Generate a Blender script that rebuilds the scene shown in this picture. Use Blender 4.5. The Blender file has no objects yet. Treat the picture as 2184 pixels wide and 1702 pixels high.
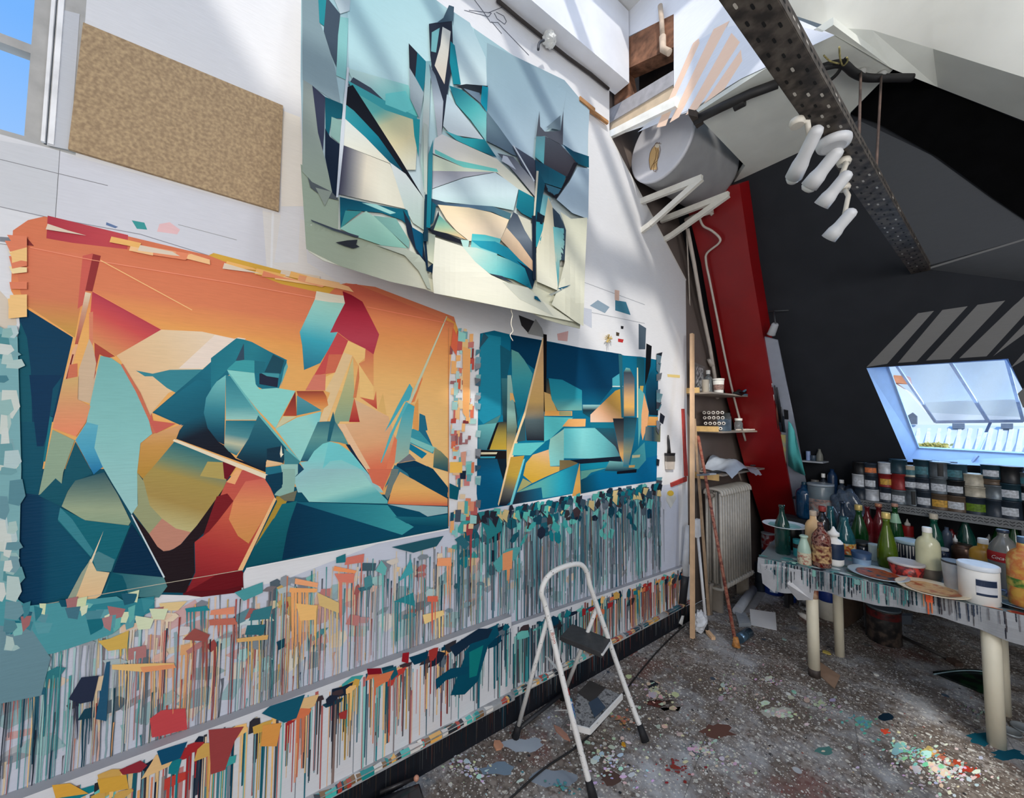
import bpy, bmesh, math, random
import numpy as np
from mathutils import Vector, Matrix
random.seed(7)
rng = random.Random(11)
SC = bpy.context.scene
COL = SC.collection

# ------------------------------------------------------------------ camera, world, sun, big lights, exposure
F, CX, CY = 820.0, 1092.0, 851.0
CAMPOS = Vector((1.80, 0.0, 1.65))
_y, _p, _r = math.radians(53.4), math.radians(3.0), math.radians(0.5)
_f = Vector((-math.sin(_y)*math.cos(_p), math.cos(_y)*math.cos(_p), math.sin(_p)))
_ri = Vector((math.cos(_y), math.sin(_y), 0)); _up = _ri.cross(_f)
RI = math.cos(_r)*_ri + math.sin(_r)*_up
UP = -math.sin(_r)*_ri + math.cos(_r)*_up
FW = _f
cd = bpy.data.cameras.new('camera'); cam = bpy.data.objects.new('camera', cd); COL.objects.link(cam)
cam.matrix_world = Matrix(((RI.x, UP.x, -FW.x, CAMPOS.x), (RI.y, UP.y, -FW.y, CAMPOS.y), (RI.z, UP.z, -FW.z, CAMPOS.z), (0, 0, 0, 1)))
cd.sensor_width = 36.0; cd.lens = 36.0*F/2184.0; cd.clip_start = 0.02; cd.clip_end = 300
SC.camera = cam
SC.view_settings.view_transform = 'Standard'; SC.view_settings.look = 'None'
SC.view_settings.gamma = 1.0; SC.view_settings.use_curve_mapping = False
SC.view_settings.exposure = 0.0

w = bpy.data.worlds.new('world'); SC.world = w; w.use_nodes = True
nt = w.node_tree; nt.nodes.clear()
out = nt.nodes.new('ShaderNodeOutputWorld'); bg = nt.nodes.new('ShaderNodeBackground')
tc = nt.nodes.new('ShaderNodeTexCoord'); sx = nt.nodes.new('ShaderNodeSeparateXYZ'); cr = nt.nodes.new('ShaderNodeValToRGB')
cr.color_ramp.elements[0].position = 0.0; cr.color_ramp.elements[0].color = (0.62, 0.80, 1.0, 1)
cr.color_ramp.elements[1].position = 0.55; cr.color_ramp.elements[1].color = (0.19, 0.47, 1.0, 1)
nt.links.new(tc.outputs['Generated'], sx.inputs[0]); nt.links.new(sx.outputs['Z'], cr.inputs[0])
nt.links.new(cr.outputs[0], bg.inputs[0]); bg.inputs[1].default_value = 1.0
nt.links.new(bg.outputs[0], out.inputs[0])

SUN_DIR = Vector((-0.35, 0.30, -0.42)).normalized()
sd = bpy.data.lights.new('sun', 'SUN'); sd.energy = 2.4; sd.angle = math.radians(2.6); sd.color = (1.0, 0.95, 0.86)
sun = bpy.data.objects.new('sun', sd); COL.objects.link(sun)
sun.rotation_euler = SUN_DIR.to_track_quat('-Z', 'Y').to_euler(); sun.location = (4, -3, 7)

def area(name, loc, direc, sx_, sy_, power, color=(1, 1, 1)):
    l = bpy.data.lights.new(name, 'AREA'); l.shape = 'RECTANGLE'; l.size = sx_; l.size_y = sy_; l.energy = power; l.color = color
    o = bpy.data.objects.new(name, l); COL.objects.link(o); o.location = loc
    o.rotation_euler = Vector(direc).normalized().to_track_quat('-Z', 'Y').to_euler()
    return o
area('skylight_daylight', (2.0, 0.2, 6.6), (-0.1, 0.0, -1), 4.5, 5.0, 72, (1.0, 0.955, 0.90))
area('side_fill', (3.3, -0.9, 1.9), (-1, 0.35, -0.05), 1.8, 1.8, 58, (1.0, 0.955, 0.90))  # unseen fill light added to even out the left wall
area('right_window_daylight', (3.5, 1.5, 2.3), (-1, 0.75, -0.35), 0.9, 0.9, 30, (1.0, 0.99, 0.97))
area('roof_window_daylight', (1.62, 4.6, 1.85), (0, -0.88, -0.47), 0.9, 0.7, 15, (0.45, 0.68, 1.0))

# ------------------------------------------------------------------ pixel rays onto real planes (used to read positions off the photo)
def ray(px, py): return (RI*(px-CX) - UP*(py-CY) + FW*F)/F
def onp(px, py, n, d0):
    v = ray(px, py); t = (d0 - CAMPOS.dot(n))/v.dot(n); return CAMPOS + v*t
EX, EY, EZ = Vector((1, 0, 0)), Vector((0, 1, 0)), Vector((0, 0, 1))
def wx(px, py, x=0.0): return onp(px, py, EX, x)
def wy(px, py, y): return onp(px, py, EY, y)
def wz(px, py, z=0.0): return onp(px, py, EZ, z)
_a = math.radians(62); NS = Vector((0, math.sin(_a), math.cos(_a))); DS = NS.dot(Vector((0, 4.6, 1.0)))
def ws(px, py, off=0.0): return onp(px, py, NS, DS-off)          # off > 0: towards the room
def s_y(z): return 4.6 - (z-1.0)*math.cos(_a)/math.sin(_a)
def depth(P): return (Vector(P)-CAMPOS).dot(FW)

# ------------------------------------------------------------------ materials
def lin(c):
    c = c/255.0
    return c/12.92 if c <= 0.04045 else ((c+0.055)/1.055)**2.4
def L(rgb, k=1.0): return tuple(min(1.0, lin(v)*k) for v in rgb)
_M = {}
def M(rgb, rough=0.5, metal=0.0, trans=0.0, var=0.12, scale=14.0, bump=0.0, k=1.0, coat=0.0, spec=0.5):
    key = (tuple(rgb), rough, metal, trans, var, scale, bump, k, coat, spec)
    if key in _M: return _M[key]
    m = bpy.data.materials.new('mat_%d_%d_%d' % tuple(int(v) for v in rgb)); m.use_nodes = True
    t = m.node_tree; b = t.nodes['Principled BSDF']
    tcn = t.nodes.new('ShaderNodeTexCoord'); n = t.nodes.new('ShaderNodeTexNoise'); n.inputs['Scale'].default_value = scale
    n.inputs['Detail'].default_value = 4.0
    t.links.new(tcn.outputs['Object'], n.inputs['Vector'])
    mr = t.nodes.new('ShaderNodeMapRange'); mr.inputs['From Min'].default_value = 0.3; mr.inputs['From Max'].default_value = 0.7
    mr.inputs['To Min'].default_value = 1-var; mr.inputs['To Max'].default_value = 1+var
    t.links.new(n.outputs['Fac'], mr.inputs['Value'])
    mx = t.nodes.new('ShaderNodeVectorMath'); mx.operation = 'SCALE'; c = L(rgb, k)
    mx.inputs[0].default_value = c; t.links.new(mr.outputs[0], mx.inputs['Scale'])
    t.links.new(mx.outputs[0], b.inputs['Base Color'])
    b.inputs['Roughness'].default_value = rough; b.inputs['Metallic'].default_value = metal
    b.inputs['Transmission Weight'].default_value = trans
    b.inputs['Coat Weight'].default_value = coat; b.inputs['Specular IOR Level'].default_value = spec
    if bump:
        bp = t.nodes.new('ShaderNodeBump'); bp.inputs['Strength'].default_value = bump; bp.inputs['Distance'].default_value = 0.01
        t.links.new(n.outputs['Fac'], bp.inputs['Height']); t.links.new(bp.outputs[0], b.inputs['Normal'])
    _M[key] = m
    return m

def paint_material(name, bump=0.25, streak=0.10, rough=0.55):
    """reads the colour attribute; fine brush grain over it"""
    m = bpy.data.materials.new(name); m.use_nodes = True; t = m.node_tree; b = t.nodes['Principled BSDF']
    at = t.nodes.new('ShaderNodeAttribute'); at.attribute_name = 'Col'
    tcn = t.nodes.new('ShaderNodeTexCoord'); mp = t.nodes.new('ShaderNodeMapping'); mp.inputs['Scale'].default_value = (6, 6, 60)
    n = t.nodes.new('ShaderNodeTexNoise'); n.inputs['Scale'].default_value = 3.0; n.inputs['Detail'].default_value = 5
    n2 = t.nodes.new('ShaderNodeTexNoise'); n2.inputs['Scale'].default_value = 2.2; n2.inputs['Detail'].default_value = 6
    t.links.new(tcn.outputs['Object'], mp.inputs['Vector']); t.links.new(mp.outputs[0], n.inputs['Vector'])
    t.links.new(tcn.outputs['Object'], n2.inputs['Vector'])
    ad = t.nodes.new('ShaderNodeMath'); ad.operation = 'ADD'; t.links.new(n.outputs['Fac'], ad.inputs[0]); t.links.new(n2.outputs['Fac'], ad.inputs[1])
    mr = t.nodes.new('ShaderNodeMapRange'); mr.inputs['From Min'].default_value = 0.6; mr.inputs['From Max'].default_value = 1.4
    mr.inputs['To Min'].default_value = 1-streak; mr.inputs['To Max'].default_value = 1+streak
    t.links.new(ad.outputs[0], mr.inputs['Value'])
    mx = t.nodes.new('ShaderNodeVectorMath'); mx.operation = 'SCALE'
    t.links.new(at.outputs['Color'], mx.inputs[0]); t.links.new(mr.outputs[0], mx.inputs['Scale'])
    t.links.new(mx.outputs[0], b.inputs['Base Color']); b.inputs['Roughness'].default_value = rough; b.inputs['Specular IOR Level'].default_value = 0.06
    bp = t.nodes.new('ShaderNodeBump'); bp.inputs['Strength'].default_value = bump; bp.inputs['Distance'].default_value = 0.004
    t.links.new(ad.outputs[0], bp.inputs['Height']); t.links.new(bp.outputs[0], b.inputs['Normal'])
    return m
WALLPAINT = paint_material('wall_paint', 0.12, 0.05, 0.6)
ARTPAINT = paint_material('canvas_paint', 0.2, 0.06, 0.45)
PRINT = paint_material('printed_cloth', 0.05, 0.04, 0.55)

# ------------------------------------------------------------------ object helpers
def link(name, me, mats, parent=None, loc=None, label=None, cat=None, group=None, kind=None, smooth=False):
    o = bpy.data.objects.new(name, me); COL.objects.link(o)
    for m in (mats if isinstance(mats, (list, tuple)) else [mats]): me.materials.append(m)
    if parent: o.parent = parent
    if loc is not None: o.location = loc
    if label: o['label'] = label
    if cat: o['category'] = cat
    if group: o['group'] = group
    if kind: o['kind'] = kind
    if smooth:
        for p in me.polygons: p.use_smooth = True
    return o
def bmo(name, bm, mats, **k):
    bmesh.ops.recalc_face_normals(bm, faces=bm.faces[:])
    me = bpy.data.meshes.new(name); bm.to_mesh(me); bm.free()
    return link(name, me, mats, **k)
def empty(name, label, cat, loc=(0, 0, 0), group=None, rz=0.0):
    o = bpy.data.objects.new(name, None); COL.objects.link(o); o.location = loc; o.rotation_euler.z = rz; o.empty_display_size = 0.05
    o['label'] = label; o['category'] = cat
    if group: o['group'] = group
    return o
def box(bm, a, b, mi=0, mat=None):
    x0, y0, z0 = a; x1, y1, z1 = b
    vs = [bm.verts.new(v) for v in ((x0, y0, z0), (x1, y0, z0), (x1, y1, z0), (x0, y1, z0), (x0, y0, z1), (x1, y0, z1), (x1, y1, z1), (x0, y1, z1))]
    if mat is not None:
        for v in vs: v.co = mat @ v.co
    for f in ((0, 3, 2, 1), (4, 5, 6, 7), (0, 1, 5, 4), (1, 2, 6, 5), (2, 3, 7, 6), (3, 0, 4, 7)):
        fc = bm.faces.new([vs[i] for i in f]); fc.material_index = mi
    return vs
def prism(bm, pts, vec, mi=0):
    vec = Vector(vec); A = [bm.verts.new(p) for p in pts]; B = [bm.verts.new(Vector(p)+vec) for p in pts]; n = len(A)
    fs = [bm.faces.new(A), bm.faces.new(B[::-1])]
    for i in range(n): fs.append(bm.faces.new((A[i], B[i], B[(i+1) % n], A[(i+1) % n])))
    for f in fs: f.material_index = mi
def frame_of(d):
    d = Vector(d).normalized(); a = Vector((0, 0, 1)) if abs(d.z) < 0.9 else Vector((1, 0, 0))
    u = d.cross(a).normalized(); v = d.cross(u).normalized(); return u, v
def bar(bm, p, q, wd, ht=None, up=None, mi=0):
    p, q = Vector(p), Vector(q); ht = ht or wd; d = (q-p).normalized()
    up = Vector(up) if up is not None else (Vector((0, 0, 1)) if abs(d.z) < 0.9 else Vector((1, 0, 0)))
    u = d.cross(up).normalized()*wd/2; v = u.cross(d).normalized()*ht/2
    A = [bm.verts.new(p+s*u+t*v) for s, t in ((-1, -1), (1, -1), (1, 1), (-1, 1))]
    B = [bm.verts.new(q+s*u+t*v) for s, t in ((-1, -1), (1, -1), (1, 1), (-1, 1))]
    fs = [bm.faces.new(A[::-1]), bm.faces.new(B)] + [bm.faces.new((A[i], A[(i+1) % 4], B[(i+1) % 4], B[i])) for i in range(4)]
    for f in fs: f.material_index = mi
def tube(bm, pts, r, seg=10, mi=0, caps=True, radii=None):
    pts = [Vector(p) for p in pts]; rings = []; n = len(pts); u = None
    for i, p in enumerate(pts):
        d = (pts[min(i+1, n-1)]-pts[max(i-1, 0)]).normalized()
        if u is None: u, v = frame_of(d)
        else:
            u = (u - d*u.dot(d)).normalized(); v = d.cross(u).normalized()
        rr = radii[i] if radii else r
        rings.append([bm.verts.new(p + rr*(math.cos(2*math.pi*k/seg)*u + math.sin(2*math.pi*k/seg)*v)) for k in range(seg)])
    for i in range(n-1):
        for k in range(seg):
            f = bm.faces.new((rings[i][k], rings[i][(k+1) % seg], rings[i+1][(k+1) % seg], rings[i+1][k])); f.material_index = mi; f.smooth = True
    if caps:
        bm.faces.new(rings[0][::-1]).material_index = mi; bm.faces.new(rings[-1]).material_index = mi
def lathe(bm, prof, seg=24, mi=0, origin=(0, 0, 0), axis=None, capb=True, capt=True):
    """prof: list of (r, h) from bottom to top"""
    o = Vector(origin); ax = Vector(axis).normalized() if axis is not None else EZ
    u, v = (EX, EY) if axis is None else frame_of(ax)
    rings = []
    for r, h in prof:
        rings.append([bm.verts.new(o + ax*h + r*(math.cos(2*math.pi*k/seg)*u + math.sin(2*math.pi*k/seg)*v)) for k in range(seg)])
    for i in range(len(rings)-1):
        for k in range(seg):
            f = bm.faces.new((rings[i][k], rings[i][(k+1) % seg], rings[i+1][(k+1) % seg], rings[i+1][k])); f.material_index = mi; f.smooth = True
    if capb and prof[0][0] > 1e-5: bm.faces.new(rings[0][::-1]).material_index = mi
    if capt and prof[-1][0] > 1e-5: bm.faces.new(rings[-1]).material_index = mi
def curve(pts, n=8):
    pts = [Vector(p) for p in pts]; out_ = []
    for i in range(len(pts)-1):
        p0 = pts[max(i-1, 0)]; p1 = pts[i]; p2 = pts[i+1]; p3 = pts[min(i+2, len(pts)-1)]
        for k in range(n):
            t = k/n
            out_.append(0.5*((2*p1)+(-p0+p2)*t+(2*p0-5*p1+4*p2-p3)*t*t+(-p0+3*p1-3*p2+p3)*t**3))
    out_.append(pts[-1]); return out_

# ------------------------------------------------------------------ painted surfaces: coloured polygons laid on real surfaces
class Paint:
    """polygons given in photo pixels, thrown onto a surface; each gets its own colour (or colour gradient, as painted)"""
    def __init__(self, surf, gain=1.3, grid=None, step=0.000004, base=0.0):
        self.surf, self.gain, self.grid, self.step, self.k = surf, gain, grid, step, base
        self.bm = bmesh.new(); self.cl = self.bm.loops.layers.float_color.new('Col')
    def poly(self, pts, c, p0=None, p1=None, world=False):
        """c: (r,g,b) or a list of stops [(t, rgb)...] running from p0 to p1"""
        bm2 = bmesh.new(); vs = [bm2.verts.new((x, y, 0)) for x, y in pts]
        try: bm2.faces.new(vs)
        except ValueError: bm2.free(); return
        stops = None
        if isinstance(c, list):
            stops = c if len(c[0]) == 2 else [(i/(len(c)-1), v) for i, v in enumerate(c)]
            if p0 is None:
                ys = [p[1] for p in pts]; xs = [p[0] for p in pts]; p0 = (sum(xs)/len(xs), min(ys)); p1 = (sum(xs)/len(xs), max(ys))
            P0 = Vector((p0[0], p0[1], 0)); D = Vector((p1[0], p1[1], 0))-P0; L2 = D.length_squared
            ts = sorted(set([s[0] for s in stops] + [0.0, 1.0]))
            for t in ts:
                bmesh.ops.bisect_plane(bm2, geom=bm2.verts[:]+bm2.edges[:]+bm2.faces[:], plane_co=P0+D*t, plane_no=D.normalized())
        if self.grid:
            xs = [p[0] for p in pts]; ys = [p[1] for p in pts]; g = self.grid
            for k in range(math.ceil(min(xs)/g), int(max(xs)/g)+1):
                bmesh.ops.bisect_plane(bm2, geom=bm2.verts[:]+bm2.edges[:]+bm2.faces[:], plane_co=(k*g, 0, 0), plane_no=(1, 0, 0))
            for k in range(math.ceil(min(ys)/g), int(max(ys)/g)+1):
                bmesh.ops.bisect_plane(bm2, geom=bm2.verts[:]+bm2.edges[:]+bm2.faces[:], plane_co=(0, k*g, 0), plane_no=(0, 1, 0))
        def col(v):
            if stops is None: return L(c, self.gain)
            t = max(0, min(1, (v-P0).dot(D)/L2)); pr = stops[0]
            for s in stops:
                if t <= s[0]+1e-9:
                    if s[0] == pr[0]: return L(s[1], self.gain)
                    q = (t-pr[0])/(s[0]-pr[0]); return L([pr[1][i]*(1-q)+s[1][i]*q for i in range(3)], self.gain)
                pr = s
            return L(stops[-1][1], self.gain)
        off = 0.0004*(self.k > 0) + self.k*self.step; mp = {}
        for v in bm2.verts: mp[v] = self.bm.verts.new(self.surf(v.co.x, v.co.y, off))
        for f in bm2.faces:
            try: nf = self.bm.faces.new([mp[v] for v in f.verts])
            except ValueError: continue
            for lo, v in zip(nf.loops, f.verts): lo[self.cl] = (*col(v.co), 1)
        bm2.free(); self.k += 1
    def line(self, pts, wd, c, closed=False):
        pts = [Vector((p[0], p[1])) for p in pts]
        for a, b in zip(pts[:-1], pts[1:]):
            d = (b-a).normalized(); n = Vector((-d.y, d.x))*wd/2
            self.poly([tuple(a-n), tuple(b-n), tuple(b+n), tuple(a+n)], c)
        if not closed: return
    def done(self, name, mat, **k):
        bmesh.ops.recalc_face_normals(self.bm, faces=self.bm.faces[:])
        me = bpy.data.meshes.new(name); self.bm.to_mesh(me); self.bm.free()
        return link(name, me, mat, **k)
def T(o, s, pts): return [(o[0]+s*u, o[1]+s*v) for u, v in pts]

# ------------------------------------------------------------------ the setting
WHITE = (204, 204, 206); STRUCT = dict(kind='structure')
XR, YB, ZR = 3.6, -2.2, 4.7
def plastermat(rgb, var=0.06, bump=0.25, k=1.25, rough=0.7): return M(rgb, rough, var=var, scale=5.0, bump=bump, k=k, spec=0.15)

# floor: grey-brown boards under years of paint, procedural speckle
def floor_material():
    m = bpy.data.materials.new('paint_spattered_floor'); m.use_nodes = True; t = m.node_tree; b = t.nodes['Principled BSDF']
    tcn = t.nodes.new('ShaderNodeTexCoord'); O = tcn.outputs['Object']
    def noise(s, d=6, r=0.6, vec=None):
        n = t.nodes.new('ShaderNodeTexNoise'); n.inputs['Scale'].default_value = s; n.inputs['Detail'].default_value = d; n.inputs['Roughness'].default_value = r
        t.links.new(vec or O, n.inputs['Vector']); return n
    def ramp(fac, stops, interp='LINEAR'):
        r = t.nodes.new('ShaderNodeValToRGB'); e = r.color_ramp; e.interpolation = interp
        while len(e.elements) < len(stops): e.elements.new(0.5)
        for el, (p, c) in zip(e.elements, stops): el.position = p; el.color = (*c, 1) if len(c) == 3 else c
        t.links.new(fac, r.inputs[0]); return r.outputs[0]
    def mix(a, c, fac):
        n = t.nodes.new('ShaderNodeMix'); n.data_type = 'RGBA'
        t.links.new(fac, n.inputs[0]); t.links.new(a, n.inputs[6])
        if isinstance(c, tuple): n.inputs[7].default_value = (*c, 1)
        else: t.links.new(c, n.inputs[7])
        return n.outputs[2]
    base = ramp(noise(3.2).outputs['Fac'], [(0.30, L((84, 76, 72))), (0.48, L((126, 115, 106))), (0.62, L((160, 152, 146))), (0.75, L((190, 188, 188)))])
    fine = ramp(noise(38, 4).outputs['Fac'], [(0.44, (0, 0, 0)), (0.60, (1, 1, 1))])
    base = mix(base, L((94, 84, 78)), fine)
    # scuffed pale film
    pale = ramp(noise(1.9, 8, 0.7).outputs['Fac'], [(0.50, (0, 0, 0)), (0.64, (.8, .8, .8))])
    base = mix(base, L((188, 192, 198)), pale)
    red = ramp(noise(1.3, 7, 0.66, None).outputs['Fac'], [(0.60, (0, 0, 0)), (0.68, (.7, .7, .7))])
    mp = t.nodes.new('ShaderNodeMapping'); mp.inputs['Location'].default_value = (3.1, 1.7, 0); t.links.new(O, mp.inputs['Vector'])
    red = ramp(noise(1.7, 7, 0.7, mp.outputs[0]).outputs['Fac'], [(0.58, (0, 0, 0)), (0.66, (.6, .6, .6))])
    base = mix(base, L((124, 74, 68)), red)
    mp2 = t.nodes.new('ShaderNodeMapping'); mp2.inputs['Location'].default_value = (-5.1, 2.7, 0); t.links.new(O, mp2.inputs['Vector'])
    tl = ramp(noise(2.4, 7, 0.7, mp2.outputs[0]).outputs['Fac'], [(0.62, (0, 0, 0)), (0.68, (.55, .55, .55))])
    base = mix(base, L((52, 92, 108)), tl)
    # droplets: voronoi cells, a random share of them filled
    def drops(sc, rad, share, cols, prev, loc):
        mm = t.nodes.new('ShaderNodeMapping'); mm.inputs['Location'].default_value = loc; t.links.new(O, mm.inputs['Vector'])
        v = t.nodes.new('ShaderNodeTexVoronoi'); v.inputs['Scale'].default_value = sc; t.links.new(mm.outputs[0], v.inputs['Vector'])
        d = t.nodes.new('ShaderNodeMath'); d.operation = 'LESS_THAN'; t.links.new(v.outputs['Distance'], d.inputs[0]); 
        sp = t.nodes.new('ShaderNodeSeparateXYZ'); t.links.new(v.outputs['Color'], sp.inputs[0])
        rr = t.nodes.new('ShaderNodeMath'); rr.operation = 'MULTIPLY'; t.links.new(sp.outputs['Y'], rr.inputs[0]); rr.inputs[1].default_value = rad
        t.links.new(rr.outputs[0], d.inputs[1])
        g = t.nodes.new('ShaderNodeMath'); g.operation = 'LESS_THAN'; t.links.new(sp.outputs['X'], g.inputs[0]); g.inputs[1].default_value = share
        mu = t.nodes.new('ShaderNodeMath'); mu.operation = 'MULTIPLY'; t.links.new(d.outputs[0], mu.inputs[0]); t.links.new(g.outputs[0], mu.inputs[1])
        c = ramp(sp.outputs['Z'], [(i/len(cols), L(cc)) for i, cc in enumerate(cols)], 'CONSTANT')
        return mix(prev, c, mu.outputs[0])
    W = (214, 212, 206)
    base = drops(34, 0.40, 0.30, [W, (190, 188, 180), (60, 110, 118), (196, 170, 120), (40, 40, 44), W], base, (0, 0, 0))
    base = drops(75, 0.50, 0.5, [W, (180, 178, 172), (30, 34, 40), (150, 60, 50), W, (200, 196, 186)], base, (1.3, 0.4, 0))
    base = drops(120, 0.5, 0.5, [W, (200, 198, 190), W, (150, 150, 150)], base, (0.3, 2.4, 0))
    base = drops(9, 0.20, 0.25, [(176, 180, 184), (120, 160, 160), (150, 70, 60), (190, 176, 150), (58, 74, 92)], base, (0.7, 0.2, 0))
    # board joints
    wv = t.nodes.new('ShaderNodeTexBrick'); wv.offset = 0.5; wv.inputs['Scale'].default_value = 1.0; wv.inputs['Brick Width'].default_value = 2.4; wv.inputs['Row Height'].default_value = 0.62
    wv.inputs['Mortar Size'].default_value = 0.0022; wv.inputs['Color1'].default_value = (0, 0, 0, 1); wv.inputs['Color2'].default_value = (0, 0, 0, 1); wv.inputs['Mortar'].default_value = (.45, .45, .45, 1)
    mp3 = t.nodes.new('ShaderNodeMapping'); mp3.inputs['Rotation'].default_value = (0, 0, math.radians(75)); t.links.new(O, mp3.inputs['Vector']); t.links.new(mp3.outputs[0], wv.inputs['Vector'])
    base = mix(base, L((40, 37, 36)), wv.outputs['Color'])
    t.links.new(base, b.inputs['Base Color'])
    rg = ramp(noise(8).outputs['Fac'], [(0.35, (0.35,)*3), (0.65, (0.75,)*3)]); t.links.new(rg, b.inputs['Roughness'])
    bp = t.nodes.new('ShaderNodeBump'); bp.inputs['Strength'].default_value = 0.35; bp.inputs['Distance'].default_value = 0.004
    t.links.new(noise(30, 5).outputs['Fac'], bp.inputs['Height']); t.links.new(bp.outputs[0], b.inputs['Normal'])
    return m
bm = bmesh.new(); box(bm, (-0.06, YB, -0.1), (XR, 5.3, 0))
bmo('floor', bm, floor_material(), **STRUCT)

# splashes and scrapes of paint on the boards, whitish drops added to brighten the sun patch
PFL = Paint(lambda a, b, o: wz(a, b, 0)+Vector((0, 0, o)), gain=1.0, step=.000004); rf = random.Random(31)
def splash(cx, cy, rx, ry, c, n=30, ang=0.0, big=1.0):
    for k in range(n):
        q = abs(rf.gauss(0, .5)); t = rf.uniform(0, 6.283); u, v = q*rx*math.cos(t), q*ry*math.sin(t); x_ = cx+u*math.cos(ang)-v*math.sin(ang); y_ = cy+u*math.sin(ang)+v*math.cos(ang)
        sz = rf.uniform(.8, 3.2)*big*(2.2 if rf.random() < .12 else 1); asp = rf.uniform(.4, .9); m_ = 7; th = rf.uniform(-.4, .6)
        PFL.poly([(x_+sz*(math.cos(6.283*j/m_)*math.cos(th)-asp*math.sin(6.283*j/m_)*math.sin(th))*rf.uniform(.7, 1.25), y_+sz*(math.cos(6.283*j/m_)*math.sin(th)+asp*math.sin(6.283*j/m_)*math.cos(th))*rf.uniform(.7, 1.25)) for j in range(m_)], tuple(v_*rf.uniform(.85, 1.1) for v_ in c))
def blob(cx, cy, rx, ry, c, ang=0):
    m_ = 16; PFL.poly([(cx+(rx*math.cos(6.283*j/m_)*rf.uniform(.55, 1.15))*math.cos(ang)-(ry*math.sin(6.283*j/m_)*rf.uniform(.55, 1.15))*math.sin(ang), cy+(rx*math.cos(6.283*j/m_)*rf.uniform(.55, 1.15))*math.sin(ang)+(ry*math.sin(6.283*j/m_)*rf.uniform(.55, 1.15))*math.cos(ang)) for j in range(m_)], c)
for q in ((1430, 1500, 50, 16, (112, 66, 60)), (1530, 1560, 40, 20, (104, 74, 66)), (1340, 1390, 22, 10, (140, 90, 84)), (1300, 1660, 26, 16, (90, 70, 64)), (1180, 1660, 60, 22, (140, 150, 162)), (1060, 1640, 40, 16, (120, 140, 158)), (2100, 1575, 44, 16, (24, 92, 110)), (2150, 1610, 40, 14, (20, 80, 100)),
          (1890, 1530, 18, 9, (24, 44, 60)), (1660, 1520, 40, 14, (180, 180, 172)), (1395, 1462, 12, 14, (44, 48, 56)), (1120, 1590, 50, 18, (168, 178, 190)), (1760, 1600, 22, 10, (84, 130, 126))): blob(*q)
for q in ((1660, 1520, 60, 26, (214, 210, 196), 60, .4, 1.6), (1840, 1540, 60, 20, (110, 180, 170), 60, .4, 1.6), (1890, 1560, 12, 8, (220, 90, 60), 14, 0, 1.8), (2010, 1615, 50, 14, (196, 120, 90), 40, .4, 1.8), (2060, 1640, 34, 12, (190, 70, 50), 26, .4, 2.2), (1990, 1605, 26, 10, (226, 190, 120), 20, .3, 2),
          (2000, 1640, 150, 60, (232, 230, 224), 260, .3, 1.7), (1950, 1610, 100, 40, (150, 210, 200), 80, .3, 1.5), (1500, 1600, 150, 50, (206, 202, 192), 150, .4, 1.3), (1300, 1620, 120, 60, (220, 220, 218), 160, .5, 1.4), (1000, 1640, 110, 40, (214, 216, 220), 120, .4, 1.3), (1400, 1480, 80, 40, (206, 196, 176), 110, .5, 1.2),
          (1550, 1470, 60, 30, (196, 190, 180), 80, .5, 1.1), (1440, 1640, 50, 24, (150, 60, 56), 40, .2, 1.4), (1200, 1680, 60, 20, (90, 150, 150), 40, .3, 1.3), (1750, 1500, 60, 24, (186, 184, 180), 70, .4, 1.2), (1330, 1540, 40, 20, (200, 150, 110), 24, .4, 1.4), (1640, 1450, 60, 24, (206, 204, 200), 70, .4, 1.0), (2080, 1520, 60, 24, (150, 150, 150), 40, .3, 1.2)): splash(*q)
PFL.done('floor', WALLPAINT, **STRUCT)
# ---- left wall (x = 0): window hole y -1.7..-0.56, z 2.5..3.95 ; its far edge follows the roof slope
PW = Paint(lambda a, b, o: Vector((o, a, b)), gain=1.32)
def WQ(y0, z0, y1, z1, c, x=0.0):
    PW.surf = lambda a, b, o: Vector((x, a, b)); PW.poly([(y0, z0), (y1, z0), (y1, z1), (y0, z1)], c)
WQ(YB, 0, 0.2, 2.485, WHITE); WQ(YB, 2.485, -1.8, ZR, WHITE); WQ(-1.8, 3.95, -0.42, ZR, WHITE); WQ(-0.42, 2.485, 0.2, ZR, WHITE)
PW.surf = lambda a, b, o: Vector((0, a, b))
PW.poly([(0.2, 0), (3.24, 0), (3.27, 2.905), (2.225, 3.77), (2.225, ZR), (0.2, ZR)], WHITE)
PW.surf = lambda a, b, o: Vector((o, a, b)); PW.k = 1; PW.poly([(-2.0, .54), (3.1, .40), (3.1, 1.12), (1.0, 1.16), (0.2, 1.0), (-2.0, 1.0)], (182, 186, 198)); PW.k = 2
PXW = lambda a, b, o: wx(a, b, 0) + Vector((o, 0, 0))
YZW = lambda a, b, o: Vector((o, a, b))
PW.surf = PXW
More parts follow.
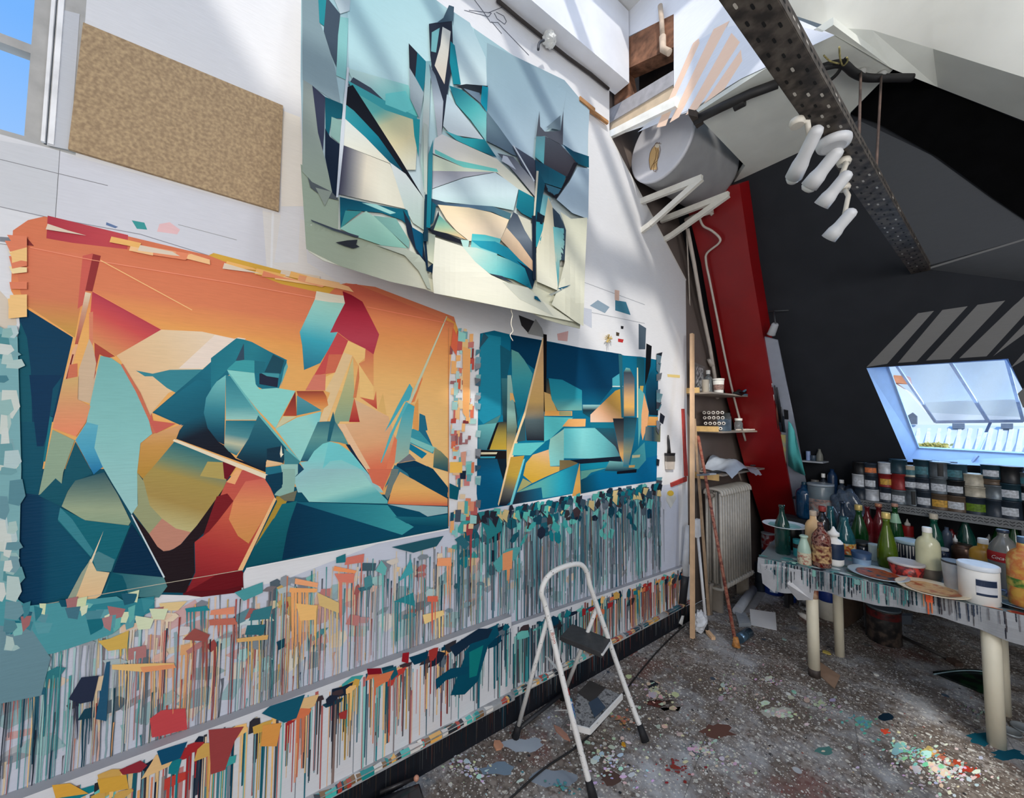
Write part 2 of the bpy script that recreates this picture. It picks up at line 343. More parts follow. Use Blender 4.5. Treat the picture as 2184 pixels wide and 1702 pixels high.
# uneven plaster patches, warmer and cooler whites, cream strip by the cloth painted as sunlight, pencil lines and joints
for pts, c in (([(130, 20), (170, 30), (150, 320), (100, 310)], (182, 184, 188)), ([(600, 235), (640, 250), (650, 440), (600, 440)], (214, 208, 198)),
               ([(0, 300), (128, 322), (118, 470), (0, 440)], (192, 193, 196)), ([(128, 325), (560, 445), (570, 590), (280, 520), (120, 462)], (197, 197, 202)),
               ([(560, 450), (650, 470), (655, 560), (720, 600), (570, 592)], (208, 205, 201)), ([(0, 505), (40, 508), (40, 520), (0, 515)], (120, 124, 130)),
               ([(600, 450), (640, 460), (636, 560), (585, 560)], (206, 206, 208))):
    PW.poly(pts, c)
for pts, wd, c in (([(128, 320), (118, 465)], 1.4, (110, 110, 112)), ([(0, 340), (230, 396)], 1.4, (120, 120, 122)), ([(0, 441), (95, 462), (300, 500), (445, 545), (660, 595)], 1.6, (130, 130, 136)),
                   ([(380, 479), (505, 512)], 1.4, (150, 150, 152)), ([(0, 520), (30, 524)], 1.2, (120, 120, 122)), ([(582, 452), (578, 590)], 5, (214, 214, 214)), ([(1240, 600), (1375, 650)], 1.2, (150, 152, 158)),
                   ([(1240, 662), (1375, 690)], 1.2, (150, 152, 158)), ([(1478, 100), (1478, 100.5)], 1, (150, 150, 150))):
    PW.line(pts, wd, c)
# line drawing above the hanging cloth
for pts in ([(1000, 22), (1048, 28), (1042, 36), (990, 22)], [(1012, 0), (1030, 24), (1046, 48), (1062, 48), (1072, 60), (1128, 118)], [(1048, 46), (1070, 72)], [(1054, 28), (1060, 40), (1076, 52), (1080, 46), (1074, 34), (1058, 26)], [(1040, 28), (1080, 12), (1072, 0)]):
    PW.line(pts, 1.6, (96, 98, 106))
# colour tests above the two paintings
for pts, c in (([(227, 474), (252, 484), (246, 487), (226, 480)], (96, 116, 150)), ([(281, 470), (308, 475), (314, 490), (292, 488)], (62, 142, 140)), ([(340, 478), (362, 474), (384, 490), (378, 500), (335, 494)], (214, 176, 176)),
               ([(1258, 652), (1275, 640), (1300, 655), (1290, 668)], (128, 146, 160)), ([(1312, 640), (1335, 644), (1345, 672), (1312, 662)], (60, 110, 130)), ([(1311, 618), (1321, 620), (1320, 642), (1311, 640)], (190, 160, 145)),
               ([(1240, 655), (1262, 660), (1262, 700), (1245, 690)], (176, 180, 190)), ([(1362, 690), (1378, 700), (1376, 745), (1362, 745)], (70, 84, 96)), ([(1106, 672), (1142, 686), (1126, 710), (1112, 694)], (50, 48, 50)),
               ([(1142, 680), (1156, 700), (1162, 720), (1125, 712)], (150, 150, 148)), ([(1188, 712), (1212, 706), (1210, 728), (1190, 726)], (190, 150, 145)), ([(1318, 722), (1330, 724), (1328, 731), (1318, 729)], (170, 50, 50)),
               ([(1324, 695), (1330, 696), (1329, 702), (1324, 701)], (30, 30, 34)), ([(1314, 708), (1321, 710), (1320, 717), (1314, 716)], (70, 60, 50)), ([(1423, 798), (1450, 800), (1450, 806), (1424, 804)], (206, 184, 120)),
               ([(1408, 880), (1418, 888), (1414, 905), (1406, 900)], (30, 34, 44)), ([(0, 620), (28, 650), (36, 690), (20, 720), (0, 715)], (196, 184, 168)), ([(0, 700), (30, 720), (30, 800), (0, 830)], (178, 186, 182)),
               ([(0, 830), (20, 845), (18, 930), (0, 950)], (90, 120, 130)), ([(22, 962), (50, 966), (46, 1015), (20, 1012)], (60, 40, 46)), ([(0, 930), (22, 950), (28, 1120), (0, 1150)], (158, 182, 182))):
    PW.poly(pts, c)

# ---- drips and dabs in wall coordinates (y, z)
PW.surf = YZW
TEAL = [(12, 82, 98), (22, 112, 122), (58, 146, 144), (6, 54, 76), (98, 172, 164), (24, 36, 52)]
WARM = [(214, 146, 84), (200, 110, 74), (190, 150, 70), (176, 60, 52), (206, 170, 120), (150, 50, 46), (222, 176, 110)]
DARK = [(30, 38, 54), (20, 60, 76), (46, 44, 50), (66, 84, 96), (88, 100, 110), (24, 82, 96), (60, 48, 52)]
PALE = [(150, 184, 184), (196, 180, 160), (176, 160, 160), (140, 160, 160), (206, 190, 150)]
def palette(y, r):
    c = palette_(y, r); g = sum(c)/3; return tuple(v*.78+g*.22 for v in c)
def palette_(y, r):
    q = r.random()
    if y < -0.35: return r.choice(TEAL if q < .72 else (WARM if q < .85 else DARK))
    if y < 0.12: return r.choice(TEAL if q < .28 else (WARM if q < .70 else (DARK if q < .85 else PALE)))
    if y < 0.85: return r.choice(TEAL if q < .34 else (WARM if q < .66 else (DARK if q < .84 else PALE)))
    if y < 1.15: return r.choice(TEAL if q < .34 else (WARM if q < .56 else DARK))
    return r.choice(DARK if q < .62 else (TEAL if q < .9 else WARM))
def drip(y, z0, z1, wd, c, r):
    n = 5; l = []; rt = []; x = y
    for i in range(n+1):
        t = i/n; x += r.uniform(-1, 1)*wd*0.45
        ww = wd*(0.5 if i else 0.8)*(1 - 0.35*t)
        l.append((x-ww, z0+(z1-z0)*t)); rt.append((x+ww, z0+(z1-z0)*t))
    PW.poly(l + rt[::-1], c)
def dab(y, z, a, b, c, r, rot=None):
    rot = r.uniform(-0.5, 0.5) if rot is None else rot; n = r.choice((4, 5, 6)); pts = []
    base = [(-1, -1), (1, -1), (1, 1), (-1, 1)] if n == 4 else [(math.cos(6.283*k/n)*1.2, math.sin(6.283*k/n)*1.2) for k in range(n)]
    for u, v in base:
        u = (u+r.uniform(-.25, .25))*a/2; v = (v+r.uniform(-.25, .25))*b/2
        pts.append((y+u*math.cos(rot)-v*math.sin(rot), z+u*math.sin(rot)+v*math.cos(rot)))
    PW.poly(pts, c)
def lighten(c, k): return tuple(v+(WHITE[i]-v)*k for i, v in enumerate(c))
r = random.Random(5)
TOPL = lambda y: (1.00 + 0.03*math.sin(3*y)) if y < 1.0 else 1.13
BOT = lambda y: 0.56 if y < 1.31 else 0.49 - 0.03*(y-1.31)
# pale washed film first, then dense drips
for i in range(240):
    y = r.uniform(-0.9, 2.82); z = r.uniform(BOT(y)+.04, TOPL(y)-.03); c = lighten(palette(y, r), 0.62); dab(y, z, r.uniform(.03, .10), r.uniform(.02, .07), c, r)
for i in range(330):
    y = r.uniform(-0.9, 2.86); a = r.random(); z0 = BOT(y)+(TOPL(y)-BOT(y))*(1-a*a*0.8); c = lighten(palette(y, r), r.uniform(0.25, .6)); drip(y, z0, max(BOT(y), z0-r.uniform(.1, .6)), r.uniform(.002, .007), c, r)
for i in range(300):       # darker, streaked zone under the right painting
    y = r.uniform(1.0, 2.84); z0 = 1.14-r.random()*0.15; drip(y, z0, max(BOT(y), z0-r.uniform(.2, .7)), r.uniform(.003, .012)*(0.6+y/3), lighten(r.choice(DARK+TEAL), r.uniform(0.15, .5)), r)
for i in range(150):
    y = r.uniform(1.0, 2.82); dab(y, 1.14-abs(r.gauss(0, 1))*0.13, r.uniform(.02, .07), r.uniform(.02, .08), r.choice(DARK+TEAL+[(90, 170, 160)]), r, r.uniform(-1, 1))
for i in range(110):
    y = r.uniform(-0.8, 1.15); z = min(TOPL(y)-.02, 0.66 + 0.36*r.random()**0.8); c = lighten(palette(y, r), r.choice((0.05, .2, .35, .5)))
    a = r.uniform(.02, .065); dab(y, z, a, r.uniform(.015, .045), c, r)
    for k in range(r.choice((1, 2, 3, 4))): drip(y+r.uniform(-a, a)/2, z-.005, max(BOT(y), z-r.uniform(.08, .5)), r.uniform(.0018, .0045), c, r)
for i in range(330):
    y = r.uniform(-0.7, 2.88); z0 = BOT(y)+r.random()**0.7*(TOPL(y)-BOT(y)); c = palette(y, r); drip(y, z0, max(BOT(y), z0-r.uniform(.08, .55)), r.uniform(.0013, .0036), c, r)
# specific marks of the photo
PW.surf = PXW
def mark(pts, c, drips=0, dl=60, w_=3):
    c = lighten(c, .12)
    PW.poly(pts, c); xs = [p[0] for p in pts]; yb = sum(p[1] for p in pts)/len(pts)
    for k in range(drips):
        x = r.uniform(min(xs)+2, max(xs)-2); PW.poly([(x, yb), (x+w_, yb), (x+w_*.7, yb+dl*r.uniform(.4, 1)), (x+w_*.2, yb+dl*r.uniform(.4, 1))], c)
mark([(320, 1530), (345, 1512), (396, 1508), (400, 1552), (350, 1565), (325, 1570)], (176, 48, 52), 4, 40)
mark([(205, 1345), (228, 1290), (290, 1300), (318, 1295), (300, 1325), (262, 1330)], (16, 92, 108)); mark([(210, 1365), (235, 1360), (276, 1342), (272, 1380), (232, 1386)], (190, 152, 62), 3, 60)
mark([(148, 1488), (175, 1442), (212, 1438), (200, 1492), (172, 1498)], (14, 22, 44), 6, 110); mark([(205, 1530), (228, 1410), (236, 1408), (228, 1535)], (10, 60, 90), 4, 90)
mark([(0, 1398), (30, 1392), (70, 1396), (60, 1418), (10, 1418)], (160, 76, 60), 3, 150); mark([(60, 1450), (90, 1442), (98, 1478), (64, 1482)], (12, 70, 92), 4, 130)
mark([(240, 1415), (330, 1412), (372, 1412), (372, 1420), (300, 1430), (240, 1425)], (212, 168, 96), 8, 90); mark([(300, 1420), (372, 1414), (376, 1422), (305, 1432)], (210, 130, 80), 5, 100)
mark([(395, 1296), (440, 1290), (448, 1300), (398, 1304)], (10, 112, 122), 6, 60); mark([(390, 1362), (415, 1338), (448, 1352), (440, 1366)], (130, 56, 50), 5, 120)
mark([(450, 1300), (500, 1292), (500, 1308), (448, 1310)], (206, 120, 88), 4, 50); mark([(446, 1320), (500, 1316), (506, 1330), (448, 1332)], (170, 84, 66), 5, 60)
mark([(629, 1232), (678, 1242), (676, 1252), (628, 1244)], (222, 146, 96), 0); mark([(618, 1252), (676, 1254), (674, 1262), (616, 1262)], (224, 150, 84), 12, 150)
mark([(630, 1285), (676, 1290), (670, 1320), (640, 1322)], (226, 172, 96), 4, 80); mark([(676, 1262), (722, 1284), (722, 1306), (680, 1290)], (200, 166, 100), 5, 150)
mark([(540, 1300), (580, 1290), (574, 1318), (530, 1322)], (30, 98, 108), 3, 80); mark([(527, 1332), (566, 1330), (562, 1352), (522, 1352)], (16, 80, 92), 2, 70); mark([(505, 1360), (572, 1352), (570, 1362), (506, 1368)], (200, 150, 80), 3, 120)
mark([(716, 1188), (736, 1180), (736, 1198), (716, 1200)], (12, 92, 102)); mark([(738, 1188), (776, 1180), (774, 1198), (734, 1204)], (192, 96, 80), 2, 80); mark([(712, 1206), (760, 1216), (756, 1222), (710, 1216)], (224, 130, 74)); mark([(712, 1222), (756, 1222), (752, 1242), (722, 1240)], (200, 104, 84), 5, 140)
mark([(838, 1282), (880, 1262), (884, 1292), (858, 1284)], (18, 110, 118), 5, 130); mark([(848, 1240), (875, 1190), (880, 1220), (866, 1228)], (46, 142, 150), 3, 80); mark([(800, 1216), (812, 1194), (824, 1210), (820, 1226)], (80, 160, 156), 2, 160)
mark([(834, 1166), (905, 1150), (945, 1142), (930, 1164), (880, 1178)], (10, 62, 76)); mark([(968, 1150), (984, 1140), (1000, 1160), (990, 1172)], (18, 78, 92), 4, 150); mark([(990, 1120), (1008, 1112), (1006, 1138), (994, 1142)], (130, 40, 44), 3, 100)
mark([(932, 1190), (960, 1188), (962, 1206), (930, 1206)], (226, 140, 90), 4, 100); mark([(1018, 1092), (1060, 1086), (1070, 1130), (1040, 1150)], (14, 102, 108), 8, 150); mark([(1050, 1200), (1080, 1170), (1110, 1165), (1100, 1190), (1060, 1220)], (60, 140, 140), 6, 90)
mark([(1070, 1180), (1092, 1172), (1090, 1212), (1070, 1216)], (210, 130, 80), 3, 60); mark([(900, 1310), (944, 1300), (946, 1310), (904, 1330)], (224, 190, 120), 5, 90); mark([(910, 1270), (932, 1270), (932, 1282), (910, 1282)], (206, 84, 60), 4, 90)
mark([(1020, 745), (1030, 710), (1040, 720)], (18, 60, 80))
for p_, c in (([(-10, 690), (40, 720), (48, 1000), (40, 1320), (-10, 1340)], (112, 156, 160)), ([(-10, 1240), (60, 1290), (250, 1270), (300, 1300), (240, 1350), (120, 1390), (60, 1400), (-10, 1380)], (70, 138, 146)),
               ([(-10, 1330), (70, 1340), (110, 1400), (90, 1480), (-10, 1500)], (96, 128, 138)), ([(180, 1290), (330, 1270), (330, 1300), (260, 1330), (200, 1330)], (44, 118, 130)), ([(340, 1285), (400, 1280), (380, 1300), (345, 1300)], (206, 180, 130)), ([(500, 1262), (560, 1240), (560, 1262), (520, 1280)], (70, 140, 144))):
    PW.poly(p_, c)
for i in range(40):
    x_ = r.uniform(0, 330); y_ = 1300-x_*.09+r.uniform(-14, 40); a_ = r.uniform(14, 44); PW.poly([(x_, y_), (x_+a_, y_+r.uniform(-8, 8)), (x_+a_*.8, y_+r.uniform(10, 30)), (x_+a_*.2, y_+r.uniform(14, 34))], lighten(r.choice([(20, 96, 110), (40, 120, 130), (90, 160, 156), (12, 70, 90), (190, 200, 160), (130, 60, 60)]), r.uniform(0, .4)))
for i in range(46):
    y_ = r.uniform(640, 1380); x_ = r.uniform(-6, 26); a_ = r.uniform(14, 40); b__ = r.uniform(12, 60); c = lighten(r.choice([(60, 120, 126), (120, 160, 156), (150, 176, 170), (50, 104, 116), (150, 176, 176), (176, 186, 176)]), r.uniform(.1, .4))
    PW.poly([(x_, y_), (x_+a_*.8, y_+r.uniform(-4, 4)), (x_+a_, y_+b__*.6), (x_+a_*.6, y_+b__), (x_-3, y_+b__*.9)], c)
for i in range(18):
    t_ = r.random(); x_ = 60+t_*640; y_ = 474+t_*125+r.uniform(-4, 8); PW.poly([(x_, y_), (x_+r.uniform(40, 90), y_+14), (x_+r.uniform(40, 90), y_+r.uniform(20, 26)), (x_-4, y_+12)], r.choice([(214, 130, 96), (222, 170, 100), (216, 150, 110), (226, 180, 130), (206, 190, 170)]))
for i in range(14): y_ = r.uniform(500, 660); PW.poly([(20+r.uniform(-8, 8), y_), (60, y_+r.uniform(-3, 3)), (60, y_+r.uniform(12, 26)), (24+r.uniform(-6, 6), y_+r.uniform(12, 30))], r.choice([(214, 150, 96), (222, 180, 120), (206, 120, 90), (224, 200, 150)]))
# strip of colour tests between the two paintings
for i in range(120):
    yy = r.uniform(700, 1130); xx = r.uniform(960, 1004) if i % 4 else r.uniform(958, 972); c = r.choice([(200, 90, 60), (226, 160, 90), (150, 190, 184), (196, 200, 204), (120, 50, 50), (216, 178, 120), (90, 150, 156), (176, 70, 60)] if yy < 960 else TEAL+WARM)
    a, b = r.uniform(4, 12), r.uniform(5, 22); c = lighten(c, r.uniform(0, .4)); a *= 1.25; b *= 1.3; PW.poly([(xx, yy), (xx+a, yy+r.uniform(-2, 2)), (xx+a-1, yy+b), (xx-1, yy+b)], c)
for pts, c in (([(985, 740), (1002, 745), (998, 900), (985, 880)], (222, 160, 100)), ([(965, 700), (975, 720), (972, 760), (960, 740)], (204, 96, 68)), ([(976, 706), (992, 712), (990, 730), (975, 728)], (136, 194, 186)), ([(958, 985), (984, 985), (984, 1008), (957, 1008)], (226, 176, 84)), ([(957, 1030), (978, 1040), (974, 1066), (957, 1062)], (8, 80, 96))):
    PW.poly(pts, c)
for i in range(20):       # dark taped edge around the right painting
    yy = r.uniform(745, 1090); PW.poly([(1013+r.uniform(-3, 2), yy), (1024, yy+r.uniform(-2, 3)), (1022, yy+r.uniform(6, 20)), (1012, yy+14)], lighten(r.choice([(26, 60, 80), (40, 44, 52), (90, 150, 150), (20, 90, 110)]), r.uniform(0,.6)))
    yy = r.uniform(752, 1040); PW.poly([(1398, yy), (1406+r.uniform(-3, 6), yy+r.uniform(-4, 5)), (1405+r.uniform(-3, 4), yy+r.uniform(8, 26)), (1398, yy+14)], lighten(r.choice([(20, 26, 34), (12, 30, 44), (26, 60, 76), (30, 34, 44), (60, 110, 120)]), r.uniform(0, .5)))
for i in range(90):
    x = r.uniform(1020, 1405); yb = 1090-(x-1020)*.155+r.uniform(-3, 16); PW.poly([(x, yb), (x+r.uniform(4, 14), yb+r.uniform(-4, 3)), (x+r.uniform(3, 12), yb+r.uniform(8, 26)), (x-2, yb+12)], r.choice([(16, 50, 66), (14, 96, 108), (36, 38, 48), (80, 160, 150), (190, 170, 120), (50, 70, 84)]))
PW.done('wall_left', WALLPAINT, **STRUCT)
bm = bmesh.new(); box(bm, (-0.06, 3.18, 0), (-0.0005, 3.24, 2.9)); prism(bm, [(-0.06, 3.27, 2.905), (-0.0005, 3.27, 2.905), (-0.0005, 2.225, 3.77), (-0.06, 2.225, 3.77)], (0, 0.012, 0.012))
bmo('trim_1', bm, plastermat((206, 203, 198)), **STRUCT)

# ---- lower panel, ledge and dark baseboard
PT = Paint(YZW, gain=1.32); X1 = 0.048
def panel(x, y0, y1, z0, zt):
    PT.surf = lambda a, b, o: Vector((x, a, b)); PT.poly([(y0, z0), (y1, z0), (y1, zt(y1)), (y0, zt(y0))], (196, 197, 201))
    PT.surf = lambda a, b, o: Vector((b, a, zt(a))); PT.poly([(y0, 0.0005), (y1, 0.0005), (y1, x), (y0, x)], (150, 150, 154))
BOT2 = lambda y: 0.50 - 0.035*(y-1.31)
panel(X1, YB, 1.31, 0.15, lambda y: 0.56); panel(0.035, 1.312, 3.2, 0.15, BOT2)
PT.surf = lambda a, b, o: Vector((a, 1.311, b)); PT.poly([(0.0, 0.49), (X1, 0.49), (X1, 0.56), (0, 0.56)], (214, 214, 214))
PT.k = 3; r = random.Random(9)
def pd(y): return X1 if y < 1.31 else 0.035
def prect(y, z0, z1, wd, c):
    x = pd(y); PT.surf = lambda a, b, o: Vector((x+o, a, b)); j = r.uniform(-wd, wd)*.5
    PT.poly([(y-wd, z0), (y+wd, z0), (y+wd*.6+j, z1), (y-wd*.6+j, z1)], c)
def pdab(y, z, a, b, c):
    x = pd(y); PT.surf = lambda q, s, o: Vector((x+o, q, s)); y = min(y, 1.31-a) if y < 1.31 else max(y, 1.32+a)
    PT.poly([(y+a*u+r.uniform(-.2, .2)*a, z+b*v+r.uniform(-.2, .2)*b) for u, v in ((-.5, -.5), (.1, -.6), (.5, -.4), (.6, .3), (0, .55), (-.5, .4))], c)
for i in range(420):
    y = r.uniform(-0.35, 3.15); zt = (0.56 if y < 1.31 else BOT2(y)); z0 = zt - abs(r.gauss(0, .06)) - .01; q = r.random()
    c = r.choice(WARM+[(120, 40, 40), (90, 60, 50)]) if (q < .45 and (y < 0.95 or y > 1.9)) else r.choice(TEAL+DARK+[(40, 40, 46)])
    prect(y, z0, max(.155, z0-r.uniform(.12, .42)), r.uniform(.0016, .006)*(1 if y < 1 else 1.6), lighten(c, r.uniform(0, .45)))
for i in range(150):
    y = r.uniform(-0.35, 3.1); zt = (0.56 if y < 1.31 else BOT2(y)); q = r.random()
    c = r.choice(WARM+[(150, 40, 44), (190, 150, 80)]) if (q < .5 and (y < 0.95 or y > 1.9)) else r.choice(TEAL+DARK)
    z = zt-.03-abs(r.gauss(0, .035)); a = r.uniform(.02, .08); pdab(y, z, a, r.uniform(.015, .05), c)
    for k in range(3): prect(y+r.uniform(-.5, .5)*a, z, max(.155, z-r.uniform(.05, .3)), r.uniform(.001, .0035), c)
PT.surf = lambda a, b, o: wx(a, b, X1)+Vector((o, 0, 0))
for pts, c in (([(1010, 1352), (1058, 1332), (1064, 1352), (1040, 1376), (1018, 1452), (990, 1480), (960, 1482), (990, 1400)], (6, 70, 90)), ([(928, 1448), (960, 1425), (1000, 1420), (996, 1436), (950, 1450), (930, 1470)], (8, 66, 88)),
               ([(958, 1380), (1020, 1340), (1050, 1340), (1040, 1360), (1004, 1372), (970, 1400)], (20, 40, 60)), ([(1000, 1390), (1030, 1375), (1016, 1440), (1000, 1445)], (14, 112, 112)), ([(782, 1425), (812, 1424), (814, 1436), (784, 1438)], (120, 18, 34)),
               ([(858, 1392), (872, 1390), (870, 1414), (856, 1410)], (140, 26, 36)), ([(722, 1520), (740, 1512), (738, 1532), (724, 1532)], (150, 52, 50)), ([(255, 1640), (300, 1620), (315, 1630), (300, 1645), (262, 1650)], (130, 40, 50)),
               ([(208, 1660), (270, 1650), (275, 1680), (215, 1690)], (196, 150, 60)), ([(335, 1600), (400, 1580), (385, 1615), (345, 1630)], (16, 70, 100)), ([(445, 1555), (520, 1548), (500, 1580), (480, 1640), (450, 1650)], (140, 60, 60)),
               ([(558, 1520), (575, 1505), (650, 1480), (632, 1530), (606, 1540)], (20, 80, 100)), ([(560, 1545), (600, 1540), (590, 1590), (556, 1590)], (204, 140, 70)), ([(112, 1672), (150, 1668), (190, 1690), (120, 1700)], (200, 150, 60))):
    PT.poly(pts, c)
PT.done('trim_2', WALLPAINT, **STRUCT)
bm = bmesh.new(); box(bm, (0.0, YB, 0.135), (0.085, 1.31, 0.16)); box(bm, (0.0, 1.3101, 0.135), (0.07, 3.2, 0.158)); o = bmo('trim_3', bm, M((168, 170, 172), 0.6, var=0.5, scale=9, bump=.6, k=1.1), **STRUCT)
PL = Paint(YZW, gain=1.25); r = random.Random(3)
for i in range(170):
    y = r.uniform(0.1, 3.15); xf = 0.0853 if y < 1.31 else 0.0703; a = r.uniform(.01, .06)
    if y < 1.31 < y+a: continue
    c = r.choice([(30, 130, 130), (70, 180, 170), (226, 170, 90), (230, 226, 216), (170, 60, 50), (40, 44, 50), (120, 90, 60), (210, 206, 200), (16, 60, 76)] if y < 2 else DARK+WARM)
    PL.surf = lambda q, s, o: Vector((xf+o, q, s)); z1 = r.uniform(.140, .150); PL.poly([(y, z1), (y+a, z1), (y+a, .157), (y, .157)], c)
    PL.surf = lambda q, s, o: Vector((s, q, .1602+o)); PL.poly([(y, xf-r.uniform(.01, .03)), (y+a, xf-r.uniform(.01, .03)), (y+a, xf), (y, xf)], lighten(c, .2))
PL.surf = YZW
PL.surf = lambda q, s, o: Vector((0.0602+o, q, s)); PL.poly([(-2.2, 0), (3.2, 0), (3.2, .135), (-2.2, .135)], (30, 32, 38))
for i in range(330):
    y = r.uniform(0.0, 3.15); z1 = r.uniform(.0, .1); a = r.uniform(.001, .006); k = 1 if y > 1.2 else .5
    c = r.choice([(70, 76, 84), (96, 80, 66), (52, 60, 72), (120, 60, 50), (14, 60, 74), (110, 116, 120), (44, 40, 40), (90, 60, 50)]); PL.poly([(y, .135), (y+a, .135), (y+a*.7, z1), (y+a*.3, z1)], tuple(v*k+20*(1-k) for v in c))
PL.done('baseboard_left', WALLPAINT, **STRUCT)

# ---- recess wall, far slope with roof window hole, ceiling, shaft end wall, beams, back and right walls
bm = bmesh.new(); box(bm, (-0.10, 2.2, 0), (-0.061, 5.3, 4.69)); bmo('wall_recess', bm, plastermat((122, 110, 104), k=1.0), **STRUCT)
def SP(x, z, off=0.0): return Vector((x, s_y(z), z)) + NS*(-off)
hTL, hBL, hTR = ws(1848, 785), ws(1935, 985), ws(2150, 765); hBR = ws(2262, 1002)
SLOPE = (43, 45, 50)
bm = bmesh.new()
ring_o = [SP(-0.06, 3.95), SP(XR, 3.95), SP(XR, 0.0), SP(-0.06, 0.0)]; ring_i = [hTL, hTR, hBR, hBL]
for a in range(4):
    b = (a+1) % 4; f = [ring_o[a], ring_o[b], ring_i[b], ring_i[a]]
    prism(bm, f, -NS*(-0.03))
bmo('wall_slope', bm, plastermat(SLOPE, var=0.10, k=1.0), **STRUCT)
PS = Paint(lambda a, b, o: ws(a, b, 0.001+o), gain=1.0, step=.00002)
PS.poly([(1790, 285), (1830, 256), (1985, 330), (2110, 420), (2200, 480), (2500, 640), (2500, 420), (2184, 512), (1985, 571), (1960, 572), (1880, 470)], (80, 82, 86))  # upper slope lightened: light falling from the skylight put into the colour
# pale bands slanting over the slope beside the roof window
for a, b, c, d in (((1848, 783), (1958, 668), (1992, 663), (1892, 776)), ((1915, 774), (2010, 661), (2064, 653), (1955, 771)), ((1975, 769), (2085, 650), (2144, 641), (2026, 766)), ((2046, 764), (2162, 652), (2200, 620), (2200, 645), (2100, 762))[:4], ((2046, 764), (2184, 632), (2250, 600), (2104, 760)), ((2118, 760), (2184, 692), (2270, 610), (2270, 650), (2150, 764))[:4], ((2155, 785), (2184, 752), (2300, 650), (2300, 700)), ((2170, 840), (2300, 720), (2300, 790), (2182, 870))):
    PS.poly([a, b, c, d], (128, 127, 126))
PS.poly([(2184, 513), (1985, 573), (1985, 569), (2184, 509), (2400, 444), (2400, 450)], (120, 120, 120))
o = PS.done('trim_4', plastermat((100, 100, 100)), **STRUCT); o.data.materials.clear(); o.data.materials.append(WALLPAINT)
# black sheet: darkness of the opening between slope and ceiling put into its colour
bm = bmesh.new(); prism(bm, [ws(1814, 243, .012), ws(1850, 205, .012), ws(1905, 148, .012), ws(2184, 262, .012), ws(2420, 380, .012), ws(2420, 640, .012), ws(2184, 467, .012), ws(2115, 420, .012), ws(2000, 335, .012), ws(1870, 262, .012)], NS*0.01)
bmo('trim_5', bm, M((7, 7, 8), 0.9, var=.3, spec=.05), **STRUCT)
CZ = 3.58
bm = bmesh.new()
cp = [(1480, 235), (1780, 75), (2184, 165), (2600, 260), (2600, 560), (2184, 470), (1905, 330), (1812, 275), (1570, 390), (1595, 352), (1500, 260)]
P1 = wz(1780, 75, CZ)
prism(bm, [Vector((.62, 2.30, CZ)), Vector((1.30, 2.30, CZ)), wz(1905, 148, CZ), wz(1814, 240, CZ), Vector((1.157, s_y(CZ), CZ)), Vector((.44, s_y(CZ), CZ)), Vector((.585, 3.08, CZ)), Vector((.61, 2.40, CZ))], (0, 0, .04))
bmo('ceiling', bm, plastermat((196, 198, 192), k=1.3), **STRUCT)
# shaft end wall above the ceiling edge, with the rusty lintel opening
GY = 2.30
G = lambda a, b, o: wy(a, b, GY-0.002-o)
PG = Paint(lambda a, b, o: wy(a, b, GY), gain=1.4)
g = [(1300, 190), (1320, 158), (1345, -120), (1435, -120), (1435, 200), (1300, 290)]
for pts in ([(1320, 88), (1320, -160), (1437, -160), (1437, 30)], [(1437, 214), (1437, -160), (1560, -160), (1640, 15), (1780, 75), (1580, 170), (1480, 235), (1300, 294), (1300, 288)],):
    PG.poly(pts, (212, 214, 220))
PG.k = 3; PG.surf = G
PG.poly([(1437, 214), (1475, 95), (1530, 62), (1640, 40), (1780, 75), (1580, 168), (1480, 230), (1360, 282)], (200, 204, 214))
for pts in ([(1400, 272), (1478, 92), (1490, 82), (1492, 92), (1412, 268)], [(1428, 262), (1522, 62), (1556, 44), (1448, 250)], [(1462, 246), (1560, 70), (1578, 90), (1488, 232)], [(1500, 222), (1580, 106), (1583, 130), (1545, 190), (1520, 208)], [(1404, 272), (1420, 268), (1440, 215), (1430, 215)]):
    PG.poly(pts, (222, 190, 170))
PG.done('wall_shaft', WALLPAINT, **STRUCT)
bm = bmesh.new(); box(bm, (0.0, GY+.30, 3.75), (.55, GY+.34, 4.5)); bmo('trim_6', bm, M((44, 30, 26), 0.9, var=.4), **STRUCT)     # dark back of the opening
bm = bmesh.new(); prism(bm, [wy(1318, 92, GY), wy(1437, 28, GY), wy(1437, 100, GY), wy(1318, 156, GY)], (0, .12, 0)); prism(bm, [wy(1310, 165, GY+.02), wy(1336, 152, GY+.02), wy(1345, 205, GY+.02), wy(1310, 225, GY+.02)], (0, .1, 0))
bmo('trim_7', bm, M((122, 84, 62), 0.85, var=.55, scale=18, bump=.8, k=1.1), **STRUCT)
bm = bmesh.new(); prism(bm, [wy(1300, 232, GY), wy(1436, 150, GY), wy(1436, 180, GY), wy(1300, 262, GY)], (0, .03, 0)); bmo('trim_8', bm, M((158, 156, 160), 0.7, var=.15, scale=20, k=1.2), **STRUCT)
bm = bmesh.new(); prism(bm, [wy(1300, 262, GY+.01), wy(1436, 182, GY+.01), wy(1436, 215, GY+.01), wy(1300, 280, GY+.01)], (0, .02, 0)); bmo('trim_9', bm, M((196, 176, 150), 0.7, k=1.2), **STRUCT)
bm = bmesh.new(); prism(bm, [wy(1297, 294, GY-.03), wy(1297, 280, GY-.03), wy(1440, 205, GY-.03), wy(1440, 226, GY-.03)], (0, .03, 0)); bmo('trim_10', bm, M((232, 230, 224), 0.6, k=1.25), **STRUCT)
